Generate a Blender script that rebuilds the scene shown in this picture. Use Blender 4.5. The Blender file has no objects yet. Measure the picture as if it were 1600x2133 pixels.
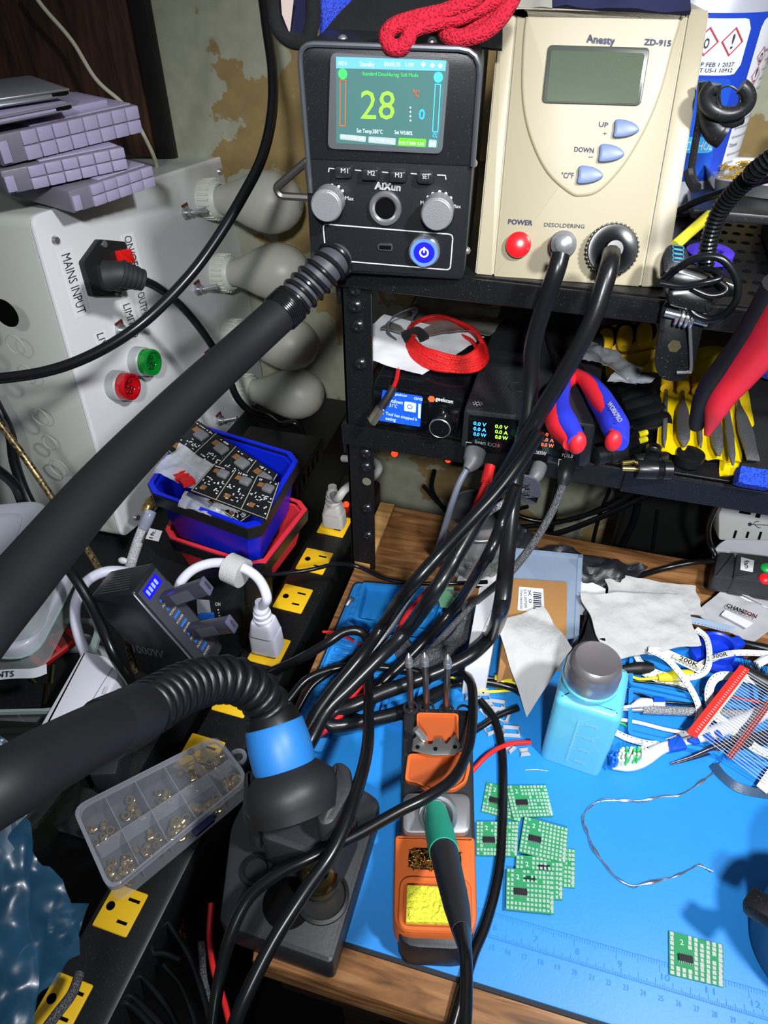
import bpy, bmesh, math, random
from mathutils import Vector, Matrix, noise
V = Vector
S = bpy.context.scene
COL = S.collection
random.seed(7)
# ------------------------------------------------------------ camera, light, exposure
F = 1480.0
PITCH, YAW, CAMH = math.radians(41), math.radians(15.5), .491
cam = bpy.data.objects.new('camera', bpy.data.cameras.new('camera'))
COL.objects.link(cam)
cam.location = (0, 0, CAMH)
cam.rotation_euler = (math.pi/2-PITCH, 0, YAW)
cam.data.sensor_fit = 'VERTICAL'
cam.data.sensor_height = 24
cam.data.lens = 24*F/2133
cam.data.clip_start = .01
S.camera = cam
wd = bpy.data.worlds.new('room_light'); S.world = wd; wd.use_nodes = True
_n, _l = wd.node_tree.nodes, wd.node_tree.links
_tc = _n.new('ShaderNodeTexCoord'); _sx = _n.new('ShaderNodeSeparateXYZ'); _cr = _n.new('ShaderNodeValToRGB')
_l.new(_tc.outputs['Generated'], _sx.inputs[0]); _l.new(_sx.outputs[2], _cr.inputs[0]); _l.new(_cr.outputs[0], _n['Background'].inputs[0])
_cr.color_ramp.elements[0].position = .0; _cr.color_ramp.elements[0].color = (.16, .17, .19, 1)
_cr.color_ramp.elements[1].position = .75; _cr.color_ramp.elements[1].color = (.80, .86, 1.0, 1)
_n['Background'].inputs[1].default_value = .16
def area(name, loc, target, power, size, color=(1, 1, 1)):
    l = bpy.data.lights.new(name, 'AREA'); l.energy = power; l.shape = 'DISK'; l.size = size; l.color = color
    o = bpy.data.objects.new(name, l); COL.objects.link(o); o.location = loc
    o.rotation_euler = (V(target)-V(loc)).to_track_quat('-Z', 'Y').to_euler()
    return o
area('desk_lamp_light', (.34, .06, .80), (-.08, .40, .10), 6.4, .07, (.97, .98, 1))
_sl = bpy.data.lights.new('rack_fill_spot', 'SPOT'); _sl.energy = 34; _sl.spot_size = math.radians(58); _sl.spot_blend = .7; _sl.shadow_soft_size = .035; _sl.color = (.97, .98, 1)  # unseen fill spot, added to carry light in under the upper shelf
_so = bpy.data.objects.new('rack_fill_spot', _sl); COL.objects.link(_so); _so.location = (.10, -.40, .82)
_so.rotation_euler = (V((.04, .58, .20))-V(_so.location)).to_track_quat('-Z', 'Y').to_euler()
S.view_settings.view_transform = 'Standard'
S.view_settings.look = 'None'
S.view_settings.exposure = .44
S.view_settings.gamma = 1
S.view_settings.use_curve_mapping = False
# ------------------------------------------------------------ where a sight line meets a plane of the bench
_c, _s, _cy, _sy = math.cos(PITCH), math.sin(PITCH), math.cos(YAW), math.sin(YAW)
CR = V((_cy, _sy, 0)); _fh = V((-_sy, _cy, 0)); CF = _fh*_c-V((0, 0, _s)); CU = _fh*_s+V((0, 0, _c)); CC = V((0, 0, CAMH))
def ray(px, py): return CF+CR*((px-800)/F)-CU*((py-1066.5)/F)
def P(px, py, z=None, y=None, x=None, d=None):
    r = ray(px, py)
    t = (z-CAMH)/r.z if z is not None else y/r.y if y is not None else x/r.x if x is not None else d
    return CC+r*t
class Fr:
    def __init__(s, O, X, Y):
        s.O = V(O); s.X = V(X).normalized(); s.N = s.X.cross(V(Y)).normalized(); s.Y = s.N.cross(s.X).normalized()
        s.M = Matrix((( s.X.x, s.Y.x, s.N.x, s.O.x), (s.X.y, s.Y.y, s.N.y, s.O.y), (s.X.z, s.Y.z, s.N.z, s.O.z), (0, 0, 0, 1)))
    def uv(s, px, py, w=0):
        r = ray(px, py); t = (s.O+s.N*w-CC).dot(s.N)/r.dot(s.N); q = CC+r*t-s.O
        return V((q.dot(s.X), q.dot(s.Y)))
    def at(s, u, v, w=0): return s.O+s.X*u+s.Y*v+s.N*w
    def up(s, w): return Fr(s.at(0, 0, w), s.X, s.Y)
def H(z): return Fr((0, 0, z), (1, 0, 0), (0, 1, 0))
I4 = Matrix.Identity(4)
# ------------------------------------------------------------ materials
def lin(c):
    if isinstance(c, str): c = [int(c[i:i+2], 16)/255 for i in (0, 2, 4)]
    return tuple((x/12.92 if x <= .04045 else ((x+.055)/1.055)**2.4) for x in c)+(1,)
MC = {}
def mat(name, col, rough=.5, metal=0, bump=0, bscale=300, spec=.5, emit=0, trans=0, alpha=1, dust=0, var=0, vscale=30, coat=0, col2=None, ior=1.45, stretch=None):
    if name in MC: return MC[name]
    m = bpy.data.materials.new(name); m.use_nodes = True; MC[name] = m
    n = m.node_tree.nodes; L = m.node_tree.links; b = n['Principled BSDF']
    b.inputs['Base Color'].default_value = lin(col); b.inputs['Roughness'].default_value = rough
    b.inputs['Metallic'].default_value = metal; b.inputs['Specular IOR Level'].default_value = spec
    b.inputs['Transmission Weight'].default_value = trans; b.inputs['Alpha'].default_value = alpha
    b.inputs['Coat Weight'].default_value = coat; b.inputs['IOR'].default_value = ior
    if emit: b.inputs['Emission Color'].default_value = lin(col); b.inputs['Emission Strength'].default_value = emit
    tc = n.new('ShaderNodeTexCoord'); src = tc.outputs['Object']
    if stretch:
        mp = n.new('ShaderNodeMapping'); mp.inputs['Scale'].default_value = stretch; L.new(src, mp.inputs['Vector']); src = mp.outputs[0]
    last = None
    if var or col2:
        t = n.new('ShaderNodeTexNoise'); t.inputs['Scale'].default_value = vscale; t.inputs['Detail'].default_value = 6; L.new(src, t.inputs['Vector'])
        r = n.new('ShaderNodeValToRGB'); r.color_ramp.elements[0].position = .35; r.color_ramp.elements[1].position = .65
        c = lin(col); r.color_ramp.elements[0].color = lin(col2) if col2 else tuple(x*(1-var) for x in c[:3])+(1,)
        r.color_ramp.elements[1].color = c if col2 else tuple(min(1, x*(1+var*.5)) for x in c[:3])+(1,)
        L.new(t.outputs['Fac'], r.inputs[0]); last = r.outputs[0]; L.new(last, b.inputs['Base Color'])
    if dust:
        t = n.new('ShaderNodeTexNoise'); t.inputs['Scale'].default_value = 1500; t.inputs['Detail'].default_value = 2; L.new(tc.outputs['Object'], t.inputs['Vector'])
        r = n.new('ShaderNodeValToRGB'); r.color_ramp.elements[0].position = .69; r.color_ramp.elements[1].position = .76
        r.color_ramp.elements[1].color = (dust, dust, dust, 1); L.new(t.outputs['Fac'], r.inputs[0])
        mx = n.new('ShaderNodeMix'); mx.data_type = 'RGBA'; L.new(r.outputs[0], mx.inputs[0])
        mx.inputs[6].default_value = lin(col); mx.inputs[7].default_value = (.55, .55, .53, 1)
        if last: L.new(last, mx.inputs[6])
        L.new(mx.outputs[2], b.inputs['Base Color'])
    if bump:
        t = n.new('ShaderNodeTexNoise'); t.inputs['Scale'].default_value = bscale; t.inputs['Detail'].default_value = 4; L.new(src, t.inputs['Vector'])
        bp = n.new('ShaderNodeBump'); bp.inputs['Strength'].default_value = bump; bp.inputs['Distance'].default_value = .002
        L.new(t.outputs['Fac'], bp.inputs['Height']); L.new(bp.outputs[0], b.inputs['Normal'])
    return m
def weave(name, a, c, scale=700, rough=.6, bump=.6):
    if name in MC: return MC[name]
    m = mat(name, a, rough); n = m.node_tree.nodes; L = m.node_tree.links; b = n['Principled BSDF']
    tc = n.new('ShaderNodeTexCoord'); v = n.new('ShaderNodeTexVoronoi'); v.inputs['Scale'].default_value = scale
    L.new(tc.outputs['Object'], v.inputs['Vector'])
    r = n.new('ShaderNodeValToRGB'); r.color_ramp.elements[0].color = lin(c); r.color_ramp.elements[1].color = lin(a)
    r.color_ramp.elements[0].position = .2; r.color_ramp.elements[1].position = .6
    L.new(v.outputs['Distance'], r.inputs[0]); L.new(r.outputs[0], b.inputs['Base Color'])
    bp = n.new('ShaderNodeBump'); bp.inputs['Strength'].default_value = bump; bp.inputs['Distance'].default_value = -.001
    L.new(v.outputs['Distance'], bp.inputs['Height']); L.new(bp.outputs[0], b.inputs['Normal'])
    return m
def wood(name, a, c, d, sc=(3, 28, 28), rough=.45):
    m = mat(name, a, rough); n = m.node_tree.nodes; L = m.node_tree.links; b = n['Principled BSDF']
    tc = n.new('ShaderNodeTexCoord'); mp = n.new('ShaderNodeMapping'); mp.inputs['Scale'].default_value = sc
    t = n.new('ShaderNodeTexNoise'); t.inputs['Scale'].default_value = 3; t.inputs['Detail'].default_value = 9; t.inputs['Distortion'].default_value = 1.2
    L.new(tc.outputs['Object'], mp.inputs[0]); L.new(mp.outputs[0], t.inputs['Vector'])
    r = n.new('ShaderNodeValToRGB'); e = r.color_ramp.elements; e[0].position = .3; e[0].color = lin(d); e[1].position = .7; e[1].color = lin(a)
    k = e.new(.5); k.color = lin(c)
    L.new(t.outputs['Fac'], r.inputs[0]); L.new(r.outputs[0], b.inputs['Base Color'])
    bp = n.new('ShaderNodeBump'); bp.inputs['Strength'].default_value = .15; bp.inputs['Distance'].default_value = .001
    L.new(t.outputs['Fac'], bp.inputs['Height']); L.new(bp.outputs[0], b.inputs['Normal'])
    return m
BLK = mat('black_plastic', '1a1b1d', .42, bump=.08, dust=.25)
BLKG = mat('gloss_black_rubber', '131416', .24)
CAB = mat('black_cable_jacket', '0d0e10', .27, spec=.5)
BLKM = mat('matte_black_paint', '0e0f11', .5, dust=.35, bump=.05)
RUB = mat('grey_black_rubber', '26272b', .5, bump=.05, bscale=900)
STEEL = mat('steel', 'b9babd', .32, .85)
CHR = mat('chrome', 'd8d8da', .2, .85)
BRASS = mat('brass', 'b9975a', .25, 1)
WHT = mat('white_paint', 'dfe1e4', .4, bump=.04)
WPL = mat('white_plastic', 'dadce4', .38)
YEL = mat('yellow_outlet_plastic', 'e0b41c', .4)
RED = mat('red_plastic', 'c0181c', .35)
INKW = mat('white_print', 'c9ccd0', .6)
INKD = mat('dark_print', '2a2c3a', .6)
GAP = mat('dark_hollow', '050506', .8, spec=.1)
# ------------------------------------------------------------ mesh builder (world space)
class B:
    def __init__(s): s.bm = bmesh.new()
    def _add(s, verts, faces, M=I4):
        vs = [s.bm.verts.new(M @ V(v)) for v in verts]
        for f in faces:
            try: s.bm.faces.new([vs[i] for i in f])
            except ValueError: pass
        return s
    def box(s, M, x0, x1, y0, y1, z0, z1, r=0, seg=2):
        t = bmesh.new(); bmesh.ops.create_cube(t, size=1)
        for v in t.verts: v.co = V((x0+(v.co.x+.5)*(x1-x0), y0+(v.co.y+.5)*(y1-y0), z0+(v.co.z+.5)*(z1-z0)))
        if r: bmesh.ops.bevel(t, geom=t.edges[:], offset=r, segments=seg, profile=.5, affect='EDGES')
        return s._merge(t, M)
    def _merge(s, t, M):
        t.verts.index_update()
        s._add([v.co.copy() for v in t.verts], [[v.index for v in f.verts] for f in t.faces], M); t.free(); return s
    def prism(s, M, poly, z0, z1, r=0, taper=1, seg=2):
        t = bmesh.new(); n = len(poly); c = V((sum(p[0] for p in poly)/n, sum(p[1] for p in poly)/n))
        a = [t.verts.new((c.x+(p[0]-c.x)*taper, c.y+(p[1]-c.y)*taper, z0)) for p in poly]; b = [t.verts.new((p[0], p[1], z1)) for p in poly]
        t.faces.new(a[::-1]); top = t.faces.new(b)
        for i in range(n): t.faces.new([a[i], a[(i+1) % n], b[(i+1) % n], b[i]])
        bmesh.ops.recalc_face_normals(t, faces=t.faces[:])
        if r: bmesh.ops.bevel(t, geom=list(top.edges), offset=r, segments=seg, profile=.5, affect='EDGES')
        return s._merge(t, M)
    def lathe(s, M, prof, seg=32, cap=True):
        vs = []; fs = []; n = len(prof)
        for r, z in prof:
            for k in range(seg): a = 2*math.pi*k/seg; vs.append((r*math.cos(a), r*math.sin(a), z))
        for i in range(n-1):
            for k in range(seg): k2 = (k+1) % seg; fs.append((i*seg+k, i*seg+k2, (i+1)*seg+k2, (i+1)*seg+k))
        if cap: fs.append(tuple(range(seg))[::-1]); fs.append(tuple((n-1)*seg+k for k in range(seg)))
        return s._add(vs, fs, M)
    def cyl(s, M, r, z0, z1, r2=None, seg=28, bev=0):
        r2 = r if r2 is None else r2
        pr = [(r, z0), (r2, z1)] if not bev else [(r-bev, z0), (r, z0+bev), (r2, z1-bev), (r2-bev*.3, z1-bev*.3), (r2-bev, z1)]
        return s.lathe(M, pr, seg)
    def tube(s, pts, r, seg=10, res=6, closed=False, flat=None, nohint=None):
        pts = smooth(pts, res, closed); n = len(pts)
        rr = (lambda t: r) if not callable(r) else r
        up = V((0, 0, 1)) if nohint is None else V(nohint); rings = []; prev = None; L = 0
        tot = sum((pts[i+1]-pts[i]).length for i in range(n-1)) or 1
        for i in range(n):
            a = pts[i-1] if (i or closed) else pts[0]; b = pts[(i+1) % n] if (i < n-1 or closed) else pts[-1]
            t = (b-a).normalized()
            if i: L += (pts[i]-pts[i-1]).length
            if prev is None:
                u = t.cross(up)
                if u.length < 1e-3: u = t.cross(V((0, 1, 0)))
                u.normalize()
            else: u = (prev-t*prev.dot(t)); u.normalize()
            prev = u; w = t.cross(u); q = rr(L/tot)
            if flat: rings.append([pts[i]+u*(math.cos(2*math.pi*k/seg)*flat[0])+w*(math.sin(2*math.pi*k/seg)*flat[1]) for k in range(seg)])
            else: rings.append([pts[i]+(u*math.cos(2*math.pi*k/seg)+w*math.sin(2*math.pi*k/seg))*q for k in range(seg)])
        vs = [p for g in rings for p in g]; fs = []
        for i in range(n-1+(1 if closed else 0)):
            j = (i+1) % n
            for k in range(seg): k2 = (k+1) % seg; fs.append((i*seg+k, i*seg+k2, j*seg+k2, j*seg+k))
        if not closed: fs.append(tuple(range(seg))[::-1]); fs.append(tuple((n-1)*seg+k for k in range(seg)))
        return s._add(vs, fs)
    def ribbon(s, pts, width, th=.0003, up=(0, 0, 1), res=5, tilt=None, face=None):
        # flat strip: width direction starts along up, twist by tilt(t)
        pts = smooth(pts, res); n = len(pts); vs = []; fs = []
        for i in range(n):
            t = (pts[min(i+1, n-1)]-pts[max(i-1, 0)]).normalized(); u = V(up)-t*t.dot(V(up)) if face is None else t.cross(V(face)); u.normalize(); w = t.cross(u)
            a = tilt(i/(n-1)) if tilt else 0; uu = u*math.cos(a)+w*math.sin(a); ww = w*math.cos(a)-u*math.sin(a)
            for sx, sy in ((-1, -1), (1, -1), (1, 1), (-1, 1)): vs.append(pts[i]+uu*(sx*width/2)+ww*(sy*th/2))
        for i in range(n-1):
            for k in range(4): k2 = (k+1) % 4; fs.append((i*4+k, i*4+k2, (i+1)*4+k2, (i+1)*4+k))
        fs.append((3, 2, 1, 0)); fs.append(tuple((n-1)*4+k for k in range(4)))
        return s._add(vs, fs)
    def helix(s, pts, R, r, pitch, seg=6, res=6, per=14):
        pts = smooth(pts, res); out = []; prev = None; L = 0; n = len(pts); fr = []
        for i in range(n):
            t = (pts[min(i+1, n-1)]-pts[max(i-1, 0)]).normalized()
            if i: L += (pts[i]-pts[i-1]).length
            if prev is None: u = t.cross(V((0, 0, 1))); u.normalize()
            else: u = prev-t*prev.dot(t); u.normalize()
            prev = u; fr.append((L, pts[i], u, t.cross(u)))
        N = int(L/pitch*per); j = 0
        for q in range(N+1):
            l = L*q/N
            while j < n-2 and fr[j+1][0] < l: j += 1
            a, b = fr[j], fr[j+1]; f = (l-a[0])/max(b[0]-a[0], 1e-9); c = a[1].lerp(b[1], f); u = a[2].lerp(b[2], f); w = a[3].lerp(b[3], f)
            an = 2*math.pi*q/per; RR = R if not callable(R) else R(q/N); out.append(c+(u*math.cos(an)+w*math.sin(an))*RR)
        return s.tube(out, r, seg=seg, res=1)
    def sphere(s, M, r, sc=(1, 1, 1), seg=20):
        t = bmesh.new(); bmesh.ops.create_uvsphere(t, u_segments=seg, v_segments=seg//2, radius=r)
        for v in t.verts: v.co = V((v.co.x*sc[0], v.co.y*sc[1], v.co.z*sc[2]))
        return s._merge(t, M)
    def sheet(s, quad, nu=16, nv=16, amp=.002, sc=30, th=.0004, seed=0, edge=0, lift=None):
        a, b, c, d = [V(q) for q in quad]; up = (b-a).cross(d-a).normalized(); g = []
        for i in range(nu+1):
            for j in range(nv+1):
                u, v = i/nu, j/nv; uu = u+edge*(noise.noise(V((v*3+seed, 7.3, seed)))) * (1 if .0 < 1 else 0)*(u if u > .5 else (1-u) if u < .5 else 0)
                vv = v+edge*(noise.noise(V((u*3, seed*2.1, 3.3))))
                p = a.lerp(b, uu).lerp(d.lerp(c, uu), vv)
                h = noise.fractal(V((p.x*sc+seed, p.y*sc, p.z*sc)), 1, 2, 4)*amp
                if lift: h += lift(u, v)
                g.append(p+up*h)
        vs = g+[p-up*th for p in g]; N = len(g); W = nv+1; fs = []
        for i in range(nu):
            for j in range(nv):
                k = i*W+j; fs.append((k, k+W, k+W+1, k+1)); fs.append((N+k, N+k+1, N+k+W+1, N+k+W))
        for i in range(nu): k = i*W; fs.append((k, N+k, N+k+W, k+W)); k = i*W+nv; fs.append((k, k+W, N+k+W, N+k))
        for j in range(nv): fs.append((j, j+1, N+j+1, N+j)); k = nu*W+j; fs.append((k, N+k, N+k+1, k+1))
        return s._add(vs, fs)
def smooth(pts, res=6, closed=False):
    pts = [V(p) for p in pts]
    if res <= 1 or len(pts) < 3 and not closed: return pts
    n = len(pts); out = []
    for i in range(n if closed else n-1):
        p1, p2 = pts[i], pts[(i+1) % n]; p0 = pts[i-1] if (i or closed) else p1*2-p2; p3 = pts[(i+2) % n] if (i+2 < n or closed) else p2*2-p1
        for k in range(res):
            t = k/res; out.append(.5*((2*p1)+(p2-p0)*t+(2*p0-5*p1+4*p2-p3)*t*t+(3*p1-p0-3*p2+p3)*t*t*t))
    if not closed: out.append(pts[-1])
    return out
def rpoly(pts, r, seg=4):
    out = []; n = len(pts)
    for i in range(n):
        a, b, c = V(pts[i-1]).to_2d(), V(pts[i]).to_2d(), V(pts[(i+1) % n]).to_2d()
        rr = r[i] if isinstance(r, (list, tuple)) else r
        d1 = (a-b); d2 = (c-b); q = min(rr, d1.length*.48, d2.length*.48)
        if q < 1e-6: out.append(b); continue
        p, s_ = b+d1.normalized()*q, b+d2.normalized()*q
        for k in range(seg+1): t = k/seg; out.append(p*(1-t)**2+b*2*t*(1-t)+s_*t*t)
    return out
def rect(x0, x1, y0, y1, r=0, seg=4): return rpoly([(x0, y0), (x1, y0), (x1, y1), (x0, y1)], r, seg) if r else [V((x0, y0)), V((x1, y0)), V((x1, y1)), V((x0, y1))]
def axis(p, d, up=(0, 0, 1)):
    z = V(d).normalized(); u = V(up)
    if abs(z.dot(u)) > .98: u = V((0, 1, 0))
    x = u.cross(z).normalized(); y = z.cross(x)
    return Matrix(((x.x, y.x, z.x, p[0]), (x.y, y.y, z.y, p[1]), (x.z, y.z, z.z, p[2]), (0, 0, 0, 1)))
def T(x, y, z): return Matrix.Translation((x, y, z))
# ------------------------------------------------------------ things and parts
def _tag(o, label, cat, group, kind):
    if label: o['label'] = label
    if cat: o['category'] = cat
    if group: o['group'] = group
    if kind: o['kind'] = kind
def thing(name, label, cat, M=None, group=None):
    o = bpy.data.objects.new(name, None); COL.objects.link(o); o.empty_display_size = .01
    M = I4 if M is None else (M.M if isinstance(M, Fr) else M if isinstance(M, Matrix) else T(*M))
    o.matrix_world = M; WM[o.name] = M.copy(); _tag(o, label, cat, group, None); return o
WM = {}
def part(parent, name, b, m, label=None, smooth_=True, kind=None, ang=38):
    me = bpy.data.meshes.new(name); bm = b.bm if isinstance(b, B) else b
    bmesh.ops.remove_doubles(bm, verts=bm.verts[:], dist=1e-7)
    bmesh.ops.recalc_face_normals(bm, faces=bm.faces[:])
    if smooth_:
        for f in bm.faces: f.smooth = True
        for e in bm.edges:
            if len(e.link_faces) == 2 and e.calc_face_angle(0) > math.radians(ang): e.smooth = False
    bm.to_mesh(me); bm.free()
    for q in (m if isinstance(m, (list, tuple)) else [m]): me.materials.append(q)
    o = bpy.data.objects.new(name, me); COL.objects.link(o)
    if parent is not None:
        Mw = WM[parent.name]; me.transform(Mw.inverted()); o.parent = parent; WM[o.name] = Mw
    if label: o['label'] = label
    if kind: o['kind'] = kind
    return o
def solo(name, b, m, label, cat, group=None, kind=None, **k):
    o = part(None, name, b, m, **k); me = o.data
    xs = [v.co for v in me.vertices]
    c = V(((min(v.x for v in xs)+max(v.x for v in xs))/2, (min(v.y for v in xs)+max(v.y for v in xs))/2, min(v.z for v in xs)))
    me.transform(T(*-c)); o.location = c; WM[o.name] = T(*c); _tag(o, label, cat, group, kind); return o
def struct(name, b, m): o = part(None, name, b, m); o['kind'] = 'structure'; return o
def copytree(o, M, label=None):
    def rec(q, par):
        c = q.copy(); COL.objects.link(c)
        if par is not None: c.parent = par
        for ch in KIDS(q): rec(ch, c)
        return c
    c = rec(o, None); c.matrix_world = M; WM[c.name] = M.copy()
    if label: c['label'] = label
    return c
def KIDS(q): return [x for x in COL.objects if x.parent == q]
_tc = {}
def glyph(s):
    if s not in _tc:
        cu = bpy.data.curves.new('t', 'FONT'); cu.body = s; cu.resolution_u = 2
        o = bpy.data.objects.new('t', cu); COL.objects.link(o)
        me = bpy.data.meshes.new_from_object(o.evaluated_get(bpy.context.evaluated_depsgraph_get()))
        vs = [v.co.copy() for v in me.vertices]; fs = [list(p.vertices) for p in me.polygons]
        bpy.data.objects.remove(o); bpy.data.curves.remove(cu); bpy.data.meshes.remove(me)
        xs = [v.x for v in vs]; ys = [v.y for v in vs]; x0, x1 = min(xs), max(xs); y0, y1 = 0 if min(ys) > -.3 else min(ys), max(ys)
        _tc[s] = ([((v.x-x0)/(x1-x0), (v.y-y0)/(y1-y0)) for v in vs], fs)
    return _tc[s]
def write(par, fr, s, a, b, c, m=None, w=.0003, name='lettering', bold=0, bb=None):
    # lettering on the plane fr: baseline start a, baseline end b, top of first letter c (sight-line points)
    A, Bq, Cq = fr.uv(*a, w), fr.uv(*b, w), fr.uv(*c, w); vs, fs = glyph(s); bb2 = bb or B()
    for k in ([(0, 0)] if not bold else [(0, 0), (bold, 0), (0, bold), (bold, bold)]):
        bb2._add([fr.at(*(A+(Bq-A)*x+(Cq-A)*y+V(k)), w) for x, y in vs], fs)
    if bb: return
    return part(par, name, bb2, m or INKW, smooth_=False)
def pq(fr, pts, r=0, w=0, seg=4):
    q = [fr.uv(x, y, w) for x, y in pts]; return rpoly(q, r, seg) if r else q
def loopline(b, fr, poly, w, r, closed=True):
    b.tube([fr.at(p[0], p[1], w) for p in poly], r, seg=6, res=1, closed=closed); return b
def flatline(b, fr, pts, wd, w):  # printed line on plane
    for i in range(len(pts)-1):
        a, c = V(pts[i]), V(pts[i+1]); d = (c-a).normalized(); n = V((-d.y, d.x))*wd/2
        b._add([fr.at(*q, w) for q in (a-n-d*wd/2, c-n+d*wd/2, c+n+d*wd/2, a+n-d*wd/2)], [(0, 1, 2, 3)])
    return b
def cable(name, pts, r, m, label, cat='cable', group=None, seg=10, res=6):
    q = [P(p[0], p[1], **{p[3]: p[2]}) if len(p) > 3 else P(p[0], p[1], z=p[2]) for p in pts]
    b = B().tube(q, r, seg=seg, res=res)
    return solo(name, b, m, label, cat, group)
# ============================================================ the room
def wall_mat():
    m = mat('flaking_wall_paint', 'a8a98c', .8); n = m.node_tree.nodes; L = m.node_tree.links; b = n['Principled BSDF']
    tc = n.new('ShaderNodeTexCoord'); geo = n.new('ShaderNodeSeparateXYZ'); L.new(tc.outputs['Object'], geo.inputs[0])
    t = n.new('ShaderNodeTexNoise'); t.inputs['Scale'].default_value = 13; t.inputs['Detail'].default_value = 7; t.inputs['Roughness'].default_value = .55; L.new(tc.outputs['Object'], t.inputs['Vector'])
    mr = n.new('ShaderNodeMapRange'); mr.inputs[1].default_value = -.56; mr.inputs[2].default_value = -.26; mr.inputs[3].default_value = -.26; mr.inputs[4].default_value = .13; L.new(geo.outputs[0], mr.inputs[0])
    ad = n.new('ShaderNodeMath'); ad.operation = 'ADD'; L.new(t.outputs['Fac'], ad.inputs[0])
    mz = n.new('ShaderNodeMapRange'); mz.inputs[1].default_value = -.75+.75; mz.inputs[2].default_value = .22; mz.inputs[3].default_value = -.17; mz.inputs[4].default_value = .0
    geo2 = n.new('ShaderNodeNewGeometry'); sp2 = n.new('ShaderNodeSeparateXYZ'); L.new(geo2.outputs['Position'], sp2.inputs[0]); L.new(sp2.outputs[2], mz.inputs[0])
    a2 = n.new('ShaderNodeMath'); a2.operation = 'ADD'; L.new(mr.outputs[0], a2.inputs[0]); L.new(mz.outputs[0], a2.inputs[1]); L.new(a2.outputs[0], ad.inputs[1])
    r = n.new('ShaderNodeValToRGB'); e = r.color_ramp.elements; e[0].position = .51; e[0].color = lin('9fa28c'); e[1].position = .525; e[1].color = lin('8f7a4c')
    L.new(ad.outputs[0], r.inputs[0])
    t2 = n.new('ShaderNodeTexNoise'); t2.inputs['Scale'].default_value = 60; t2.inputs['Detail'].default_value = 5; L.new(tc.outputs['Object'], t2.inputs['Vector'])
    mx = n.new('ShaderNodeMix'); mx.data_type = 'RGBA'; mx.blend_type = 'MULTIPLY'; mx.inputs[0].default_value = .45; L.new(r.outputs[0], mx.inputs[6])
    L.new(t2.outputs['Fac'], mx.inputs[7]); L.new(mx.outputs[2], b.inputs['Base Color'])
    bp = n.new('ShaderNodeBump'); bp.inputs['Strength'].default_value = .5; bp.inputs['Distance'].default_value = .002; bp.invert = True
    L.new(r.outputs[0], bp.inputs['Height']); L.new(bp.outputs[0], b.inputs['Normal'])
    return m
struct('wall_back', B().box(I4, -1.6, 1.4, .80, .84, -.75, 1.3), wall_mat())
struct('floor', B().box(I4, -1.6, 1.4, -.8, .80, -.78, -.75), mat('dark_floor', '1c1b1a', .8))
struct('trim_1', B().box(I4, -.492, -.470, .789, .80, .20, 1.3, .002), mat('dark_trim', '0c0a09', .5))
WALN = wood('dark_walnut', '4a2f20', '38241a', '20140e', (30, 4, 4), .5)
solo('wood_panel', B().box(I4, -1.5, -.494, .789, .7995, .26, 1.3, .002), WALN, 'dark walnut panel leaning on the back wall above the white metal box', 'panel')
cable('white_cable', [(60, -30, .755, 'y'), (90, 15, .755, 'y'), (150, 85, .755, 'y'), (200, 165, .75, 'y'), (255, 215, .75, 'y'), (285, 255, .745, 'y'), (318, 320, .74, 'y'), (330, 360, .73, 'y')], .0022, mat('ivory_cable', 'b9b6a0', .5), 'thin ivory cable hanging in front of the dark wood panel')
# desk
DW = wood('warm_desk_wood', 'a87d52', '8a5f38', '5c3c22', (5, 40, 40), .42)
dk = thing('wooden_desk', 'varnished brown wooden desk under the blue mat and black rack', 'desk', (.3, .33, -.03))
part(dk, 'desktop', B().prism(I4, [(-.158, .56), (-.158, .26), (-.118, .122), (.8, .122), (.8, .56)], -.030, -.0032, .002), DW)
part(dk, 'desk_frame', B().box(I4, -.11, .78, .132, .149, -.085, -.031).box(I4, -.10, -.06, .20, .24, -.75, -.0305).box(I4, .70, .74, .20, .24, -.75, -.0305).box(I4, -.10, -.06, .50, .54, -.75, -.0305), wood('dark_wood_frame', '4b3423', '35241a', '1e140e'))
solo('wooden_offcut', B().box(I4, -.158, -.142, .462, .555, -.0030, .004, .001), wood('pale_wood', 'c49b62', 'ad8450', '8d6638', (4, 30, 30)), 'pale strip of wood lying behind the rack post', 'wood strip')
# silicone mat
MATB = mat('blue_silicone', '2486d6', .45, bump=.04, bscale=500, dust=.0, var=.05, vscale=14)
mt = thing('soldering_mat', 'blue silicone soldering mat with moulded trays and printed rulers', 'mat', (.2, .29, -.003))
FM = H(0)
part(mt, 'mat_sheet', B().prism(I4, rpoly([(-.150, .44), (-.150, .262), (-.116, .146), (.62, .146), (.62, .44)], .006), -.003, 0, .0008), MATB)
part(mt, 'mat_edge', B().prism(I4, rpoly([(-.1515, .4415), (-.1515, .262), (-.1175, .1435), (.6215, .1435), (.6215, .4415)], .006), -.0029, -.0008), mat('dark_mat_backing', '141a22', .6), 'dark underside edge')
b = B()
O = V((-.1465, .29)); 
b.prism(I4, rect(-.147, -.121, .262, .437, .004), .0, .0035, .001)
for i in range(21):
    y = .268+i*.0078
    b.box(I4, -.1425, -.1260, y, y+.0042, .0034, .0055, .0006, 1)
part(mt, 'screw_rack', b, MATB, 'ribbed blue screw rack moulding')
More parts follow.
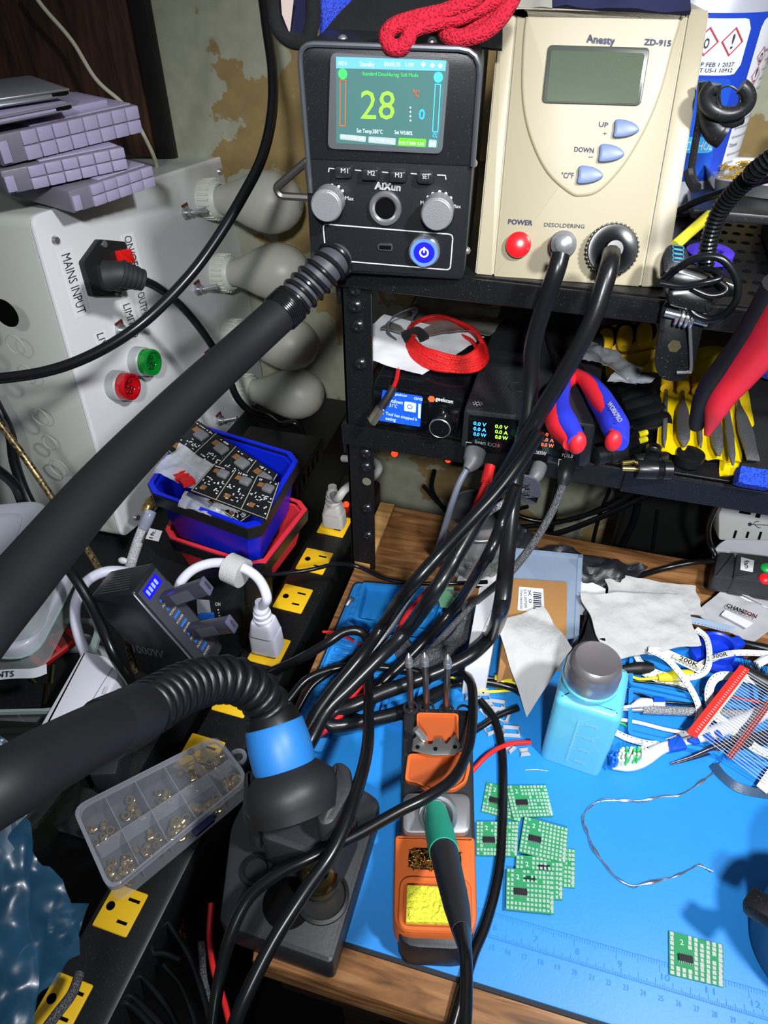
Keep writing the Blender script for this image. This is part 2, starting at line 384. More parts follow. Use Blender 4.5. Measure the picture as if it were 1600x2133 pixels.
def wall_ring(b, x0, x1, y0, y1, z0, z1, t, r=.004):
    o = rect(x0, x1, y0, y1, r); i = rect(x0+t, x1-t, y0+t, y1-t, max(r-t, .0008))
    n = len(o); vs = [(p.x, p.y, z0) for p in o]+[(p.x, p.y, z1) for p in o]+[(p.x, p.y, z1) for p in i]+[(p.x, p.y, z0) for p in i]; fs = []
    for a in range(3):
        for k in range(n): k2 = (k+1) % n; fs.append((a*n+k, a*n+k2, (a+1)*n+k2, (a+1)*n+k))
    return b._add(vs, fs)
b = B()
for q in [(-.119, -.060, .392, .437), (-.119, -.060, .352, .390), (-.119, -.09, .300, .350), (-.088, -.060, .300, .350), (.10, .20, .385, .437), (.10, .17, .338, .383), (.172, .27, .338, .383), (.285, .40, .345, .437)]:
    part(mt, 'tray_well', wall_ring(B(), *q, 0, .006, .0032), MATB)

# rulers printed on the mat
b = B(); RUL = mat('faint_blue_print', '1c76c6', .6)
for i in range(0, 330):
    x = -.03+i*.001
    b._add([(x, .172, .0002), (x+.00022, .172, .0002), (x+.00022, .172+(.005 if i % 10 == 0 else .0035 if i % 5 == 0 else .002), .0002), (x, .172+(.005 if i % 10 == 0 else .0035 if i % 5 == 0 else .002), .0002)], [(0, 1, 2, 3)])
for i in range(0, 200):
    x = -.03+i*.0015875; h = .006 if i % 16 == 0 else .0042 if i % 8 == 0 else .0026
    b._add([(x, .187-h, .0002), (x+.0002, .187-h, .0002), (x+.0002, .187, .0002), (x, .187, .0002)], [(0, 1, 2, 3)])
flatline(b, FM, [(-.03, .172), (.32, .172)], .0003, .0002); flatline(b, FM, [(-.03, .187), (.32, .187)], .0003, .0002)
for i in range(15, 32):
    x = .003+(i-13)*.010; vs, fs = glyph(str(i)); b._add([(x-.0015+u*.003, .1655+v*.003, .0002) for u, v in vs], fs)
for i in range(5, 14):
    x = -.028+(i-4)*.0254; vs, fs = glyph(str(i)); b._add([(x-.001+u*.0025*(1+(i > 9)), .177+v*.0035, .0002) for u, v in vs], fs)
part(mt, 'ruler_print', b, RUL, 'faint darker blue rulers', smooth_=False)
# left cabinet top
CBM = mat('black_cabinet', '0c0d0f', .45, dust=.3, bump=.04)
solo('black_cabinet', B().box(I4, -1.1, -.262, .17, .79, -.74, -.031, .003).box(I4, -1.1, -.262, .168, .40, -.0305, -.0295, .0004), CBM, 'low black cabinet under the white box and parts bins', 'cabinet')
# white electrical box
BX = Fr((-.41, .455, -.03), (.055, 1, 0), (-.085, .06, .99))
wb = thing('electrical_box', 'big white metal box with bulb sockets, switches and mains inlet', 'electrical box', BX)
BOXM = mat('box_grey_white_paint', 'b4b9b2', .45, bump=.05, dust=.0)
FACEM = mat('box_cover_white_paint', 'd9dcde', .38, bump=.04)
corner = pq(BX, [(256, 1122), (560, 862), (472, 322), (65, 450)], .010)
big = [p for p in corner]
part(wb, 'enclosure', B().prism(BX.M, big, -.26, -.004, .002), BOXM)
part(wb, 'cover_panel', B().prism(BX.M, big, -.0035, .0, .0012), FACEM, 'white front cover with printed tape labels')
for px in ((115, 501), (457, 357), (283, 1078), (520, 870)):
    u = BX.uv(*px); part(wb, 'screw', B().cyl(BX.M@T(u.x, u.y, 0), .0042, 0, .0025, .003, 16), CHR)
tape = mat('clear_label_tape', 'e8eaec', .25)
def tapelabel(fr, s, a, b_, c, par, pad=.35, th=.0004, m=None, ink=None):
    A, Bq, Cq = fr.uv(*a), fr.uv(*b_), fr.uv(*c); d = (Bq-A); h = Cq-A
    q = [A-d*.05-h*pad, A+d*1.05-h*pad, A+d*1.05+h*(1+pad), A-d*.05+h*(1+pad)]
    o = part(par, 'tape_label', B().prism(fr.M, q, .0001, th), m or tape); write(o, fr, s, a, b_, c, ink or INKD, th+.0002); return o
def write_child(par, *a, **k): return write(par, *a, **k)
tapelabel(BX, 'MAINS INPUT', (128, 532), (163, 656), (146, 526), wb)
tapelabel(BX, 'ON/OFF', (258, 493), (276, 565), (273, 489), wb)
tapelabel(BX, 'OUTPUT', (286, 612), (299, 672), (300, 606), wb)
tapelabel(BX, 'LIMITED', (256, 636), (277, 705), (270, 631), wb)
tapelabel(BX, 'LIVE', (201, 697), (214, 735), (215, 692), wb)
tapelabel(BX, 'DC', (322, 884), (330, 905), (334, 878), wb)
# front side with knockouts
BS = Fr(BX.at(0, 0, -.004), -BX.N, BX.Y)
for i, (px, py, r) in enumerate([(32, 718, .0095), (56, 780, .0095), (84, 868, .0095), (103, 922, .0085), (122, 974, .0105)]):
    fr = Fr(BS.O, BX.N, BX.Y); u = fr.uv(px, py)
    part(wb, 'knockout', B().lathe(fr.M@T(u.x, u.y, 0), [(r, 0), (r, .0008), (r-.0008, .0008), (r-.0008, .0002)], 28, cap=False), BOXM, 'round knockout')
fr = Fr(BS.O, BX.N, BX.Y); u = fr.uv(12, 652)
part(wb, 'knockout_hole', B().cyl(fr.M@T(u.x, u.y, 0), .0125, .0, .0006), GAP, 'dark open cable hole')
# bulb sockets (parts of the box) and bulbs (things)
SOCK = mat('socket_plastic', 'c6cabd', .45)
BULB = mat('frosted_bulb_glass', 'a6a79b', .42, spec=.5, coat=.0)
names = ['topmost frosted light bulb on the white box, beside the wood panel', 'second frosted bulb from the top on the white box', 'third frosted bulb down, passing behind the thick hose', 'lowest frosted bulb on the white box, above the black metal case']
for i, (px, py) in enumerate([(428, 415), (455, 568), (478, 700), (500, 812)]):
    u = BX.uv(px, py); M = BX.M@T(u.x, u.y, 0)
    s = part(wb, 'bulb_socket', B().lathe(M, [(.021, 0), (.0215, .003), (.0205, .017), (.018, .021), (.0155, .021), (.015, .004)], 36), SOCK)
    b = B()
    for k in range(24):
        a = 2*math.pi*k/24; b.box(M@Matrix.Rotation(a, 4, 'Z'), .0203, .0222, -.0012, .0012, .002, .016, .0005, 1)
    part(s, 'grip_ribs', b, SOCK)
    Mb = M@T(0, 0, .006)@Matrix.Rotation(math.radians([2, -3, 3, -2][i]), 4, 'X')
    g = thing('light_bulb', names[i], 'light bulb', Mb, 'frosted bulbs on the white box')
    prof = [(r*1.13, z*1.13) for r, z in [(.0125, 0), (.0135, .012), (.0145, .020), (.018, .030), (.0235, .043), (.0275, .056), (.0287, .066), (.0275, .076), (.0235, .086), (.017, .0935), (.009, .098), (.001, .099)]]
    part(g, 'glass_globe', B().lathe(Mb, prof, 40), BULB)
    b = B(); Ms = Mb@T(0, 0, .1121)
    b.lathe(Ms, [(.0055, 0), (.0055, .0001), (.0048, .0001), (.0048, 0)], 24, cap=False)
    for k in range(3): b.box(Ms@Matrix.Rotation(k*2.1, 4, 'Z'), .001, .0034, -.0003, .0003, 0, .0001)
    part(g, 'printed_ring', b, mat('grey_bulb_print', '6b6d68', .6), smooth_=False)
for px, py, tl in ((385, 443, (1, .1)), (410, 602, (1, .12)), (432, 745, (1, .2)), (455, 875, (1, .1)), (248, 688, (1, -.1))):
    u = BX.uv(px, py); M = BX.M@T(u.x, u.y, 0)
    s = part(wb, 'toggle_switch', B().cyl(M, .0072, 0, .0022, seg=6).cyl(M, .0062, .0022, .004, seg=20).cyl(M, .0036, .0, .009, seg=20), STEEL)
    part(s, 'lever', B().tube([M@V((0, 0, .007)), M@V((.002, .001, .013)), M@V((.006, .002, .024))], lambda t: .0018+.0014*t, seg=12), CHR)
    part(s, 'tag', B().box(M, -.0035, .0075, .002, .0085, .0002, .0012), mat('red_tab', '5c1c18', .5))
for px, py, c, nm in ((238, 802, 'c8101c', 'red'), (284, 752, '0c9a32', 'green')):
    u = BX.uv(px, py); M = BX.M@T(u.x, u.y, 0)
    s = part(wb, 'indicator_lamp', B().lathe(M, [(.0148, 0), (.0148, .010), (.0135, .0115)], 36), mat('grey_lamp_collar', '9fa4a6', .4), nm+' indicator lamp with grey collar')
    ln = part(s, 'lens', B().lathe(M, [(.0136, .0115), (.0136, .020), (.0128, .0215), (.0108, .0215), (.0103, .0165), (.001, .0165)], 36), mat(nm+'_lens', c, .12, trans=.35, coat=.5), nm+' lens')
    b = B(); bb = [(-.004, .004), (.004, .004), (-.004, -.004), (.004, -.004), (0, 0), (0, .0065), (0, -.0065)]
    for x, y in bb: b.box(M@T(x*.95, y*.95, 0)@Matrix.Rotation(.785, 4, 'Z'), -.0018, .0018, -.0018, .0018, .0166, .0182, .0004, 1)
    part(ln, 'lens_facets', b, mat(nm+'_facet', {'red': '6d0a10', 'green': '06501a'}[nm], .3))
hexp = pq(BX, [(163, 546), (198, 498), (252, 503), (266, 562), (240, 617), (183, 617)], .002)
il = part(wb, 'mains_inlet', B().prism(BX.M, hexp, 0, .006, .001), BLK, 'black hexagonal mains inlet')
ro = pq(BX, [(228, 522), (252, 517), (262, 545), (236, 552)], .001)
part(il, 'rocker_switch', B().prism(BX.M, ro, .006, .012, .001), mat('red_rocker', 'd81c14', .25), 'red illuminated rocker')
for px in ((206, 508), (232, 608)): u = BX.uv(*px); part(il, 'screw', B().cyl(BX.M@T(u.x, u.y, .006), .003, 0, .0012, seg=14), CHR)
# plug and power cord in the inlet
pl = thing('mains_cable', 'black mains cable plugged into the white box inlet', 'power cable', BX.M@T(*BX.uv(215, 575), .006))
pb = pq(BX, [(188, 550), (224, 548), (236, 596), (200, 606)], .004)
part(pl, 'plug', B().prism(BX.M, pb, .0062, .030, .003), mat('matte_black_rubber', '222325', .6))
q0 = P(222, 575, x=-.375); q1 = P(258, 572, x=-.362); q2 = P(298, 584, x=-.352)
b = B().tube([q0, q1, q2], lambda t: .0125-.0055*t, seg=16)
part(pl, 'strain_relief', b, mat('matte_black_rubber', '222325', .6))
b = B()
for k in range(5):
    c = q1.lerp(q2, -.1+k*.25); b.cyl(axis(c, q2-q1), .0115-.0006*k, -.0016, .0016, seg=18, bev=.0006)
part(pl, 'relief_rings', b, mat('matte_black_rubber', '222325', .6))
cp = [P(292, 582, x=-.352), P(330, 600, x=-.345), P(385, 645, x=-.338), P(435, 710, x=-.330), P(470, 770, x=-.325), P(492, 825, x=-.318), P(520, 855, x=-.310), P(560, 870, x=-.300), P(583, 884, y=.670), V((-.30, .675, .00)), V((-.29, .68, -.03))]
part(pl, 'cord', B().tube(cp, .0038, seg=12), CAB)
# cartridges on the box
LAV = mat('lavender_grey_plastic', '9a94b0', .42, bump=.04, bscale=800); LAVD = mat('dark_grey_plastic', '6f6c78', .45)
ZT = BX.at(0, BX.uv(65, 450).y).z
def cartridge(a, b_, z, h, n, label, step=0, depth=.085, tabs=True):
    p0, p1 = P(*a, z=z), P(*b_, z=z); X = (p1-p0); X.z = 0; L = X.length; fr = Fr(p0, X, (0, 0, 1))
    t = thing('plastic_cartridge', label, 'cartridge', fr, 'grey plastic cartridges stacked on the white box')
    part(t, 'shell', B().box(fr.M, -.02, L, 0, h, -depth, -.0012, .0015), LAVD, 'darker grey body')
    bb = B(); w = L/n
    for i in range(n):
        for j in range(2): bb.box(fr.M, i*w+.0004, (i+1)*w-.0004, j*h/2+.0004, (j+1)*h/2-.0004, -.003, .0008, .0008, 2)
    part(t, 'grip_panel', bb, LAV, 'lavender panel divided into a grid')
    part(t, 'top_plate', B().box(fr.M, .012, L-.004, h, h+.0015, -depth+.004, -.004, .0006), LAV)
    if step: part(t, 'raised_lip', B().box(fr.M, .03, L-.02, h+.001, h+step, -depth+.01, -.012, .0015), LAV)
    if tabs: part(t, 'locking_tab', B().box(fr.M, -.0195, -.012, .002, h-.004, -.002, .0015, .0006), LAV)
    return L
print('ZT', ZT)
zc = ZT+.0005
cartridge((198, 432), (325, 388), zc, .0175, 5, 'lowest grey cartridge of the stack, resting on the white box')
cartridge((70, 396), (268, 352), zc+.020, .0175, 6, 'middle grey cartridge of the stack, shorter and set back')
cartridge((58, 336), (298, 276), zc+.040, .0215, 8, 'top and largest lavender grey cartridge with a raised lip', .006)
for i, (a, b_, l) in enumerate([((0, 262), (148, 232), 'lower thin grey card holder on top of the cartridges'), ((0, 225), (142, 203), 'upper thin silver-edged card holder on top of the cartridges')]):
    z = zc+.0695+i*.009; p0, p1 = P(*a, z=z), P(*b_, z=z); X = p1-p0; X.z = 0; fr = Fr(p0, X, (0, 0, 1)); L = X.length
    t = thing('card_holder', l, 'card holder', fr, 'thin card holders on the cartridges')
    part(t, 'tray', B().box(fr.M, -.03, L, 0, .0065, -.07, 0, .001), mat('silver_grey', '9498a2', .3, .6) if i else LAV)
    part(t, 'edge_rail', B().box(fr.M, -.03, L+.002, .0045, .0062, -.07, .0015, .0004).box(fr.M, -.03, L-.008, .001, .0022, -.068, .0015, .0004), STEEL if i else LAVD)
    part(t, 'slot', B().box(fr.M, L-.012, L+.0006, .0023, .0043, -.02, .0016), GAP)
# black metal case at back left
bc = thing('metal_case', 'black metal power supply case behind the parts bins', 'case', (-.31, .62, -.031))
part(bc, 'case', B().box(I4, -.352, -.258, .50, .655, -.0308, .001, .002), BLKM)
b = B()
for k in range(9): b.box(I4, -.2585, -.2575, .51+k*.015, .517+k*.015, -.02, -.006)
part(bc, 'vent_slots', b, GAP)
# parts bins
def bin_(name, label, quad, zt, dep, cm, rim_m, th=.0025, shrink=.80, ch=.085):
    q = [P(x, y, z=zt) for x, y in quad]
    c = sum(q, V((0, 0, 0)))/4
    def cham(qq):
        o = []
        for i in range(4):
            a, b_, d = qq[i-1], qq[i], qq[(i+1) % 4]; o += [b_.lerp(a, ch), b_.lerp(d, ch)]
        return o
    o = cham(q); t = thing(name, label, 'storage bin', (c.x, c.y, zt-dep))
    def ringz(sc, z): return [V((c.x+(p.x-c.x)*sc, c.y+(p.y-c.y)*sc, z)) for p in o]
    # open tub with thickness
    lv = [ringz(.955, zt-.004), ringz(shrink, zt-dep), ringz(shrink-.04, zt-dep+.003), ringz(.90, zt-.004)]
    b = B(); vs = [p for r in lv for p in r]; fs = [tuple(range(8))[::-1], tuple(16+k for k in range(8))]
    fs = [tuple(8+k for k in range(8))]+[tuple(16+k for k in range(8))]
    for a, d in ((0, 1), (2, 3), (3, 0)):
        for k in range(8): k2 = (k+1) % 8; fs.append((a*8+k, a*8+k2, d*8+k2, d*8+k))
    b._add(vs, fs); part(t, 'tub', b, cm)
    # coloured rim
    def band(s0, z0, s1, z1, s2, z2, s3, z3):
        lv = [ringz(s0, z0), ringz(s1, z1), ringz(s2, z2), ringz(s3, z3)]; vs = [p for r in lv for p in r]; fs = []
        for a in range(4):
            d = (a+1) % 4
            for k in range(8): k2 = (k+1) % 8; fs.append((a*8+k, a*8+k2, d*8+k2, d*8+k))
        return B()._add(vs, fs)
    part(t, 'rim', band(.93, zt+.0015, 1.0, zt+.0015, 1.0, zt-.0002, .93, zt-.0002), rim_m, 'coloured rim')
    part(t, 'rim_skirt', band(.985, zt-.0004, 1.015, zt-.0004, .995, zt-.014, .965, zt-.014), BLK, 'black rim skirt')
    return q, c
BLU = mat('royal_blue_plastic', '0b23c8', .35); REDB = mat('bin_red_plastic', 'd4303c', .4)
bin_('parts_bin', 'red and black parts bin underneath the blue one', [(338, 1118), (545, 1185), (648, 1052), (410, 975)], .018, .046, REDB, REDB)
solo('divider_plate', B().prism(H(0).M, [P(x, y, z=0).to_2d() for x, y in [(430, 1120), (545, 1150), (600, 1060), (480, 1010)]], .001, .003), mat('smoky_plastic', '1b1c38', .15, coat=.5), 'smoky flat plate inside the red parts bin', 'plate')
bq, bcn = bin_('parts_bin', 'royal blue parts bin full of bagged boards', [(300, 1022), (535, 1108), (628, 950), (395, 880)], .070, .060, BLU, BLU)
# board panels in the bin
PCBK = mat('black_circuit_board', '15171b', .3, coat=.3)
def panel(quad, zs, n, label, th=.0016):
    q = [P(x, y, z=z) for (x, y), z in zip(quad, zs)]
    X = q[1]-q[0]; fr = Fr(q[0], X, q[3]-q[0]); W, Hh = X.length, (q[3]-q[0]).length
    t = thing('circuit_board_panel', label, 'circuit board panel', fr, 'black circuit board panels in the blue bin')
    pp = [((p-fr.O).dot(fr.X), (p-fr.O).dot(fr.Y)) for p in q]
    part(t, 'board', B().prism(fr.M, pp, 0, th), PCBK)
    def uvp(u, v): a = V(pp[0]).lerp(V(pp[1]), u); c = V(pp[3]).lerp(V(pp[2]), u); return a.lerp(c, v)
    lines = B(); cop = B(); wp = B(); s = min(W/n, Hh)
    for k in range(n+1): flatline(lines, fr, [uvp(min(max(k/n, .004), .996), .01), uvp(min(max(k/n, .004), .996), .99)], .0007, th+.0001)
    flatline(lines, fr, [uvp(.004, .02), uvp(.99, .02)], .0006, th+.0001)
    rnd = random.Random(n*3)
    for k in range(n):
        c = uvp((k+.68)/n, .72); M = fr.M@T(c.x, c.y, th)
        ind = part(t, 'inductor', B().box(M, -s*.19, s*.19, -s*.17, s*.17, 0, .0042, .0012), mat('grey_ferrite', '85868c', .4, .5))
        for cc in ((.3, .80), (.3, .22)):
            c = uvp((k+cc[0])/n, cc[1])
            for j in range(4): cop.box(fr.M@T(c.x, c.y, 0), -s*.10, s*.10, s*.05*(j-2), s*.05*(j-2)+s*.034, th, th+.0006)
        for _ in range(26):
            c = uvp((k+rnd.uniform(.1, .92))/n, rnd.choice([rnd.uniform(.08, .52), rnd.uniform(.42, .56), .93]))
            a, d = rnd.choice([(.0012, .0004), (.0004, .0012), (.0007, .0007)]); wp.box(fr.M@T(c.x, c.y, 0), -a, a, -d, d, th, th+.0002)
    part(t, 'panel_lines', lines, mat('pcb_line', 'a9a58c', .5), smooth_=False)
    part(t, 'terminal_pads', cop, mat('copper_pads', 'd39a63', .3, .7)); part(t, 'small_parts', wp, mat('white_pads', 'c9ccd0', .4))
panel([(340, 935), (530, 1070), (580, 1000), (412, 878)], (.085, .074, .074, .090), 4, 'upper black circuit board panel, reaching out of the blue bin')
panel([(398, 1025), (555, 1085), (582, 1015), (448, 968)], (.087, .079, .079, .090), 3, 'front black circuit board panel with three grey inductors')
panel([(432, 1045), (500, 1090), (530, 1070), (470, 1030)], (.071, .066, .066, .071), 2, 'lowest black circuit board panel, half hidden in the blue bin')
FILM = mat('clear_bag_film', 'cfd4da', .12, alpha=.34, coat=.6)
solo('plastic_bag', B().sheet([P(318, 985, z=.088), P(405, 1020, z=.082), P(450, 970, z=.084), P(375, 925, z=.100)], 22, 16, .006, 50, seed=2), FILM, 'clear zip bag of red parts hanging over the blue bin edge', 'plastic bag')
solo('plastic_bag', B().sheet([P(370, 1055, z=.072), P(480, 1088, z=.068), P(500, 1050, z=.070), P(385, 1022, z=.078)], 22, 16, .007, 60, seed=9), FILM, 'crumpled clear bag under the front board panel', 'plastic bag')
for i, (x, y) in enumerate([(382, 1000), (392, 1008), (375, 992)]):
    p = P(x, y, z=.084); b = B().box(T(*p)@Matrix.Rotation(.4+i*.5, 4, 'Z'), -.006, .006, -.004, .004, 0, .005, .0006)
    solo('terminal_block', b, RED, ['small red connector block in the clear zip bag, middle of three', 'small red connector block nearest the front of the zip bag', 'small red connector block at the back of the zip bag'][i], 'connector', 'red connector blocks in the zip bag')
# ============================================================ black rack
ZS, ZL = .297, .164
rk = thing('bench_rack', 'black steel two-tier rack straddling the desk', 'rack', (.28, .59, -.003))
RKM = mat('rack_black_paint', '0f1013', .42, dust=.3, bump=.04)
XL, XR = -.1605, .72
for x0, x1, y0, y1 in ((XL, XL+.023, .461, .4635), (XL, XL+.0025, .461, .485)): pass
def post(x, y, sx, sy):
    b = B().box(I4, min(x, x+sx*.023), max(x, x+sx*.023), min(y, y+sy*.0022), max(y, y+sy*.0022), -.0030, ZS-.001, .0004, 1)
    b.box(I4, min(x, x+sx*.0022), max(x, x+sx*.0022), min(y, y+sy*.023), max(y, y+sy*.023), -.0030, ZS-.001, .0004, 1); return b
fp = part(rk, 'post', post(XL, .4625, 1, 1), RKM)
part(rk, 'post', post(XR, .4625, -1, 1), RKM); part(rk, 'post', post(XL, .735, 1, -1), RKM); part(rk, 'post', post(XR, .735, -1, -1), RKM)
FV = Fr((0, .462, 0), (1, 0, 0), (0, 0, 1))
for px in ((740, 602), (742, 637), (747, 678), (752, 757), (762, 943), (763, 972), (765, 1058), (767, 1115)):
    u = FV.uv(*px); M = FV.M@T(u.x, u.y, 0)
    bo = part(rk, 'bolt', B().lathe(M, [(.0048, 0), (.0048, .0012), (.0040, .0024), (.0022, .0030), (.0020, .0016), (.0001, .0016)], 24), mat('black_bolt', '55585c', .22, .9), 'dark shiny button-head bolt')
u = FV.uv(764, 1003); part(rk, 'bolt_hole', B().cyl(FV.M@T(u.x, u.y, 0), .0040, 0, .0003), mat('hole_wall_glimpse', '6a6858', .8))
# shelves
def deck(z, holes):
    b = B().box(I4, XL, XR, .4645, .735, z-.0018, z, .0004, 1)
    b.box(I4, XL-.003, XR, .4585, .4615, z-.0195 if z < .2 else z-.016, z, .0006, 1)
    b.box(I4, XL-.003, XR, .735, .738, z-.03, z, .0006, 1)
    b.box(I4, XL-.003, XL, .46, .737, z-.03, z, .0006, 1); return b
part(rk, 'upper_shelf', deck(ZS, 1), RKM); part(rk, 'lower_shelf', deck(ZL, 0), RKM)
b = B()
for i in range(26):
    for j in range(13):
        x = .075+i*.0092+(j % 2)*.0046; y = .485+j*.0185
        b.cyl(T(x, y, ZS), .0030, 0, .0002, seg=14)
part(rk, 'perforations', b, GAP, 'round ventilation holes of the upper shelf')
part(rk, 'shelf_overlap_plate', B().box(I4, .062, XR, .4565, .4585, ZL-.020, ZL+.0004, .0005, 1), RKM, 'second rail overlapping the lower rail')
# ============================================================ hot air station
A0, A1 = P(650, 568, z=ZS), P(968, 588, z=ZS)
fd = A1-A0; fd.z = 0
AX = Fr(A0, fd, (0, 0, 1))
AXB = mat('station_black_powder_coat', '1b1d21', .38, bump=.06, bscale=1500, dust=.18)
ax = thing('hot_air_station', 'black hot air rework station with lit colour screen showing 28', 'rework station', AX)
out = pq(AX, [(648, 572), (966, 590), (1004, 104), (622, 88)], [.003, .008, .012, .008])
out = [V((p.x, max(p.y, .0012))) for p in out]
part(ax, 'body', B().prism(AX.M, out, -.125, 0, .0016), AXB)
rim = pq(AX, [(650, 500), (622, 92), (1003, 104), (968, 560)], [.002, .010, .013, .002])
b = B()
rr = [AX.at(p.x, p.y, .0012) for p in rpoly([AX.uv(648, 400), AX.uv(623, 90), AX.uv(1003, 103), AX.uv(985, 345)], [0, .009, .012, 0])]
b.tube(rr, .0016, seg=8, res=1); part(ax, 'edge_trim', b, mat('worn_metal_edge', '6f747a', .3, .7), 'bare metal hood edge')
part(ax, 'hood', B().prism(AX.M, pq(AX, [(640, 330), (628, 98), (998, 112), (982, 345)], [.002, .008, .012, .002]), .0, .0010, .0005), AXB)
scr = pq(AX, [(684, 308), (922, 319), (938, 124), (690, 107)], .004)
sc = part(ax, 'screen_glass', B().prism(AX.M, scr, .001, .003, .0008), mat('screen_surround', '5c6064', .12, coat=.6), 'grey glossy screen surround')
def lit(n, c, e=1.0): return mat(n, c, .4, emit=e)
S2 = AX.up(.0032)
lcd = pq(AX.up(.003), [(700, 298), (912, 310), (930, 146), (700, 121)], .0006)
part(sc, 'lit_panel', B().prism(AX.M, lcd, .0030, .0032), lit('lcd_teal', '3f6664', .28), 'lit grey-green display')
part(sc, 'status_bar', B().prism(AX.M, pq(S2, [(700, 142), (928, 148), (930, 126), (700, 118)]), .0032, .0033), lit('lcd_bar', '5a9cc4', .5), 'light blue status bar')
W4 = .0035
WHL = lit('lcd_white', 'c8e0ea', .6); GRL = lit('lcd_green', '7ed63c', .6); BLL = lit('lcd_blue', '40b0ee', .6); ORL = lit('lcd_orange', 'c85a2c', .4); G2 = lit('lcd_green_text', '3ccc58', .5)
for s, a, b_, c, m in [('H314', (705, 136), (722, 137), (705, 127), WHL), ('Standby', (750, 138), (780, 139), (750, 128), WHL), ('00:00:35', (800, 138), (834, 139), (800, 129), WHL), ('1.09', (845, 139), (862, 140), (845, 130), WHL),
        ('Standard Desoldering: Soft Mode', (755, 157), (871, 161), (755, 149), G2), ('Set Temp:380°C', (743, 276), (797, 279), (743, 267), WHL), ('Set WS:80%', (822, 279), (859, 282), (822, 271), WHL)]:
    write(sc, AX, s, a, b_, c, m, W4)
write(sc, AX, '28', (751, 247), (821, 249), (752, 188), GRL, W4)
write(sc, AX, '0', (872, 249), (884, 249), (873, 228), BLL, W4, bold=.0002)
write(sc, AX, '°C', (859, 201), (872, 202), (860, 187), ORL, W4, bold=.0002)
write(sc, AX, '0%', (901, 286), (910, 287), (902, 277), BLL, W4)
for qd, m, t_ in [([(708, 290), (762, 296), (763, 284), (708, 279)], 'p', 'M1:T200 S50'), ([(767, 297), (824, 302), (825, 288), (768, 284)], 'p', 'M2:T150 S125'), ([(829, 303), (886, 306), (888, 290), (831, 287)], 'g', 'M3:T380 S30'), ([(892, 306), (909, 307), (910, 292), (894, 290)], 'p', '88')]:
    part(sc, 'screen_button', B().prism(AX.M, pq(S2, qd, .0006), .0032, .0034), lit('lcd_btn', '8a9c9c', .5) if m == 'p' else lit('lcd_btn_green', '4fc81e', .9))
    x0, y0 = qd[0]; x1, y1 = qd[1]; write(sc, AX, t_, (x0+3, y0-3), (x1-3, y1-3), (x0+3, y0-9), WHL, .0037)
def fr_outline(quad, m, name, wd=.0005):
    q = pq(S2, quad); b = B(); flatline(b, AX, q+[q[0]], wd, W4); part(sc, name, b, m, smooth_=False)
fr_outline([(708, 262), (719, 262), (720, 167), (709, 166)], ORL, 'left_gauge'); fr_outline([(901, 274), (912, 275), (918, 176), (907, 175)], BLL, 'right_gauge')
for px, m in (((714, 154), G2), ((913, 161), BLL)): u = AX.uv(*px, .0033); part(sc, 'status_icon', B().cyl(AX.M@T(u.x, u.y, .0033), .0026, 0, .0002), m)
b = B()
for px in ((882, 134), (901, 136), (917, 137)): u = AX.uv(*px, .0033); b.cyl(AX.M@T(u.x, u.y, .0034), .0014, 0, .0001, seg=4)
for py in (224, 233, 242, 251): u = AX.uv(855, py, .0033); b.cyl(AX.M@T(u.x, u.y, .0034), .0006, 0, .0001, seg=4)
part(sc, 'status_symbols', b, WHL)
for k, (s, x, y) in enumerate([('M1', 717, 356), ('M2', 773, 361), ('M3', 830, 365), ('SET', 887, 368)]):
    bt = part(ax, 'push_button', B().prism(AX.M, pq(AX, [(x-18, y+11), (x+18, y+12), (x+18, y-12), (x-18, y-13)], .0018 if k < 3 else .003), 0, .0045, .0012), mat('button_black', '232529', .3))
    write(bt, AX, s, (x-7, y+4), (x+8, y+5), (x-7, y-6), INKW, .0047)
b = B()
for seg_ in ([(685, 357), (686, 350), (697, 351)], [(741, 354), (752, 355)], [(797, 358), (808, 359)], [(857, 361), (868, 362)], [(912, 364), (928, 365), (929, 373)]): flatline(b, AX, pq(AX, seg_), .0006, .0004)
q = rpoly([AX.uv(*p) for p in [(673, 466), (944, 488), (938, 562), (680, 540)]], .003); flatline(b, AX, q+[q[0]], .0008, .0004)
for px in ((671, 395), (680, 387), (692, 385), (706, 388), (714, 397)): u = AX.uv(*px); b.cyl(AX.M@T(u.x, u.y, 0), .0009, .0003, .0005, seg=12)
for px in ((892, 410), (902, 403), (916, 399), (929, 403), (939, 412)): u = AX.uv(*px); b.cyl(AX.M@T(u.x, u.y, 0), .0010, .0003, .0005, seg=12)
part(ax, 'front_print', b, INKW, 'light grey printed lines and dots', smooth_=False)
write(ax, AX, 'AiXun', (780, 394), (833, 398), (781, 380), INKW, .0004, bold=.0004)
for s, a, b_, c in [('Max', (719, 416), (737, 418), (719, 408)), ('Min', (656, 411), (669, 412), (656, 403)), ('Min', (876, 427), (890, 428), (876, 418)), ('Max', (942, 433), (960, 434), (942, 425))]: write(ax, AX, s, a, b_, c, INKW, .0004)
for px in ((688, 416), (914, 433)):
    u = AX.uv(*px); M = AX.M@T(u.x, u.y, 0)
    part(ax, 'dial_knob', B().lathe(M, [(.0098, .001), (.0098, .012), (.0093, .0125), (.0092, .0135), (.0086, .014), (.0001, .0141)], 40), mat('brushed_aluminium', '96989c', .38, .45, bump=.2, bscale=1500), 'brushed metal dial')
u = AX.uv(803, 433); M = AX.M@T(u.x, u.y, 0)
s_ = part(ax, 'round_socket', B().lathe(M, [(.0103, 0), (.0103, .002), (.0095, .003), (.0078, .003), (.0065, .0015)], 40, cap=False), STEEL)
part(s_, 'socket_hole', B().cyl(M, .0068, .0003, .0012), GAP)
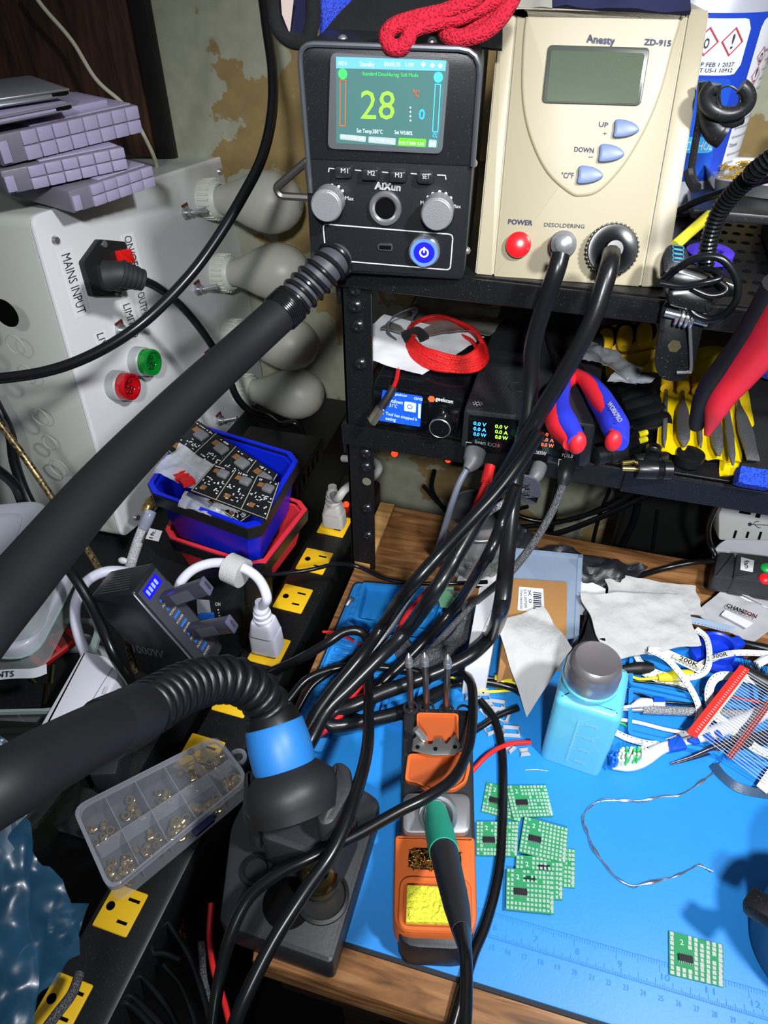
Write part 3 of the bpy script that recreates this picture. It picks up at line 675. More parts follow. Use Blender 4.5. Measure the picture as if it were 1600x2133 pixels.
u = AX.uv(803, 514); part(ax, 'usb_port', B().prism(AX.M, [p+u for p in rect(-.0050, .0050, -.0021, .0021, .002)], 0, .0012), mat('port_rim', '7e8084', .3, .8)); part(ax, 'usb_opening', B().prism(AX.M, [p+u for p in rect(-.0041, .0041, -.0013, .0013, .0012)], .0012, .0014), GAP)
u = AX.uv(885, 521); M = AX.M@T(u.x, u.y, 0)
s_ = part(ax, 'power_button', B().lathe(M, [(.0100, 0), (.0100, .0035), (.0090, .0045), (.0070, .0045)], 40, cap=False), CHR, 'chrome power button with blue light ring')
part(s_, 'light_ring', B().lathe(M, [(.0088, .0046), (.0068, .0046)], 40, cap=False), lit('blue_ring', '4060ff', 1.6))
part(s_, 'button_face', B().cyl(M, .0068, .002, .0044), lit('deep_blue_face', '1212b8', 1.0))
b = B(); flatline(b, AX, [(u.x, u.y+.0005), (u.x, u.y+.0032)], .0009, .0047)
b.lathe(M, [(.0030, .0047), (.0021, .0047)], 30, cap=False); part(s_, 'power_symbol', b, lit('symbol_white', 'c8d4ff', 3))
for px in ((714, 80), (900, 84)): u = AX.uv(*px, -.02); part(ax, 'case_screw', B().sphere(AX.M@T(u.x, u.y-.001, -.02), .003), STEEL)
for px in ((986, 340), (972, 522)): u = AX.uv(*px, -.01); part(ax, 'case_screw', B().sphere(AX.M@T(u.x, u.y, -.01), .0026), STEEL)
hb = AX.up(-.05)
tri = rpoly([hb.uv(*p) for p in [(640, 335), (574, 392), (584, 408), (650, 412)]], [.001, .008, .006, .001]); c = hb.uv(612, 392)
part(ax, 'handle_bracket', B().tube([hb.at(p[0], p[1]) for p in tri], .0028, seg=8, res=1, closed=True), mat('bracket_steel', '7c7a72', .35, .8), 'bare metal side bracket')
# ============================================================ desoldering station
Z0, Z1 = P(990, 570, z=ZS), P(1384, 600, z=ZS)
zd = Z1-Z0; zd.z = 0; zn = V((-zd.y, zd.x, 0)).normalized()
ZF = Fr(Z0, zd, V((0, 0, .918))+zn*.393)
CRM = mat('cream_plastic', 'a09880', .42, bump=.03, bscale=900); CRM2 = mat('cream_plastic_dark', 'bdb596', .5)
zs = thing('desoldering_station', 'cream desoldering station with blank green display and two black leads', 'desoldering station', ZF)
zo = pq(ZF, [(990, 570), (1384, 600), (1478, 20), (1043, 15)], [.001, .001, .004, .004])
b = B(); n = len(zo); vs = [ZF.at(p.x, p.y, 0) for p in zo]; bk = []
for p in vs: q = p+zn*.115; q.z = max(q.z-.004, ZS+.0008); bk.append(q)
vs = [V((p.x, p.y, max(p.z, ZS+.0006))) for p in vs]
b._add(vs+bk, [tuple(range(n)), tuple(n+k for k in range(n))[::-1]]+[(k, (k+1) % n, n+(k+1) % n, n+k) for k in range(n)])
part(zs, 'housing', b, CRM, ang=25)
part(zs, 'front_panel', B().prism(ZF.M, pq(ZF, [(1029, 576), (1331, 597), (1432, 21), (1079, 18)], .001), .0, .0018, .0009), CRM)
part(zs, 'side_rail', B().prism(ZF.M, pq(ZF, [(992, 571), (1026, 574), (1076, 18), (1045, 16)], .001), .0, .0015, .0008), CRM)
part(zs, 'side_rail', B().prism(ZF.M, pq(ZF, [(1335, 597), (1383, 599), (1476, 22), (1436, 21)], .001), .0, .0015, .0008), CRM)
sh = smooth([ZF.uv(*p, .002).to_3d() for p in [(1094, 40), (1086, 150), (1090, 230), (1108, 300), (1140, 362), (1185, 403), (1212, 410), (1250, 398), (1300, 345), (1345, 270), (1378, 190), (1402, 100), (1418, 45), (1400, 34), (1110, 30)]], 5, True)
part(zs, 'control_shield', B().prism(ZF.M, [p.to_2d() for p in sh], .0010, .0034, .0018, seg=3), CRM, 'raised shield-shaped control panel')
WZ = .0034
part(zs, 'display_frame', B().prism(ZF.M, pq(ZF, [(1128, 218), (1332, 224), (1352, 104), (1141, 98)], .003), WZ, WZ+.0014, .0006), mat('smoked_frame', '454943', .25), 'grey display frame')
part(zs, 'display_glass', B().prism(ZF.M, pq(ZF.up(.004), [(1138, 212), (1326, 217), (1343, 112), (1148, 106)], .002), WZ+.0012, WZ+.0018), mat('lcd_glass_green', '4a5644', .16, coat=.5, dust=.2), 'blank grey-green display')
BTN = mat('blue_grey_button', '63759b', .4)
for x, y in ((1304, 270), (1273, 321), (1229, 366)):
    part(zs, 'push_button', B().prism(ZF.M, [p.to_2d() for p in smooth([ZF.uv(*q, .004).to_3d() for q in [(x-22, y-19), (x-2, y-19), (x+17, y-12), (x+27, y), (x+20, y+9), (x, y+16), (x-26, y+17), (x-25, y)]], 3, True)], WZ-.0005, WZ+.0035, .0014), BTN)
IK = mat('station_print', '55586c', .6)
for s, a, b_, c, bo in [('Anesty', (1221, 89), (1279, 94), (1222, 73), .0005), ('ZD-915', (1341, 94), (1396, 97), (1343, 82), .0004), ('UP', (1247, 264), (1266, 266), (1248, 254), .0002), ('+', (1256, 282), (1264, 282), (1256, 276), .0001), ('DOWN', (1196, 316), (1236, 319), (1197, 306), .0002), ('_', (1226, 330), (1235, 330), (1226, 328), .0001), ('°C/°F', (1169, 371), (1194, 372), (1170, 359), .0002)]: write(zs, ZF, s, a, b_, c, IK, WZ+.0003, bold=bo)
write(zs, ZF, 'POWER', (1058, 467), (1108, 470), (1059, 457), mat('station_print_blue', '2e3358', .6), .0021, bold=.0003)
write(zs, ZF, 'DESOLDERING', (1133, 472), (1217, 476), (1134, 464), IK, .0021, bold=.0001)
u = ZF.uv(1080, 511); part(zs, 'power_button', B().cyl(ZF.M@T(u.x, u.y, 0), .0082, .0018, .0075, bev=.0012), mat('gloss_red', 'd0141c', .18, coat=.5), 'glossy red power button')
u = ZF.uv(1170, 512); M = ZF.M@T(u.x, u.y, 0)
cn = part(zs, 'lead_connector', B().lathe(M, [(.0085, .0018), (.0085, .004), (.0080, .005), (.0080, .012), (.0072, .013), (.0072, .018), (.0078, .019), (.0078, .023), (.006, .024), (.0055, .029), (.004, .030)], 28), CHR, 'chrome screw connector')
b = B()
for k in range(5): b.lathe(M, [(.0081, .0055+k*.0014), (.0087, .0062+k*.0014), (.0081, .0069+k*.0014)], 28, cap=False)
part(cn, 'thread_rings', b, STEEL)
u = ZF.uv(1272, 522); M = ZF.M@T(u.x, u.y, 0)
hn = part(zs, 'hose_nut', B().lathe(M, [(.0158, .0018), (.0158, .010), (.0150, .0115), (.010, .0118), (.006, .014), (.005, .022)], 48), mat('gloss_black_nut', '0b0c0f', .25), 'large round black nut')
b = B()
for k in range(36): b.box(M@Matrix.Rotation(2*math.pi*k/36, 4, 'Z'), .0150, .0166, -.0007, .0007, .003, .0100, .0003, 1)
part(hn, 'grip_ribs', b, mat('gloss_black_nut', '15161b', .28))
# items behind / on top of the stations
def px3(l, **k): return [P(x, y, **k) for x, y in l]
KN = weave('red_knit', 'c41030', '8c0820', 800, .85, 1.0)
kn = thing('red_knit_glove', 'crumpled red knitted cuff draped over the top of the hot air station', 'glove', tuple(P(900, 60, y=.47)))
part(kn, 'cuff_roll', B().tube([P(1010, -20, y=.47), P(985, 0, y=.465), P(930, 24, y=.46), P(870, 38, y=.455), P(822, 54, y=.45), P(805, 74, y=.448), P(812, 95, y=.446), P(832, 100, y=.446), P(848, 86, y=.448), P(860, 62, y=.452), P(910, 46, y=.458), P(960, 34, y=.464), P(1010, 12, y=.47), P(1050, -10, y=.474)], .0044, seg=12, res=8), KN, 'thick knitted rib')
part(kn, 'cuff_fold', B().tube([P(925, 50, y=.466), P(932, 72, y=.462), P(955, 80, y=.46), P(1000, 70, y=.462), P(1035, 45, y=.466), P(1060, 10, y=.47), P(1075, -20, y=.474)], .0046, seg=12, res=8), KN)
part(kn, 'knit_body', B().tube([P(950, 66, y=.472), P(985, 55, y=.472), P(1020, 32, y=.474), P(1045, 5, y=.476), P(1060, -15, y=.478)], .0050, seg=12, res=8), KN)
gl = thing('work_glove', 'blue mesh work glove with thick black hem above the hot air station', 'glove', tuple(P(640, 60, y=.49)))
BM = weave('blue_mesh', '2440c0', '0c1a60', 900, .7, .5); BH = mat('black_fleece', '0c0d10', .95, bump=.4, bscale=500)
part(gl, 'mesh_back', B().sheet([P(665, 85, y=.50), P(1040, 70, y=.50), P(1050, -40, y=.52), P(655, -40, y=.52)], 20, 14, .004, 40, .003, seed=3), BM, 'blue mesh')
part(gl, 'hem', B().tube([P(570, -30, y=.49), P(572, 20, y=.49), P(580, 60, y=.488), P(605, 84, y=.487), P(638, 84, y=.486), P(650, 50, y=.487), P(652, 10, y=.488), P(650, -30, y=.49)], .0045, seg=12), BH, 'black fleece hem')
part(gl, 'cuff_inside', B().sheet([P(580, 80, y=.494), P(645, 85, y=.494), P(650, -40, y=.50), P(568, -40, y=.50)], 10, 10, .002, 40, .002, seed=5), mat('navy_cloth', '141a3c', .9))
part(gl, 'black_palm', B().sheet([P(655, 92, y=.493), P(1045, 100, y=.493), P(1050, -40, y=.512), P(760, -40, y=.512)], 20, 14, .005, 30, .003, seed=8), BH, 'black fleece palm')
part(gl, 'care_tag', B().prism(Fr((0, .487, 0), (1, 0, 0), (0, 0, 1)).M, [Fr((0, .487, 0), (1, 0, 0), (0, 0, 1)).uv(*p) for p in [(585, -10), (612, 0), (604, 70), (588, 30)]], 0, .0004), mat('pale_tag', 'b9a8a0', .8))
gr = B().sheet([P(1060, 14, y=.53), P(1150, 20, y=.53), P(1150, -40, y=.54), P(1060, -40, y=.54)], 10, 8, .003, 60, .004, seed=11)
solo('grey_cloth', gr, mat('grey_knit', '8b8880', .9), 'pale grey cloth behind the top of the cream station', 'cloth')
solo('dark_cloth', B().sheet([P(1150, 16, y=.53), P(1440, 22, y=.53), P(1440, -40, y=.54), P(1150, -40, y=.54)], 10, 8, .004, 60, .004, seed=12), mat('navy_cloth', '141a3c', .9), 'dark navy cloth behind the top right of the cream station', 'cloth')
# ============================================================ things on the lower shelf, left half
GK = Fr(P(776, 884, z=ZL+.001), (1, .01, 0), (0, 0, 1)); GK = Fr((GK.O.x, .462, ZL+.0003), (1, .01, 0), (0, 0, 1))
gk = thing('soldering_controller', 'small black soldering controller with blue screen and round dial', 'soldering station', GK)
gq = pq(GK, [(776, 882), (951, 914), (964, 833), (777, 800)], .0025); gq = [V((p.x, max(p.y, .0006))) for p in gq]
GKB = mat('gloss_black_anodised', '0f1014', .22, coat=.3, dust=.15)
part(gk, 'body', B().prism(GK.M, gq, -.115, 0, .0012), GKB)
part(gk, 'front_bezel', B().prism(GK.M, [V((p.x*.985+.0005, p.y*.95+.001)) for p in gq], 0, .0012, .0005), mat('gloss_black_glass', '0a0b0e', .12, coat=.6))
G1 = GK.up(.0013)
scg = part(gk, 'lit_screen', B().prism(GK.M, pq(G1, [(790, 876), (875, 889), (880, 826), (797, 812)], .001), .0012, .0014), lit('blue_lcd', '1448c8', .8), 'lit blue display')
b = B()
for k in range(9): flatline(b, GK, [G1.uv(790+k*11, 876+k*1.5), G1.uv(797+k*11-40, 812+k*1.5)] if k > 3 else [G1.uv(792, 820+k*14), G1.uv(878, 838+k*14)], .0002, .00145)
part(scg, 'screen_grid', b, lit('blue_lcd_dark', '0c2a88', .5), smooth_=False)
for s, a, b_, c in [('Shutdown', (803, 836), (838, 843), (805, 828)), ('31°C', (811, 847), (827, 850), (812, 840)), ('Tool has stopped h', (803, 864), (868, 877), (804, 858)), ('eating', (803, 874), (824, 878), (804, 868)), ('geekcon', (823, 823), (847, 827), (824, 818)), ('GMS', (862, 832), (880, 835), (863, 827))]: write(scg, GK, s, a, b_, c, WHL, .0016)
part(scg, 'power_tile', B().prism(GK.M, pq(G1, [(842, 855), (866, 859), (867, 840), (843, 836)], .001), .0014, .0016), lit('tile_pale', 'a8d8f0', 1)); u = G1.uv(854, 847); part(scg, 'tile_symbol', B().lathe(GK.M@T(u.x, u.y, .0017), [(.0022, 0), (.0015, 0)], 20, cap=False), lit('blue_lcd', '1448c8', .8))
part(scg, 'level_bar', B().prism(GK.M, pq(G1, [(871, 870), (876, 871), (877, 842), (872, 841)]), .0014, .0016), lit('tile_pale', 'a8d8f0', 1)); part(scg, 'level_bar', B().prism(GK.M, pq(G1, [(794, 862), (799, 863), (801, 840), (796, 839)]), .0014, .0016), lit('tile_pale', 'a8d8f0', 1))
u = G1.uv(922, 877); dm = part(gk, 'dial_knob', B().lathe(GK.M@T(u.x, u.y, .0012), [(.0085, 0), (.0085, .010), (.0080, .011), (.0001, .0112)], 40), GKB)
part(dm, 'dial_ring', B().lathe(GK.M@T(u.x, u.y, .0012), [(.0083, .0103), (.0086, .0108), (.0081, .0114), (.0078, .0112)], 40, cap=False), STEEL)
write(gk, GK, 'geekcon', (907, 834), (943, 841), (908, 826), mat('white_logo', 'e0e0e0', .5, emit=.2), .0016, bold=.0002)
u = G1.uv(899, 831); part(gk, 'logo_mark', B().cyl(GK.M@T(u.x, u.y, .0013), .0030, 0, .0003, seg=6), mat('logo_orange', 'd86a3a', .5))
PS = Fr((-.0655, .451, ZL+.0005), (1, -.005, 0), (0, 0, 1))
ps = thing('charging_station', 'black desktop charger with coloured volt and amp readouts', 'charger', PS)
PSB = mat('charger_black_plastic', '202125', .45, bump=.05, dust=.35)
pqd = [V((p.x, max(p.y, .0004))) for p in pq(PS, [(957, 942), (1224, 990), (1243, 884), (966, 852)], [.003, .005, .004, .003])]
part(ps, 'body', B().prism(PS.M, pqd, -.185, 0, .003), PSB)
part(ps, 'front_window', B().prism(PS.M, pq(PS, [(974, 932), (1206, 974), (1218, 888), (977, 864)], .002), 0, .0008, .0003), mat('gloss_black_glass', '0a0b0e', .12, coat=.6))
for col, hexc, em, xs in (('blue', '48b4ff', 1.3, (999, 884)), ('green', 'a8f050', 1.3, (1044, 890)), ('orange', 'e8764a', .9, (1140, 906))):
    m = lit('readout_'+col, hexc, em); x, y = xs
    for k, t_ in enumerate(('0.0 V', '0.0 A', '0.0 W')):
        write(ps, PS, t_, (x-13, y+1+k*11), (x+13, y+5+k*11), (x-12, y-6+k*11), m, .0010, 'readout', bold=.0001)
write(ps, PS, 'Smart 1', (989, 923), (1017, 928), (990, 916), INKW, .001, bold=.0001); write(ps, PS, 'QC3.0', (1018, 929), (1040, 932), (1019, 922), mat('dim_print', '6d7074', .6), .001)
write(ps, PS, '2 PD65W', (1102, 944), (1137, 950), (1103, 936), INKW, .001, bold=.0002); write(ps, PS, 'PD3.0', (1171, 951), (1193, 954), (1172, 944), INKW, .001); write(ps, PS, '65W', (1173, 959), (1190, 962), (1174, 952), INKW, .001)
b = B(); flatline(b, PS, pq(PS, [(971, 933), (972, 919), (983, 921)]), .0004, .001); flatline(b, PS, pq(PS, [(1163, 972), (1165, 955), (1197, 960), (1195, 980)]), .0004, .001)
part(ps, 'front_print', b, INKW, smooth_=False)
for px, w_ in (((985, 947), .012), ((1027, 950), .011), ((1122, 968), .012), ((1180, 978), .010)):
    u = PS.uv(*px); u.y = max(u.y, .004); part(ps, 'usb_port', B().box(PS.M, u.x-w_/2, u.x+w_/2, u.y-.003, u.y+.003, .0006, .0011, .0003), GAP)
PT = Fr((0, 0, PS.O.z+PS.uv(1100, 868).y), (1, 0, 0), (0, 1, 0))
u = PT.uv(995, 841); part(ps, 'sun_symbol', B().lathe(T(u.x, u.y, PT.O.z+.0002), [(.0018, 0), (.0014, 0)], 16, cap=False), INKW)
b = B()
for k in range(8): b.box(T(u.x, u.y, PT.O.z+.0002)@Matrix.Rotation(k*.785, 4, 'Z'), .0026, .0038, -.0002, .0002, 0, .0001)
part(ps, 'sun_rays', b, INKW, smooth_=False)
u = PT.uv(1080, 806); part(ps, 'top_dial', B().lathe(T(u.x, u.y, PT.O.z), [(.0075, 0), (.0072, .0008), (.006, .0008), (.0058, .0003), (.0001, .0003)], 32), PSB)
# poly mailer and red cable coil on the controller
zt = GK.O.z+max(p.y for p in gq)
solo('paper_mailer', B().sheet([P(720, 735, z=zt+.012), P(880, 782, z=zt+.002), P(1010, 700, z=zt+.002), P(800, 655, z=zt+.018)], 24, 18, .0022, 30, seed=21), mat('white_mailer', 'c9ccd0', .4, bump=.1, bscale=80), 'white printed mailer under the red cable coil', 'mailer bag')
solo('plastic_bag', B().sheet([P(790, 690, z=zt+.020), P(1020, 700, z=zt+.006), P(1080, 632, y=.66), P(880, 612, y=.66)], 24, 18, .005, 30, seed=27), mat('grey_bag_film', '7f7f78', .25, alpha=.8, coat=.4), 'grey crinkled plastic bag behind the red cable coil', 'plastic bag')
RC = weave('red_braid', 'e01818', '7a0606', 1400, .5, .5)
rc = thing('red_cable_coil', 'coiled red braided cable lying on the small black controller', 'cable', tuple(P(925, 710, z=zt+.004)))
cc = P(927, 710, z=zt+.010); b = B(); ax1 = (P(1022, 716, z=zt+.01)-P(838, 702, z=zt+.01))/2; ax2 = (P(905, 657, z=zt+.01)-P(935, 765, z=zt+.01))/2
rnd = random.Random(4); pts = []
for i in range(9*16):
    a = 2*math.pi*i/16; k = i/(9*16); q = .74+.24*((i//16*5) % 9)/9
    pts.append(cc+ax1*math.cos(a)*q+ax2*math.sin(a)*q+V((0, 0, -.006+.012*((i//16*4) % 9)/9+.001*math.sin(a*2+i))))
b.tube(pts, .00165, seg=8, res=3); part(rc, 'coil', b, RC)
p0 = P(843, 700, z=zt+.008)
part(rc, 'loose_end', B().tube([p0, P(838, 725, z=zt+.006), P(832, 755, z=zt+.004), P(826, 790, z=zt+.003), P(817, 812, y=.452)], .0017, seg=8), RC)
pe = [P(820, 806, y=.454), P(808, 828, y=.450), P(795, 848, y=.447)]
part(rc, 'usb_plug', B().tube(pe, .0034, seg=12), mat('usb_plug_black', '1c1c1e', .5)); Mx = axis(P(793, 850, y=.447), pe[2]-pe[1])
part(rc, 'usb_tip', B().box(Mx, -.0045, .0045, -.002, .002, 0, .014, .0006), mat('usb_metal', 'a9a391', .3, .9), 'metal USB tip')
vs_ = thing('cable_strap', 'black hook and loop strap tied around the red cable coil', 'strap', tuple(P(860, 700, z=zt+.016)))
part(vs_, 'strap', B().ribbon([P(885, 716, z=zt+.002), P(882, 700, z=zt+.014), P(868, 688, z=zt+.020), P(848, 695, z=zt+.018), P(838, 712, z=zt+.006)], .009, .001, (.3, -.5, 1)), mat('black_velcro', '17171a', .95, bump=.8, bscale=1200))
part(vs_, 'loop_tail', B().ribbon([P(820, 705, z=zt+.012), P(808, 690, z=zt+.020), P(815, 665, z=zt+.030), P(840, 650, z=zt+.034), P(862, 645, z=zt+.030), P(858, 665, z=zt+.02)], .008, .001, (.3, -.8, .6)), mat('grey_velcro', '4a4c58', .9, bump=.5, bscale=900))
# pliers
PLB = mat('plier_blue', '2a36c0', .45); PLR = mat('plier_red', 'd02430', .45); PLS = mat('plier_steel', '3a3d42', .35, .8)
def seg_tube(pts, rs, flat=1): 
    n = len(rs)
    def r(t): q = t*(n-1); i = min(int(q), n-2); return rs[i]+(rs[i+1]-rs[i])*(q-i)
    return B().tube(pts, r, seg=16, res=6)
zp = PT.O.z
pi_ = thing('pliers', 'red and blue handled pliers lying over the edge of the black charger', 'pliers', tuple(P(1200, 800, z=zp)))
hl = [P(1195, 788, z=zp+.008), P(1172, 800, z=zp+.010), P(1158, 835, z=zp+.013), P(1163, 875, z=zp+.016), P(1185, 912, z=zp+.017), P(1190, 925, z=zp+.017)]
hr = [P(1205, 782, z=zp+.008), P(1228, 800, z=zp+.010), P(1255, 840, z=zp+.013), P(1278, 880, z=zp+.016), P(1290, 915, z=zp+.017), P(1290, 925, z=zp+.017)]
part(pi_, 'left_grip', seg_tube(hl, [.005, .0075, .009, .009, .0095, .0055]), PLR, 'red grip'); part(pi_, 'right_grip', seg_tube(hr, [.005, .0075, .009, .009, .0095, .0055]), PLB, 'blue grip')
def off(l, dx, dz): return [p+V((dx, -.001, dz)) for p in l]
part(pi_, 'left_grip_band', seg_tube(off(hl[1:], .0028, .0035), [.003, .006, .0066, .0082, .0055]), PLB, 'blue band and butt')
part(pi_, 'right_grip_band', seg_tube(off(hr[:5], -.003, .0025), [.004, .0062, .0062, .005, .003]), PLR, 'red band')
part(pi_, 'left_grip_butt', B().sphere(T(*(hl[-1]+V((.0035, .001, .001)))), .0060, (1, 1, 1.4)), PLR); part(pi_, 'right_grip_butt', B().sphere(T(*(hr[-1]+V((-.004, .001, .001)))), .0055, (1, 1, 1.4)), PLR)
jw = [P(1208, 790, z=zp+.005), P(1185, 765, z=zp+.006), P(1160, 730, z=zp+.006), P(1142, 700, z=zp+.006)]
jw2 = [P(1196, 790, z=zp+.005), P(1182, 772, z=zp+.006), P(1168, 728, z=zp+.006), P(1146, 697, z=zp+.006)]
part(pi_, 'jaw', seg_tube(jw, [.008, .0085, .006, .002]), PLS); part(pi_, 'jaw', seg_tube(jw2, [.008, .008, .005, .002]), PLS)
hf = Fr(hr[2]+V((0, 0, .0085)), hr[4]-hr[2], P(1300, 840, z=zp+.016)-hr[2])
write(pi_, hf, 'WORKPRO', (1264, 841), (1288, 880), (1273, 836), INKW, .0028, bold=.0002)
# ============================================================ right side of the rack
# alcohol bottle on the upper shelf
bcx, bcy, br = .054, .668, .053
bot = thing('alcohol_bottle', 'large blue and silver cleaning alcohol can behind the cream station', 'can', (bcx, bcy, ZS))
Mb = T(bcx, bcy, ZS+.0003)
part(bot, 'body', B().lathe(Mb, [(br-.004, 0), (br, .004), (br, .165), (br-.006, .178), (.02, .19), (.018, .21)], 64), mat('silver_label', 'b4b8c4', .32, .35), 'silver grey bottle')
def wrapq(a0, a1, z0, z1, r=br+.0005, rc=.006, n=24):
    b = B(); g = []
    pl_ = rect(a0*br, a1*br, z0, z1, rc)
    c = (0, 0); vs = [Mb@V((r*math.sin(p.x/br), -r*math.cos(p.x/br), p.y)) for p in pl_]
    # subdivide as columns
    N = n; cols = []
    for i in range(N+1):
        x = a0*br+(a1-a0)*br*i/N; e = min(x-a0*br, a1*br-x); ins = rc-math.sqrt(max(rc*rc-(rc-e)**2, 0)) if e < rc else 0
        cols.append((x, z0+ins, z1-ins))
    vs = []
    for x, l, h in cols:
        for z in (l, h): vs.append(Mb@V((r*math.sin(x/br), -r*math.cos(x/br), z)))
    return b._add(vs, [(2*i, 2*i+2, 2*i+3, 2*i+1) for i in range(N)])
part(bot, 'blue_label', wrapq(-1.5, 1.5, .028, .134, br+.0003, .0005, 60), mat('label_blue', '1c3ca8', .35), 'royal blue label')
part(bot, 'white_panel', wrapq(-.9, .62, .098, .131, br+.0006), mat('label_white', 'c6cad2', .35)); part(bot, 'white_panel', wrapq(.80, 1.48, .030, .131, br+.0006), mat('label_white', 'c6cad2', .35))
part(bot, 'product_panel', wrapq(-.9, .58, .031, .096, br+.0006), mat('label_blue_bright', '1c4cb4', .35)); part(bot, 'alcohol_band', wrapq(-.6, .54, .048, .059, br+.0009, .001), mat('label_cyan', '3aa0e0', .35))
def wtext(s, a, z, h, wd, m, par=bot, ital=0):
    vs, fs = glyph(s); r = br+.0012
    part(par, 'lettering', B()._add([Mb@V((r*math.sin(a+x*wd/br), -r*math.cos(a+x*wd/br), z+y*h)) for x, y in vs], fs), m, smooth_=False)
wtext('EXP FEB 1 2027', -.02, .1035, .0024, .028, INKD); wtext('LOT US-1 10912', -.02, .1000, .0024, .028, INKD)
wtext('ALCOHOL', -.0, .050, .006, .028, INKW)
rd = mat('hazard_red', 'b03040', .5)
for a, z, s in ((.08, .118, .0085), (.40, .118, .0085), (.98, .108, .006), (.98, .096, .006)):
    b = B(); r = br+.0014; q = [(0, s), (s*.9, 0), (0, -s), (-s*.9, 0)]
    for i in range(4):
        p0, p1 = V(q[i]), V(q[(i+1) % 4]); N = 6
        for k in range(N):
            u0, u1 = p0.lerp(p1, k/N), p0.lerp(p1, (k+1)/N)
            b._add([Mb@V((r*math.sin(a+x/br), -r*math.cos(a+x/br), z+y)) for x, y in (u0, u1, u1*.86, u0*.86)], [(0, 1, 2, 3)])
    part(bot, 'hazard_diamond', b, rd, smooth_=False); 
    if a in (.40,) or z == .096: wtext('!', a-.01, z-.004, .0085, .0016, INKD)
    else: wtext('o', a-.03, z-.004, .006, .0034, INKD)
for k in range(15):
    z = .122-k*.006
    if k in (2, 8, 12): wtext(['Prevention', 'Storage', 'Disposal'][(2, 8, 12).index(k)], 1.02 if k < 8 else .84, z, .0026, .010, INKD)
    else: wtext('Highly flammable vapour keep away from heat', 1.14 if k < 8 else .84, z, .0018, .016 if k < 8 else .028, mat('fine_print', '54585f', .6))
# ring clip holder in front of the bottle, metal tray with gold wool
HK = mat('holder_black', '1d1e21', .35, dust=.5)
hy = .515
hh = thing('iron_holder_clip', 'black open ring clip on a thin upright arm beside the cream station', 'tool holder', tuple(P(1445, 400, y=hy)))
part(hh, 'arm', B().tube([P(1462, 170, y=hy), P(1458, 240, y=hy), P(1445, 320, y=hy), P(1438, 365, y=hy)], .0022, seg=8), HK)
part(hh, 'foot', B().tube([P(1436, 355, y=hy), P(1440, 375, y=hy-.004), P(1450, 392, y=hy-.012)], .0035, seg=8), HK)
b = B(); cpx, cpy = 1515, 205
ang = [math.radians(a) for a in range(-235, 56, 15)]
ringp = [P(cpx+45*math.cos(a), cpy-33*math.sin(a)*1.0, y=hy-.01) for a in [math.radians(t) for t in range(130, 411, 14)]]
part(hh, 'open_ring', B().tube(ringp, .0042, seg=12), HK, 'open clip ring')
part(hh, 'ring_body', B().tube([P(1485, 175, y=hy), P(1478, 210, y=hy), P(1482, 245, y=hy), P(1496, 268, y=hy), P(1510, 275, y=hy)], lambda t: .005+.0045*t, seg=14), HK)
part(hh, 'ring_base', B().tube([P(1498, 240, y=hy-.004), P(1520, 252, y=hy-.006), P(1545, 244, y=hy-.004)], .0042, seg=10), HK)
part(hh, 'hair_ring', B().tube([P(1517+24*math.cos(t/8*math.pi*2), 205+26*math.sin(t/8*math.pi*2), y=hy-.012) for t in range(8)], .0006, seg=6, closed=True), HK)
tz = ZS+.040
ty = thing('wool_tray', 'shallow polished metal tray filled with golden wool', 'tray', tuple(P(1530, 355, z=tz)))
tq = [P(x, y, z=tz) for x, y in [(1455, 326), (1490, 374), (1640, 392), (1700, 340), (1560, 330)]]
fr = H(tz); pp = rpoly([p.to_2d() for p in tq], .006); c = sum(pp, V((0, 0)))/len(pp)
n = len(pp); lv = [[V((c.x+(p.x-c.x)*s, c.y+(p.y-c.y)*s, z)) for p in pp] for s, z in ((.86, tz-.010), (1, tz), (.985, tz+.001), (.93, tz-.001), (.86, tz-.006))]
vs = [p for r in lv for p in r]; fs = [tuple(range(n))[::-1], tuple(4*n+k for k in range(n))]
for a in range(4):
    for k in range(n): k2 = (k+1) % n; fs.append((a*n+k, a*n+k2, (a+1)*n+k2, (a+1)*n+k))
part(ty, 'pan', B()._add(vs, fs), CHR)
wl = B(); rnd = random.Random(3)
for _ in range(260):
    p = c+(pp[rnd.randrange(n)]-c)*math.sqrt(rnd.random())*.84; a = rnd.random()*6.3; d = V((math.cos(a), math.sin(a), 0))*.005
    o = V((p.x, p.y, tz-.0045+rnd.random()*.003)); wl.tube([o-d, o+V((0, 0, .0015)), o+d+V((rnd.uniform(-.002, .002), rnd.uniform(-.002, .002), 0))], .0004, seg=4, res=3)
part(ty, 'gold_wool', wl, mat('gold_wool', 'c6a750', .35, .7), kind='stuff')
solo('holder_shelf', B().box(I4, .070, .20, .55, .60, tz-.018, tz-.011, .002).box(I4, .17, .185, .57, .585, ZS+.0002, tz-.017, .002), HK, 'small dusty black shelf carrying the wool tray', 'shelf')
solo('dusty_black_box', B().box(I4, .128, .26, .505, .60, ZS+.0003, ZS+.022, .003), mat('dusty_box_black', '141516', .6, dust=.6), 'flat dusty black box on the upper shelf at right', 'box')
solo('grey_bracket', B().box(T(.155, .66, ZS)@Matrix.Rotation(.3, 4, 'Z'), -.01, .08, -.02, .02, .0003, .075, .003), mat('olive_metal', '4c4a40', .5, .4), 'dull grey metal block behind the wool tray', 'bracket')
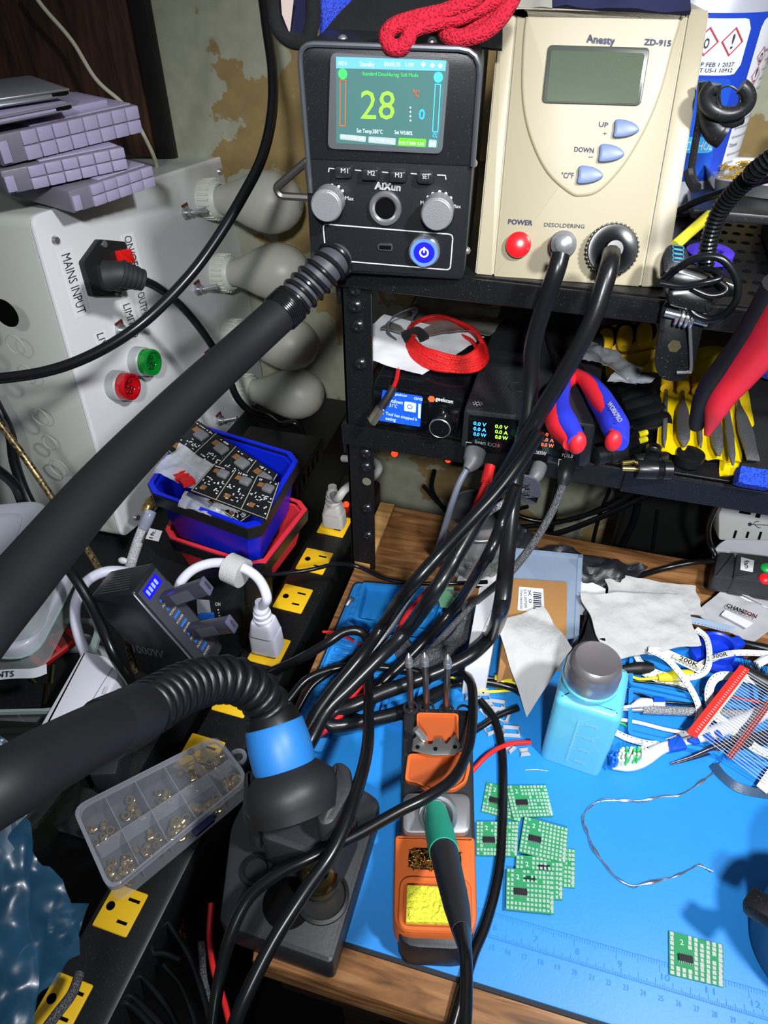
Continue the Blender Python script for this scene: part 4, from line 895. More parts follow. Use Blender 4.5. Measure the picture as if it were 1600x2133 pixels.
# gooseneck lamp clamp
gn = thing('gooseneck_lamp', 'black gooseneck clip lamp gripping the upper shelf edge', 'lamp', tuple(P(1440, 650, y=.455)))
gp = [P(1462, 598, y=.462), P(1468, 560, y=.464), P(1478, 500, y=.465), P(1500, 440, y=.462), P(1535, 395, y=.455), P(1575, 360, y=.445), P(1620, 320, y=.43), V((.165, .38, .50)), V((.20, .30, .62)), V((.23, .22, .735))]
part(gn, 'gooseneck', B().tube(gp, .0042, seg=12), BLKG)
part(gn, 'gooseneck_ridges', B().helix(gp, .0044, .0011, .0028, seg=6, per=12), BLKG, 'spiral ridges')
part(gn, 'lamp_head', B().lathe(axis((.243, .198, .765), (.06, -.04, -1)), [(.01, -.02), (.05, -.01), (.055, .03), (.05, .03), (.046, -.005), (.001, -.006)], 32, cap=False), BLKM)
part(gn, 'neck_base', B().cyl(axis(P(1460, 615, y=.462), P(1466, 565, y=.464)-P(1460, 615, y=.462)), .0075, -.004, .014, .006, bev=.001), BLKG)
CL = mat('clamp_black', '141518', .28, dust=.5)
# clamp jaws: upper dark jaw, front leaf with hole, spring
cf = Fr(P(1420, 700, y=.447), (1, .0, 0), (0, .22, 1))
leaf = rpoly([cf.uv(*p) for p in [(1378, 640), (1362, 760), (1375, 788), (1400, 795), (1430, 790), (1447, 760), (1470, 660), (1460, 630), (1390, 625)]], [.002, .008, .008, .008, .008, .008, .002, .002, .002])
part(gn, 'clamp_leaf', B().prism(cf.M, leaf, -.0012, .0012, .0008), CL, 'dusty front clamp leaf')
u = cf.uv(1405, 721, .0013); part(gn, 'leaf_hole', B().cyl(cf.M@T(u.x, u.y, .0012), .0042, 0, .0003, seg=6), mat('olive_hole', '4e482e', .8))
part(gn, 'upper_jaw', B().prism(cf.M, rpoly([cf.uv(*p, .012) for p in [(1388, 600), (1388, 632), (1476, 655), (1484, 615), (1440, 595)]], .004), .002, .018, .003), CL)
part(gn, 'jaw_pad', B().prism(cf.M, rpoly([cf.uv(*p, .012) for p in [(1393, 560), (1385, 605), (1460, 622), (1540, 622), (1548, 598), (1470, 570), (1420, 555)]], .005), -.010, .010, .003), BLKG)
hx0, hx1 = cf.uv(1385, 650, .006), cf.uv(1475, 672, .006)
part(gn, 'hinge_pin', B().tube([cf.at(*hx0, .006), cf.at(*hx1, .006)], .0028, seg=12, res=1), STEEL)
part(gn, 'spring', B().helix([cf.at(*hx0.lerp(hx1, .28), .006), cf.at(*hx0.lerp(hx1, .72), .006)], .0058, .0011, .0030, seg=8, res=4), CHR, 'coiled steel spring')
part(gn, 'spring_wire', B().tube([cf.at(*cf.uv(1436, 668, .008), .010), cf.at(*cf.uv(1439, 715, .006), .006), cf.at(*cf.uv(1440, 768, .004), .004), cf.at(*cf.uv(1434, 776, .004), .003), cf.at(*cf.uv(1410, 777, .004), .003)], .0011, seg=8, res=4), CHR)
rb = P(1378, 535, y=.47)
rm = thing('lamp_remote', 'small dusty lamp controller with blue outlined buttons', 'controller', tuple(rb))
rf = Fr(P(1395, 575, y=.445), (1, 0, 0), (0, .75, .65))
part(rm, 'shell', B().prism(rf.M, rpoly([rf.uv(*p) for p in [(1380, 570), (1430, 570), (1440, 530), (1428, 506), (1392, 504), (1380, 530)]], .004), -.008, 0, .003), HK)
b = B()
for k in range(4): q = rpoly([rf.uv(*p) for p in [(1402, 518+k*9), (1424, 521+k*9), (1424, 514+k*9), (1401, 511+k*9)]], .0012); flatline(b, rf, q+[q[0]], .0005, .0004)
part(rm, 'button_print', b, mat('cyan_print', '3c8ab0', .5, emit=.1), smooth_=False)
solo('purple_ring', B().lathe(T(*(P(1475, 540, z=ZS)+V((0, 0, .0008)))), [(.016, 0), (.016, .005), (.0145, .006), (.009, .006), (.008, .005), (.008, 0)], 36, cap=False), mat('purple_plastic', '4a34c0', .4), 'purple plastic ring lying on the perforated shelf', 'ring')
yt = thing('yellow_tube', 'yellow sleeve on a thin black rod across the upper shelf', 'tube', tuple(P(1440, 480, y=.50)))
a, c_ = P(1405, 512, y=.50), P(1478, 448, y=.53); part(yt, 'sleeve', B().tube([a, c_], .0036, seg=12, res=1), mat('lemon_plastic', 'e6dc38', .4)); part(yt, 'rod', B().tube([c_, P(1535, 400, y=.55)], .0022, seg=10, res=1), CAB)
LC = [(1600, 665, .44, 'y')]
cable('lamp_cable', [(1380, 585, .448, 'y'), (1410, 560, .440, 'y'), (1450, 538, .438, 'y'), (1500, 538, .436, 'y'), (1532, 575, .434, 'y'), (1536, 620, .432, 'y'), (1510, 655, .432, 'y'), (1478, 665, .434, 'y'), (1448, 655, .436, 'y'), (1436, 640, .438, 'y')], .0022, CAB, 'black lamp lead looping over the clamp, larger loop')
cable('lamp_cable', [(1375, 590, .436, 'y'), (1420, 596, .434, 'y'), (1470, 588, .432, 'y'), (1500, 580, .434, 'y'), (1492, 566, .438, 'y'), (1470, 560, .442, 'y')], .0020, CAB, 'thin black lead with the small loop across the clamp')
cable('lamp_cable', [(1440, 600, .436, 'y'), (1475, 615, .434, 'y'), (1505, 612, .434, 'y'), (1512, 598, .436, 'y'), (1480, 575, .44, 'y')], .0020, CAB, 'black lead curling between clamp and shelf')
cable('power_lead', [(1395, 450, .56, 'y'), (1440, 425, .54, 'y'), (1500, 402, .53, 'y'), (1560, 385, .52, 'y'), (1640, 360, .5, 'y')], .0024, CAB, 'black lead running past the alcohol can foot')
# ------------------------------------------------------------ lower shelf, right half
YP = mat('tool_case_yellow', 'd8b414', .42); 
sy = .545
sf = Fr((0, sy, 0), (1, .06, 0), (0, .25, 1))
nd = thing('nut_driver_case', 'yellow hard case holding stubby yellow handled tools, behind the pliers', 'tool case', tuple(P(1310, 800, y=sy)))
part(nd, 'case', B().prism(sf.M, pq(sf, [(1232, 730), (1248, 688), (1372, 672), (1378, 745), (1250, 762)], .003), -.012, 0, .002), YP)
part(nd, 'case_lip', B().prism(sf.M, pq(sf, [(1245, 745), (1375, 722), (1378, 738), (1250, 760)], .002), 0, .006, .001), YP)
b = B()
for k in range(3):
    u = sf.uv(1262+k*40, 702-k*6); M = sf.M@T(u.x, u.y, 0)
    part(nd, 'tool_hole', B().cyl(M, .0105, 0, .0004, seg=30), GAP)
    part(nd, 'tool_handle', B().lathe(M@Matrix.Rotation(.7, 4, 'X'), [(.0065, -.004), (.007, .006), (.006, .012), (.0045, .015)], 20), YEL)
write(nd, sf, 'STANLEY', (1262, 742), (1310, 733), (1262, 733), mat('case_black_print', '1a1806', .5), .0065, bold=.0002)
cs = thing('nut_driver_tray', 'lower yellow tray of round ended tools under the yellow case', 'tool tray', tuple(P(1320, 790, y=sy)))
part(cs, 'tray', B().prism(sf.M, pq(sf, [(1262, 790), (1260, 758), (1378, 742), (1380, 775)], .002), -.01, .001, .001), mat('tray_dark_yellow', '8a7208', .5))
for k in range(6): u = sf.uv(1280+k*18, 757-k*2); part(cs, 'round_end', B().sphere(sf.M@T(u.x, u.y, .004), .0058, (1, 1, .6)), YEL)
solo('plastic_bag', B().sheet([P(1190, 735, y=.52), P(1330, 790, y=.50), P(1340, 765, y=.53), P(1200, 700, y=.56)], 22, 12, .006, 60, seed=31), mat('bag_film_grey', '8d9298', .2, alpha=.75, coat=.4), 'crinkled grey plastic bag behind the pliers', 'plastic bag')
solo('label_paper', B().sheet([P(1265, 795, y=.50), P(1350, 800, y=.495), P(1365, 785, y=.52), P(1290, 765, y=.52)], 14, 10, .003, 60, seed=33), mat('label_paper', 'b9bcc4', .6), 'white paper label peeking out below the yellow case', 'paper')
# file pouch
fz = ZL+.012
fp_ = thing('file_pouch', 'yellow plastic pouch of needle files on the lower shelf', 'tool pouch', tuple(P(1470, 880, z=fz)))
fq = [P(1366, 942, z=fz-.004), P(1588, 970, z=fz-.008), P(1555, 798, z=fz+.005), P(1378, 790, z=fz+.005)]
PCH = mat('yellow_pouch_vinyl', 'd9bc0c', .3, coat=.3, var=.12, vscale=50)
part(fp_, 'pouch', B().sheet(fq, 50, 12, .0018, 40, .001, seed=4, lift=lambda u, v: .0028*abs(math.sin(u*math.pi*6))-.012*(v < .12 and u > .6)*(0)), PCH)
part(fp_, 'flap', B().sheet([P(1330, 772, z=fz+.012), P(1460, 790, z=fz+.006), P(1560, 720, z=fz+.026), P(1385, 730, z=fz+.02)], 20, 10, .006, 30, .001, seed=14), PCH)
part(fp_, 'lower_fold', B().sheet([P(1500, 990, z=ZL+.001), P(1545, 990, z=ZL+.001), P(1590, 960, z=ZL+.004), P(1498, 940, z=ZL+.004)], 10, 6, .003, 30, .001, seed=15), PCH)
FIL = mat('file_steel', '6c6d70', .38, .75, bump=.5, bscale=1800)
fd_ = [('leftmost needle file in the yellow pouch, slim pointed', 1388, 1383, .35), ('second needle file from the left, broad leaf shape', 1422, 1425, 1), ('third needle file, narrow round', 1453, 1460, .35), ('fourth needle file, mostly behind the red plier handle', 1482, 1498, .9), ('fifth needle file, slim with pointed tip', 1510, 1527, .6), ('rightmost needle file, wide and flat ended', 1532, 1570, 1.1)]
for i, (l, xt, xb, wdt) in enumerate(fd_):
    ytop = 800+i*2; yb = [938, 935, 938, 955, 975, 965][i]; zf = fz+.0055
    a, c_ = P(xt, ytop+8, z=zf+.002), P(xb, yb, z=zf-.006+.0015*(i < 3)); d = (c_-a); L = d.length; fr = Fr(a, d, V((0, 0, 1)).cross(d))
    t = thing('needle_file', l, 'file', fr, 'needle files in the yellow pouch'); h = .0052*wdt
    pr = [(.0, .0012), (.018, .0014), (L*.38, h*.75), (L*.6, h), (L*.85, h*.8), (L*.97, h*.25 if i != 5 else h*.8)]
    poly = [(x, y) for x, y in pr]+[(x, -y) for x, y in pr[::-1]]
    part(t, 'blade', B().prism(fr.M, poly, 0, .0015, .0004), FIL); part(t, 'handle_cap', B().tube([fr.at(-.012, 0, .002), fr.at(.004, 0, .002)], .0050, seg=14, res=1), YEL)
# red handled pliers at right
rh = thing('red_pliers_handle', 'large red handled tool leaning down from the right edge', 'pliers', tuple(P(1480, 890, y=.44)))
HR = mat('coral_red_grip', 'e02634', .4)
rp = [P(1660, 610, y=.40), P(1600, 705, y=.415), P(1545, 775, y=.425), P(1502, 830, y=.43), P(1482, 880, y=.435), P(1473, 905, y=.437)]
def rfun(rs):
    n = len(rs)
    def r(t): q = t*(n-1); i = min(int(q), n-2); return rs[i]+(rs[i+1]-rs[i])*(q-i)
    return r
part(rh, 'red_grip', B().tube(rp, rfun([.013, .0125, .0115, .010, .0078, .002]), seg=18), HR)
part(rh, 'black_edge', B().tube([p+V((-.0065, 0, .0018)) for p in [P(1640, 600, y=.40), P(1580, 700, y=.417), P(1530, 770, y=.427), P(1490, 825, y=.432), P(1472, 880, y=.437), P(1471, 898, y=.438)]], rfun([.0065, .006, .006, .0065, .0058, .0045]), seg=14), mat('soft_black_grip', '121214', .5), 'black inner grip')
# DC plug adapters
DCB = mat('adapter_black', '151619', .32)
def dcplug(a, c_, y_or_z, label, r=.0055, tip='brass', rings=True):
    p, q = P(*a, z=y_or_z), P(*c_, z=y_or_z); d = q-p; L = d.length; M = axis(p, d)
    t = thing('dc_plug_adapter', label, 'plug adapter', M, 'black barrel plug adapters on the lower shelf')
    part(t, 'body', B().lathe(M, [(r*.9, 0), (r, .001), (r, L*.55), (r*.85, L*.57), (r*.85, L*.72), (r*.98, L*.74), (r*.98, L-.001), (r*.8, L)], 20), DCB)
    if rings:
        b = B()
        for k in range(5): b.lathe(M, [(r*.86, L*.56+k*.0011), (r*.93, L*.56+k*.0011+.0005), (r*.86, L*.56+k*.0011+.001)], 20, cap=False)
        part(t, 'grip_rings', b, DCB)
    if tip: part(t, 'pin', B().cyl(M, .0018 if tip != 'yellow' else .0024, -.010, 0), mat('brass_pin', 'c8b06a', .25, .9) if tip == 'brass' else mat('lemon_tip', 'e8d820', .4)); 
dcplug((1325, 977), (1400, 980), ZL+.007, 'front black plug adapter with bare pin, lying at the shelf lip', .0072)
dcplug((1322, 962), (1388, 955), ZL+.006, 'plug adapter just behind the front one, brass pin to the left', .0055)
dcplug((1325, 907), (1262, 925), ZL+.010, 'black plug adapter with yellow tip, upper of the yellow tipped pair', .0050, 'yellow')
dcplug((1325, 921), (1265, 940), ZL+.008, 'black plug adapter with yellow tip, lower of the yellow tipped pair', .0050, 'yellow')
dcplug((1300, 940), (1238, 952), ZL+.006, 'thick plug adapter wedged beside the black charger', .0072, None)
dcplug((1352, 975), (1362, 935), ZL+.007, 'upright looking plug adapter left of the file pouch', .0065, None)
mp_ = thing('adapter_pouch', 'black ribbed sleeve holding a row of plug adapters', 'adapter set', tuple(P(1320, 860, z=ZL)))
b = B()
for k in range(5):
    b.tube([P(1278+k*8, 815+k*20, z=ZL+.016-k*.0015), P(1345+k*11, 795+k*20, z=ZL+.018-k*.0015)], .0072, seg=12, res=1)
part(mp_, 'ribbed_sleeve', b, mat('gloss_black_sleeve', '0f1012', .22)); part(mp_, 'sleeve_edge', B().sheet([P(1340, 788, z=ZL+.024), P(1392, 875, z=ZL+.016), P(1375, 880, z=ZL+.013), P(1325, 795, z=ZL+.022)], 8, 6, .001, 30, .001), mat('gloss_black_sleeve', '0f1012', .22))
for k in range(2): part(mp_, 'steel_pin', B().tube([P(1298+k*12, 893-k*18, z=ZL+.012), P(1312+k*12, 890-k*18, z=ZL+.012)], .0016, seg=8, res=1), STEEL)
BCL = weave('blue_towel', '1a48d8', '0c2270', 700, .9, 1.0)
solo('blue_cloth', B().sheet([P(1535, 1005, z=ZL+.012), P(1600, 1018, z=ZL+.010), P(1720, 1000, z=ZL+.018), P(1545, 970, z=ZL+.020)], 24, 14, .005, 50, .010, seed=5), BCL, 'folded royal blue woven cloth hanging over the shelf lip at right', 'cloth')
solo('black_sleeve', B().sheet([P(1545, 985, z=ZL+.010), P(1700, 990, z=ZL+.015), P(1660, 780, z=ZL+.022), P(1560, 790, z=ZL+.014)], 16, 16, .004, 30, .004, seed=6), mat('black_cordura', '141518', .9, bump=.6, bscale=900), 'black fabric pouch right of the needle files', 'pouch')
solo('blue_cloth', B().sheet([P(1570, 775, z=ZL+.03), P(1680, 790, z=ZL+.03), P(1680, 735, z=ZL+.04), P(1575, 745, z=ZL+.036)], 12, 10, .004, 50, .006, seed=15), BCL, 'bit of royal blue cloth behind the red tool handle', 'cloth')
solo('plastic_block', B().box(T(*P(1545, 705, z=ZL+.05)), -.006, .006, -.004, .004, -.006, .006, .001), BLK, 'little black plastic block behind the red tool handle', 'block')
solo('rubber_foot', B().cyl(T(*P(1432, 965, z=ZL+.0003)), .011, 0, .010, bev=.002), BLKG, 'round black rubber knob poking out below the file pouch', 'knob')
# ------------------------------------------------------------ things below the rack
wy = .56
wa = thing('wall_outlet_adapter', 'white multi outlet power adapter under the lower shelf at right', 'power adapter', (.20, .56, -.003))
wf = Fr((0, .545, 0), (1, 0, 0), (0, .35, 1))
part(wa, 'housing', B().prism(wf.M, pq(wf, [(1497, 1126), (1720, 1130), (1720, 1040), (1515, 1030), (1497, 1072)], .003), -.03, 0, .002), mat('warm_white_plastic', 'b9bdb8', .4))
for px, py, w_, h_ in ((1531, 1113, .0022, .008), (1557, 1114, .0022, .0065), (1583, 1116, .0022, .008), (1555, 1058, .010, .012), (1581, 1068, .004, .010)): u = wf.uv(px, py); part(wa, 'outlet_slot', B().box(wf.M, u.x-w_/2, u.x+w_/2, u.y-h_/2, u.y+h_/2, 0, .0003), GAP)
b = B(); flatline(b, wf, pq(wf, [(1562, 1092), (1640, 1096)]), .0007, .0003); flatline(b, wf, pq(wf, [(1568, 1092), (1575, 1086), (1580, 1086)]), .0007, .0003); flatline(b, wf, pq(wf, [(1572, 1093), (1580, 1099), (1584, 1099)]), .0007, .0003); u = wf.uv(1562, 1092); b.cyl(wf.M@T(u.x, u.y, .0002), .0018, 0, .0001, seg=14)
part(wa, 'usb_mark', b, INKD, smooth_=False)
fc = thing('fan_controller', 'black inline switch box with a paper tag reading fan', 'controller', tuple(P(1540, 1200, z=.02)))
cz = .028; CK = mat('charcoal_plastic', '2b2c30', .45, dust=.4)
ff = H(cz)
part(fc, 'left_block', B().prism(ff.M, pq(ff, [(1485, 1200), (1538, 1208), (1533, 1150), (1495, 1148)], .004), -.018, 0, .003), CK)
part(fc, 'main_block', B().prism(ff.M, pq(ff, [(1525, 1208), (1700, 1235), (1700, 1175), (1533, 1155)], .003), -.018, .003, .002), CK)
F2 = H(cz+.0034)
ptg = part(fc, 'paper_tag', B().prism(F2.M, pq(F2, [(1542, 1187), (1568, 1192), (1571, 1168), (1544, 1161)]), 0, .0004), mat('tag_white', 'd6d8dc', .5)); write(ptg, F2, 'fan', (1550, 1168), (1552, 1184), (1560, 1167), INKD, .0007, bold=.0001)
part(fc, 'green_key', B().sphere(T(*P(1598, 1184, z=cz+.003)), .006, (1, 1, .7)), mat('bright_green', '18b048', .35)); part(fc, 'red_key', B().sphere(T(*P(1594, 1206, z=cz+.003)), .006, (1, 1, .7)), mat('bright_red', 'd81820', .35))
solo('white_dish', B().lathe(T(*(P(1600, 1190, z=.008))), [(.030, -.0110), (.045, -.004), (.050, .0), (.049, .001), (.044, -.002), (.0001, -.003)], 48), WPL, 'white dish under the black inline switch box', 'dish')
cable('fan_cable', [(1490, 1168, .022), (1440, 1172, .012), (1380, 1185, .004), (1330, 1200, .003), (1290, 1215, .003)], .0028, CAB, 'black cable from the fan switch running left along the desk back')
cable('fan_cable', [(1492, 1160, .020), (1478, 1130, .03), (1476, 1095, .06), (1490, 1060, .09), (1510, 1030, .12)], .0026, CAB, 'black cable rising from the fan switch behind the shelf rail')
# black bar power strip on wall under rack with yellow outlets
wst = thing('rear_power_strip', 'black power strip with yellow outlets along the back under the rack', 'power strip', (.1, .70, .02))
part(wst, 'housing', B().box(I4, -.12, .45, .70, .74, .02, .075, .003).box(I4, .02, .03, .71, .73, -.75, .021).box(I4, .30, .31, .71, .73, -.75, .021), BLKM)
for x in (-.09, -.02, .05, .115, .18, .245): part(wst, 'outlet', B().box(I4, x, x+.034, .6985, .7005, .045, .068, .001).box(I4, x, x+.034, .70, .72, .0745, .0765, .001), YEL)
for p in ((822, 945), (934, 957)):
    q = P(*p, y=.66); part(wst, 'pilot_light', B().sphere(T(*q), .004), lit('pilot_red', 'ff2a10', 3)); 
# dark equipment + hanging cables at back under rack
solo('black_equipment', B().box(I4, -.10, -.0, .64, .69, .0, .13, .004).box(I4, .10, .50, .66, .695, -.2, .13, .004), mat('dull_black', '0a0b0c', .6), 'dark black equipment box in the shadow under the lower shelf', 'equipment')
rnd = random.Random(12); lb = ['black cable sagging behind the desk, %s' % s for s in ('nearest the jar', 'crossing above the glove', 'hanging in front of the pale wall', 'drooping steeply at the centre', 'lowest of the sagging ones', 'thick one at right', 'faint one far right', 'short one beside the dark equipment')]
hc = [[(880, 1010), (930, 1060), (1010, 1075), (1100, 1055)], [(1050, 1100), (1150, 1090), (1260, 1060), (1330, 1020)], [(1080, 1130), (1180, 1105), (1290, 1060), (1400, 1005)], [(1270, 1020), (1250, 1070), (1235, 1130), (1225, 1190)], [(1040, 1060), (1120, 1085), (1200, 1080), (1290, 1040)], [(1330, 1050), (1320, 1090), (1300, 1130), (1290, 1170)], [(1370, 1060), (1365, 1100), (1358, 1150)], [(905, 980), (900, 1020), (925, 1060), (960, 1090)]]
for i, l in enumerate(hc): cable('hanging_cable', [(x, y, .60+.01*i, 'y') for x, y in l], .0022+.0006*(i % 3), CAB, lb[i], group='sagging cables behind the desk')
# ============================================================ on the desk: back and right
GLB = mat('clear_glass', 'e4ecec', .06, trans=.85, coat=.3)
jc = P(985, 1165, z=.0); jx, jy = jc.x, jc.y+.0
jar = thing('glass_jar', 'quilted glass mason jar with a dusty metal lid behind the cables', 'jar', (jx, jy, -.0032))
Mj = T(jx, jy, -.0030)
part(jar, 'glass', B().lathe(Mj, [(.028, 0), (.031, .003), (.032, .03), (.032, .046), (.028, .053), (.027, .060), (.025, .060), (.026, .052), (.029, .044), (.029, .005), (.001, .004)], 48), mat('jar_glass', 'aab0ae', .1, trans=.6, coat=.4))
b = B()
for k in range(16):
    for j in range(4):
        a = 2*math.pi*k/16+(j % 2)*.2; b.sphere(Mj@Matrix.Rotation(a, 4, 'Z')@T(.0318, 0, .008+j*.009), .0045, (.3, 1, 1), 8)
part(jar, 'quilted_pattern', b, mat('jar_glass', 'aab0ae', .1, trans=.6, coat=.4))
part(jar, 'lid_band', B().lathe(Mj, [(.0285, .052), (.030, .0525), (.030, .055), (.0292, .0555), (.0292, .066), (.0285, .068), (.026, .068)], 48, cap=False), STEEL)
part(jar, 'lid_disc', B().cyl(Mj, .0275, .058, .0672, bev=.001), mat('dusty_dark_lid', '55565a', .4, .4, dust=.5))
# black glove
solo('black_glove', B().sheet([P(1075, 1205, z=.006), P(1290, 1235, z=.004), P(1350, 1180, z=.010), P(1100, 1128, z=.014)], 30, 16, .012, 40, .003, seed=41, lift=lambda u, v: .012*math.sin(v*3.14)*math.sin(u*3.1)), mat('black_nitrile', '1d1f24', .42, bump=.1), 'crumpled black rubber glove at the back of the desk', 'glove')
solo('black_glove', B().sheet([P(1050, 1140, z=.02), P(1100, 1180, z=.006), P(1120, 1110, z=.02), P(1060, 1080, z=.035)], 16, 12, .012, 60, .003, seed=44), mat('black_nitrile', '1d1f24', .42, bump=.1), 'finger end of a black rubber glove beside the jar', 'glove')
# translucent box lid, cardboard box
TPL = mat('frosted_clear_plastic', '9fb2cc', .25, alpha=.55, coat=.4)
tb = thing('clear_plastic_case', 'frosted clear plastic case lid standing behind the cardboard box', 'case', tuple(P(1130, 1300, z=.0)))
tf = H(.022)
part(tb, 'lid_panel', B().prism(tf.M, pq(tf, [(1062, 1350), (1205, 1325), (1213, 1158), (1066, 1142)], .004), -.002, 0, .001), TPL)
part(tb, 'lid_wall', B().prism(tf.M, pq(tf, [(1196, 1328), (1206, 1325), (1214, 1158), (1204, 1156)], .001), -.022, .001), TPL); part(tb, 'lid_wall', B().prism(tf.M, pq(tf, [(1066, 1150), (1213, 1164), (1214, 1157), (1066, 1142)], .001), -.022, .001), TPL)
CRD = mat('kraft_cardboard', 'a97c4a', .75, bump=.08, bscale=600)
kb = thing('cardboard_box', 'flat brown cardboard box with a white barcode label', 'box', tuple(P(1110, 1380, z=.0)))
kf = H(.030); kq = pq(kf, [(1040, 1390), (1180, 1350), (1182, 1212), (1062, 1204)], .001)
part(kb, 'carton', B().prism(kf.M, kq, -.0295, 0, .0006), CRD)
k2 = H(.0306); lbq = [(1078, 1270), (1134, 1276), (1132, 1226), (1081, 1222)]
lp = part(kb, 'barcode_label', B().prism(k2.M, pq(k2, lbq, .001), -.0005, 0), mat('label_white2', 'd4d6da', .4))
k3 = H(.0308); b = B()
for k in range(10): b._add([(*k3.uv(*p), .0308) for p in [(1111, 1233+k*4), (1128, 1235+k*4), (1128, 1236.6+k*4+(k % 3)*.6), (1111, 1234.6+k*4+(k % 3)*.6)]], [(0, 1, 2, 3)])
part(lp, 'barcode', b, INKD, smooth_=False)
write(lp, k3, 'X 0', (1100, 1228), (1102, 1256), (1106, 1228), INKD, .0001); write(lp, k3, '5.0.1.007500', (1092, 1228), (1093, 1266), (1097, 1228), INKD, .0001); write(lp, k3, '7764-0803030', (1084, 1228), (1084, 1268), (1088, 1228), INKD, .0001)
# white plastic block (long bottle / box)
wq = [P(968, 1390, z=.036), P(1020, 1385, z=.036), P(1052, 1215, z=.036), P(998, 1222, z=.036)]
wb2 = thing('white_carton', 'slim white box standing left of the cardboard box', 'box', tuple(P(1000, 1400, z=.0)))
part(wb2, 'carton', B().prism(H(.036).M, rpoly([p.to_2d() for p in wq], .002), -.0355, 0, .0012), mat('white_card', 'd0d2d6', .5))
solo('paper_scrap', B().sheet([P(950, 1215, z=.004), P(1030, 1225, z=.004), P(1035, 1195, z=.006), P(960, 1190, z=.006)], 8, 6, .002, 40), mat('paper_white', 'cfd1d3', .8), 'white paper scrap under the glass jar', 'paper')
TW = mat('paper_towel', 'b2b3b2', .85, bump=.35, bscale=240)
solo('paper_towel', B().sheet([P(1096, 1492, z=.004), P(1188, 1355, z=.034), P(1132, 1262, z=.040), P(1032, 1300, z=.038)], 26, 26, .004, 35, .0008, seed=51, edge=.03, lift=lambda u, v: .016*math.sin(math.pi*min(1, (u+v)/1.6))), TW, 'folded white paper towel draped between cardboard box and blue bottle', 'paper towel')
solo('paper_towel', B().sheet([P(1268, 1372, z=.022), P(1462, 1345, z=.020), P(1420, 1240, z=.024), P(1210, 1236, z=.030)], 30, 24, .004, 35, .0008, seed=52, edge=.05), TW, 'large square paper towel lying right of the clear case', 'paper towel')
solo('paper_towel', B().sheet([P(1272, 1262, z=.012), P(1468, 1285, z=.013), P(1452, 1222, z=.014), P(1264, 1193, z=.014)], 30, 20, .003, 35, .0008, seed=53, edge=.05), TW, 'rear paper towel partly under the large square one', 'paper towel')
solo('white_envelope', B().sheet([P(1180, 1272, z=.008), P(1262, 1290, z=.008), P(1262, 1225, z=.010), P(1190, 1195, z=.010)], 10, 8, .002, 35), mat('paper_white', 'cfd1d3', .8), 'white paper piece seen through the clear case edge', 'paper')
bd = thing('black_tool_body', 'black ribbed plastic tool body between clear case and paper towel', 'tool', tuple(P(1225, 1330, z=.0)))
part(bd, 'body', B().prism(H(.022).M, pq(H(.022), [(1192, 1345), (1262, 1372), (1268, 1320), (1250, 1280), (1222, 1268), (1210, 1320)], .004), -.0215, 0, .003), BLK)
part(bd, 'ribs', B().prism(H(.024).M, pq(H(.024), [(1245, 1330), (1262, 1335), (1250, 1290), (1240, 1288)], .001), -.002, 0), BLKG)
# CHANZON bag
zb = thing('silver_zip_bag', 'silver grey zip bag with black and red lettering at the desk edge', 'bag', tuple(P(1530, 1285, z=.004)))
zq = [P(1447, 1278, z=.008), P(1568, 1340, z=.006), P(1660, 1270, z=.006), P(1527, 1210, z=.010)]
part(zb, 'bag', B().sheet(zq, 24, 20, .0022, 40, .0010, seed=61), mat('silver_bag', 'b4b6ba', .35, .2, bump=.05))
zf = H(.0122); part(zb, 'inner_label', B().prism(zf.M, pq(zf, [(1502, 1280), (1556, 1308), (1570, 1298), (1512, 1270)], .001), -.0008, 0), mat('label_white2', 'd4d6da', .4))
write(zb, zf, 'CHAN', (1512, 1264), (1546, 1277), (1516, 1257), INKD, .0003, bold=.0002); write(zb, zf, 'ZON', (1546, 1277), (1574, 1288), (1550, 1270), mat('logo_red', 'c82428', .5), .0003, bold=.0002)
part(zb, 'zip_seal', B().ribbon([P(1515, 1222, z=.0125), P(1640, 1282, z=.0105)], .0020, .0006, (.5, .8, 0)), mat('silver_bag', 'b4b6ba', .35, .2))
# blue pump bottle
bz = .115
bt = thing('dispenser_bottle', 'square sky blue solvent bottle with a dented metal pump cap', 'bottle', tuple(P(1195, 1600, z=.0)))
SKY = mat('sky_blue_bottle', '5fb8d6', .35, coat=.2)
fA, fB = P(1122, 1578, z=.0005), P(1250, 1622, z=.0005)
dB = fB-fA; Lb = dB.length; bf = Fr(fA, dB, V((-dB.y, dB.x, 0)))
hB = .084
b = B(); b.prism(bf.M, rect(0, Lb, 0, Lb, .006), 0, hB-.008, .006, taper=.97, seg=4)
part(bt, 'body', b, SKY, ang=50)
cx = Lb/2; Mc = bf.M@T(cx-.003, cx-.003, 0)
part(bt, 'shoulder', B().lathe(Mc, [(.0190, hB-.003), (.0190, hB-.0005), (.0175, hB+.001)], 40), SKY)
part(bt, 'metal_cap', B().lathe(Mc, [(.0170, hB-.001), (.0178, hB), (.0184, hB+.002), (.0184, hB+.012), (.0176, hB+.0145), (.0176, hB+.0155), (.0168, hB+.0195), (.0142, hB+.022), (.010, hB+.021), (.0001, hB+.0205)], 48), mat('worn_chrome', '9c9a9e', .32, .75, bump=.2, bscale=60), 'worn chrome pump cap')
ft = Fr(fA, dB, (0, 0, 1)); b = B()
for k in range(13): y = .010+k*.0043; flatline(b, ft, [(.0195, y), (.0195+(.0035 if k % 4 == 0 else .0018), y)], .0005, .0006)
flatline(b, ft, [(.0195, .010), (.0195, .0616)], .0005, .0006)
part(bt, 'volume_marks', b, mat('bottle_print', 'a4dcec', .5), smooth_=False)
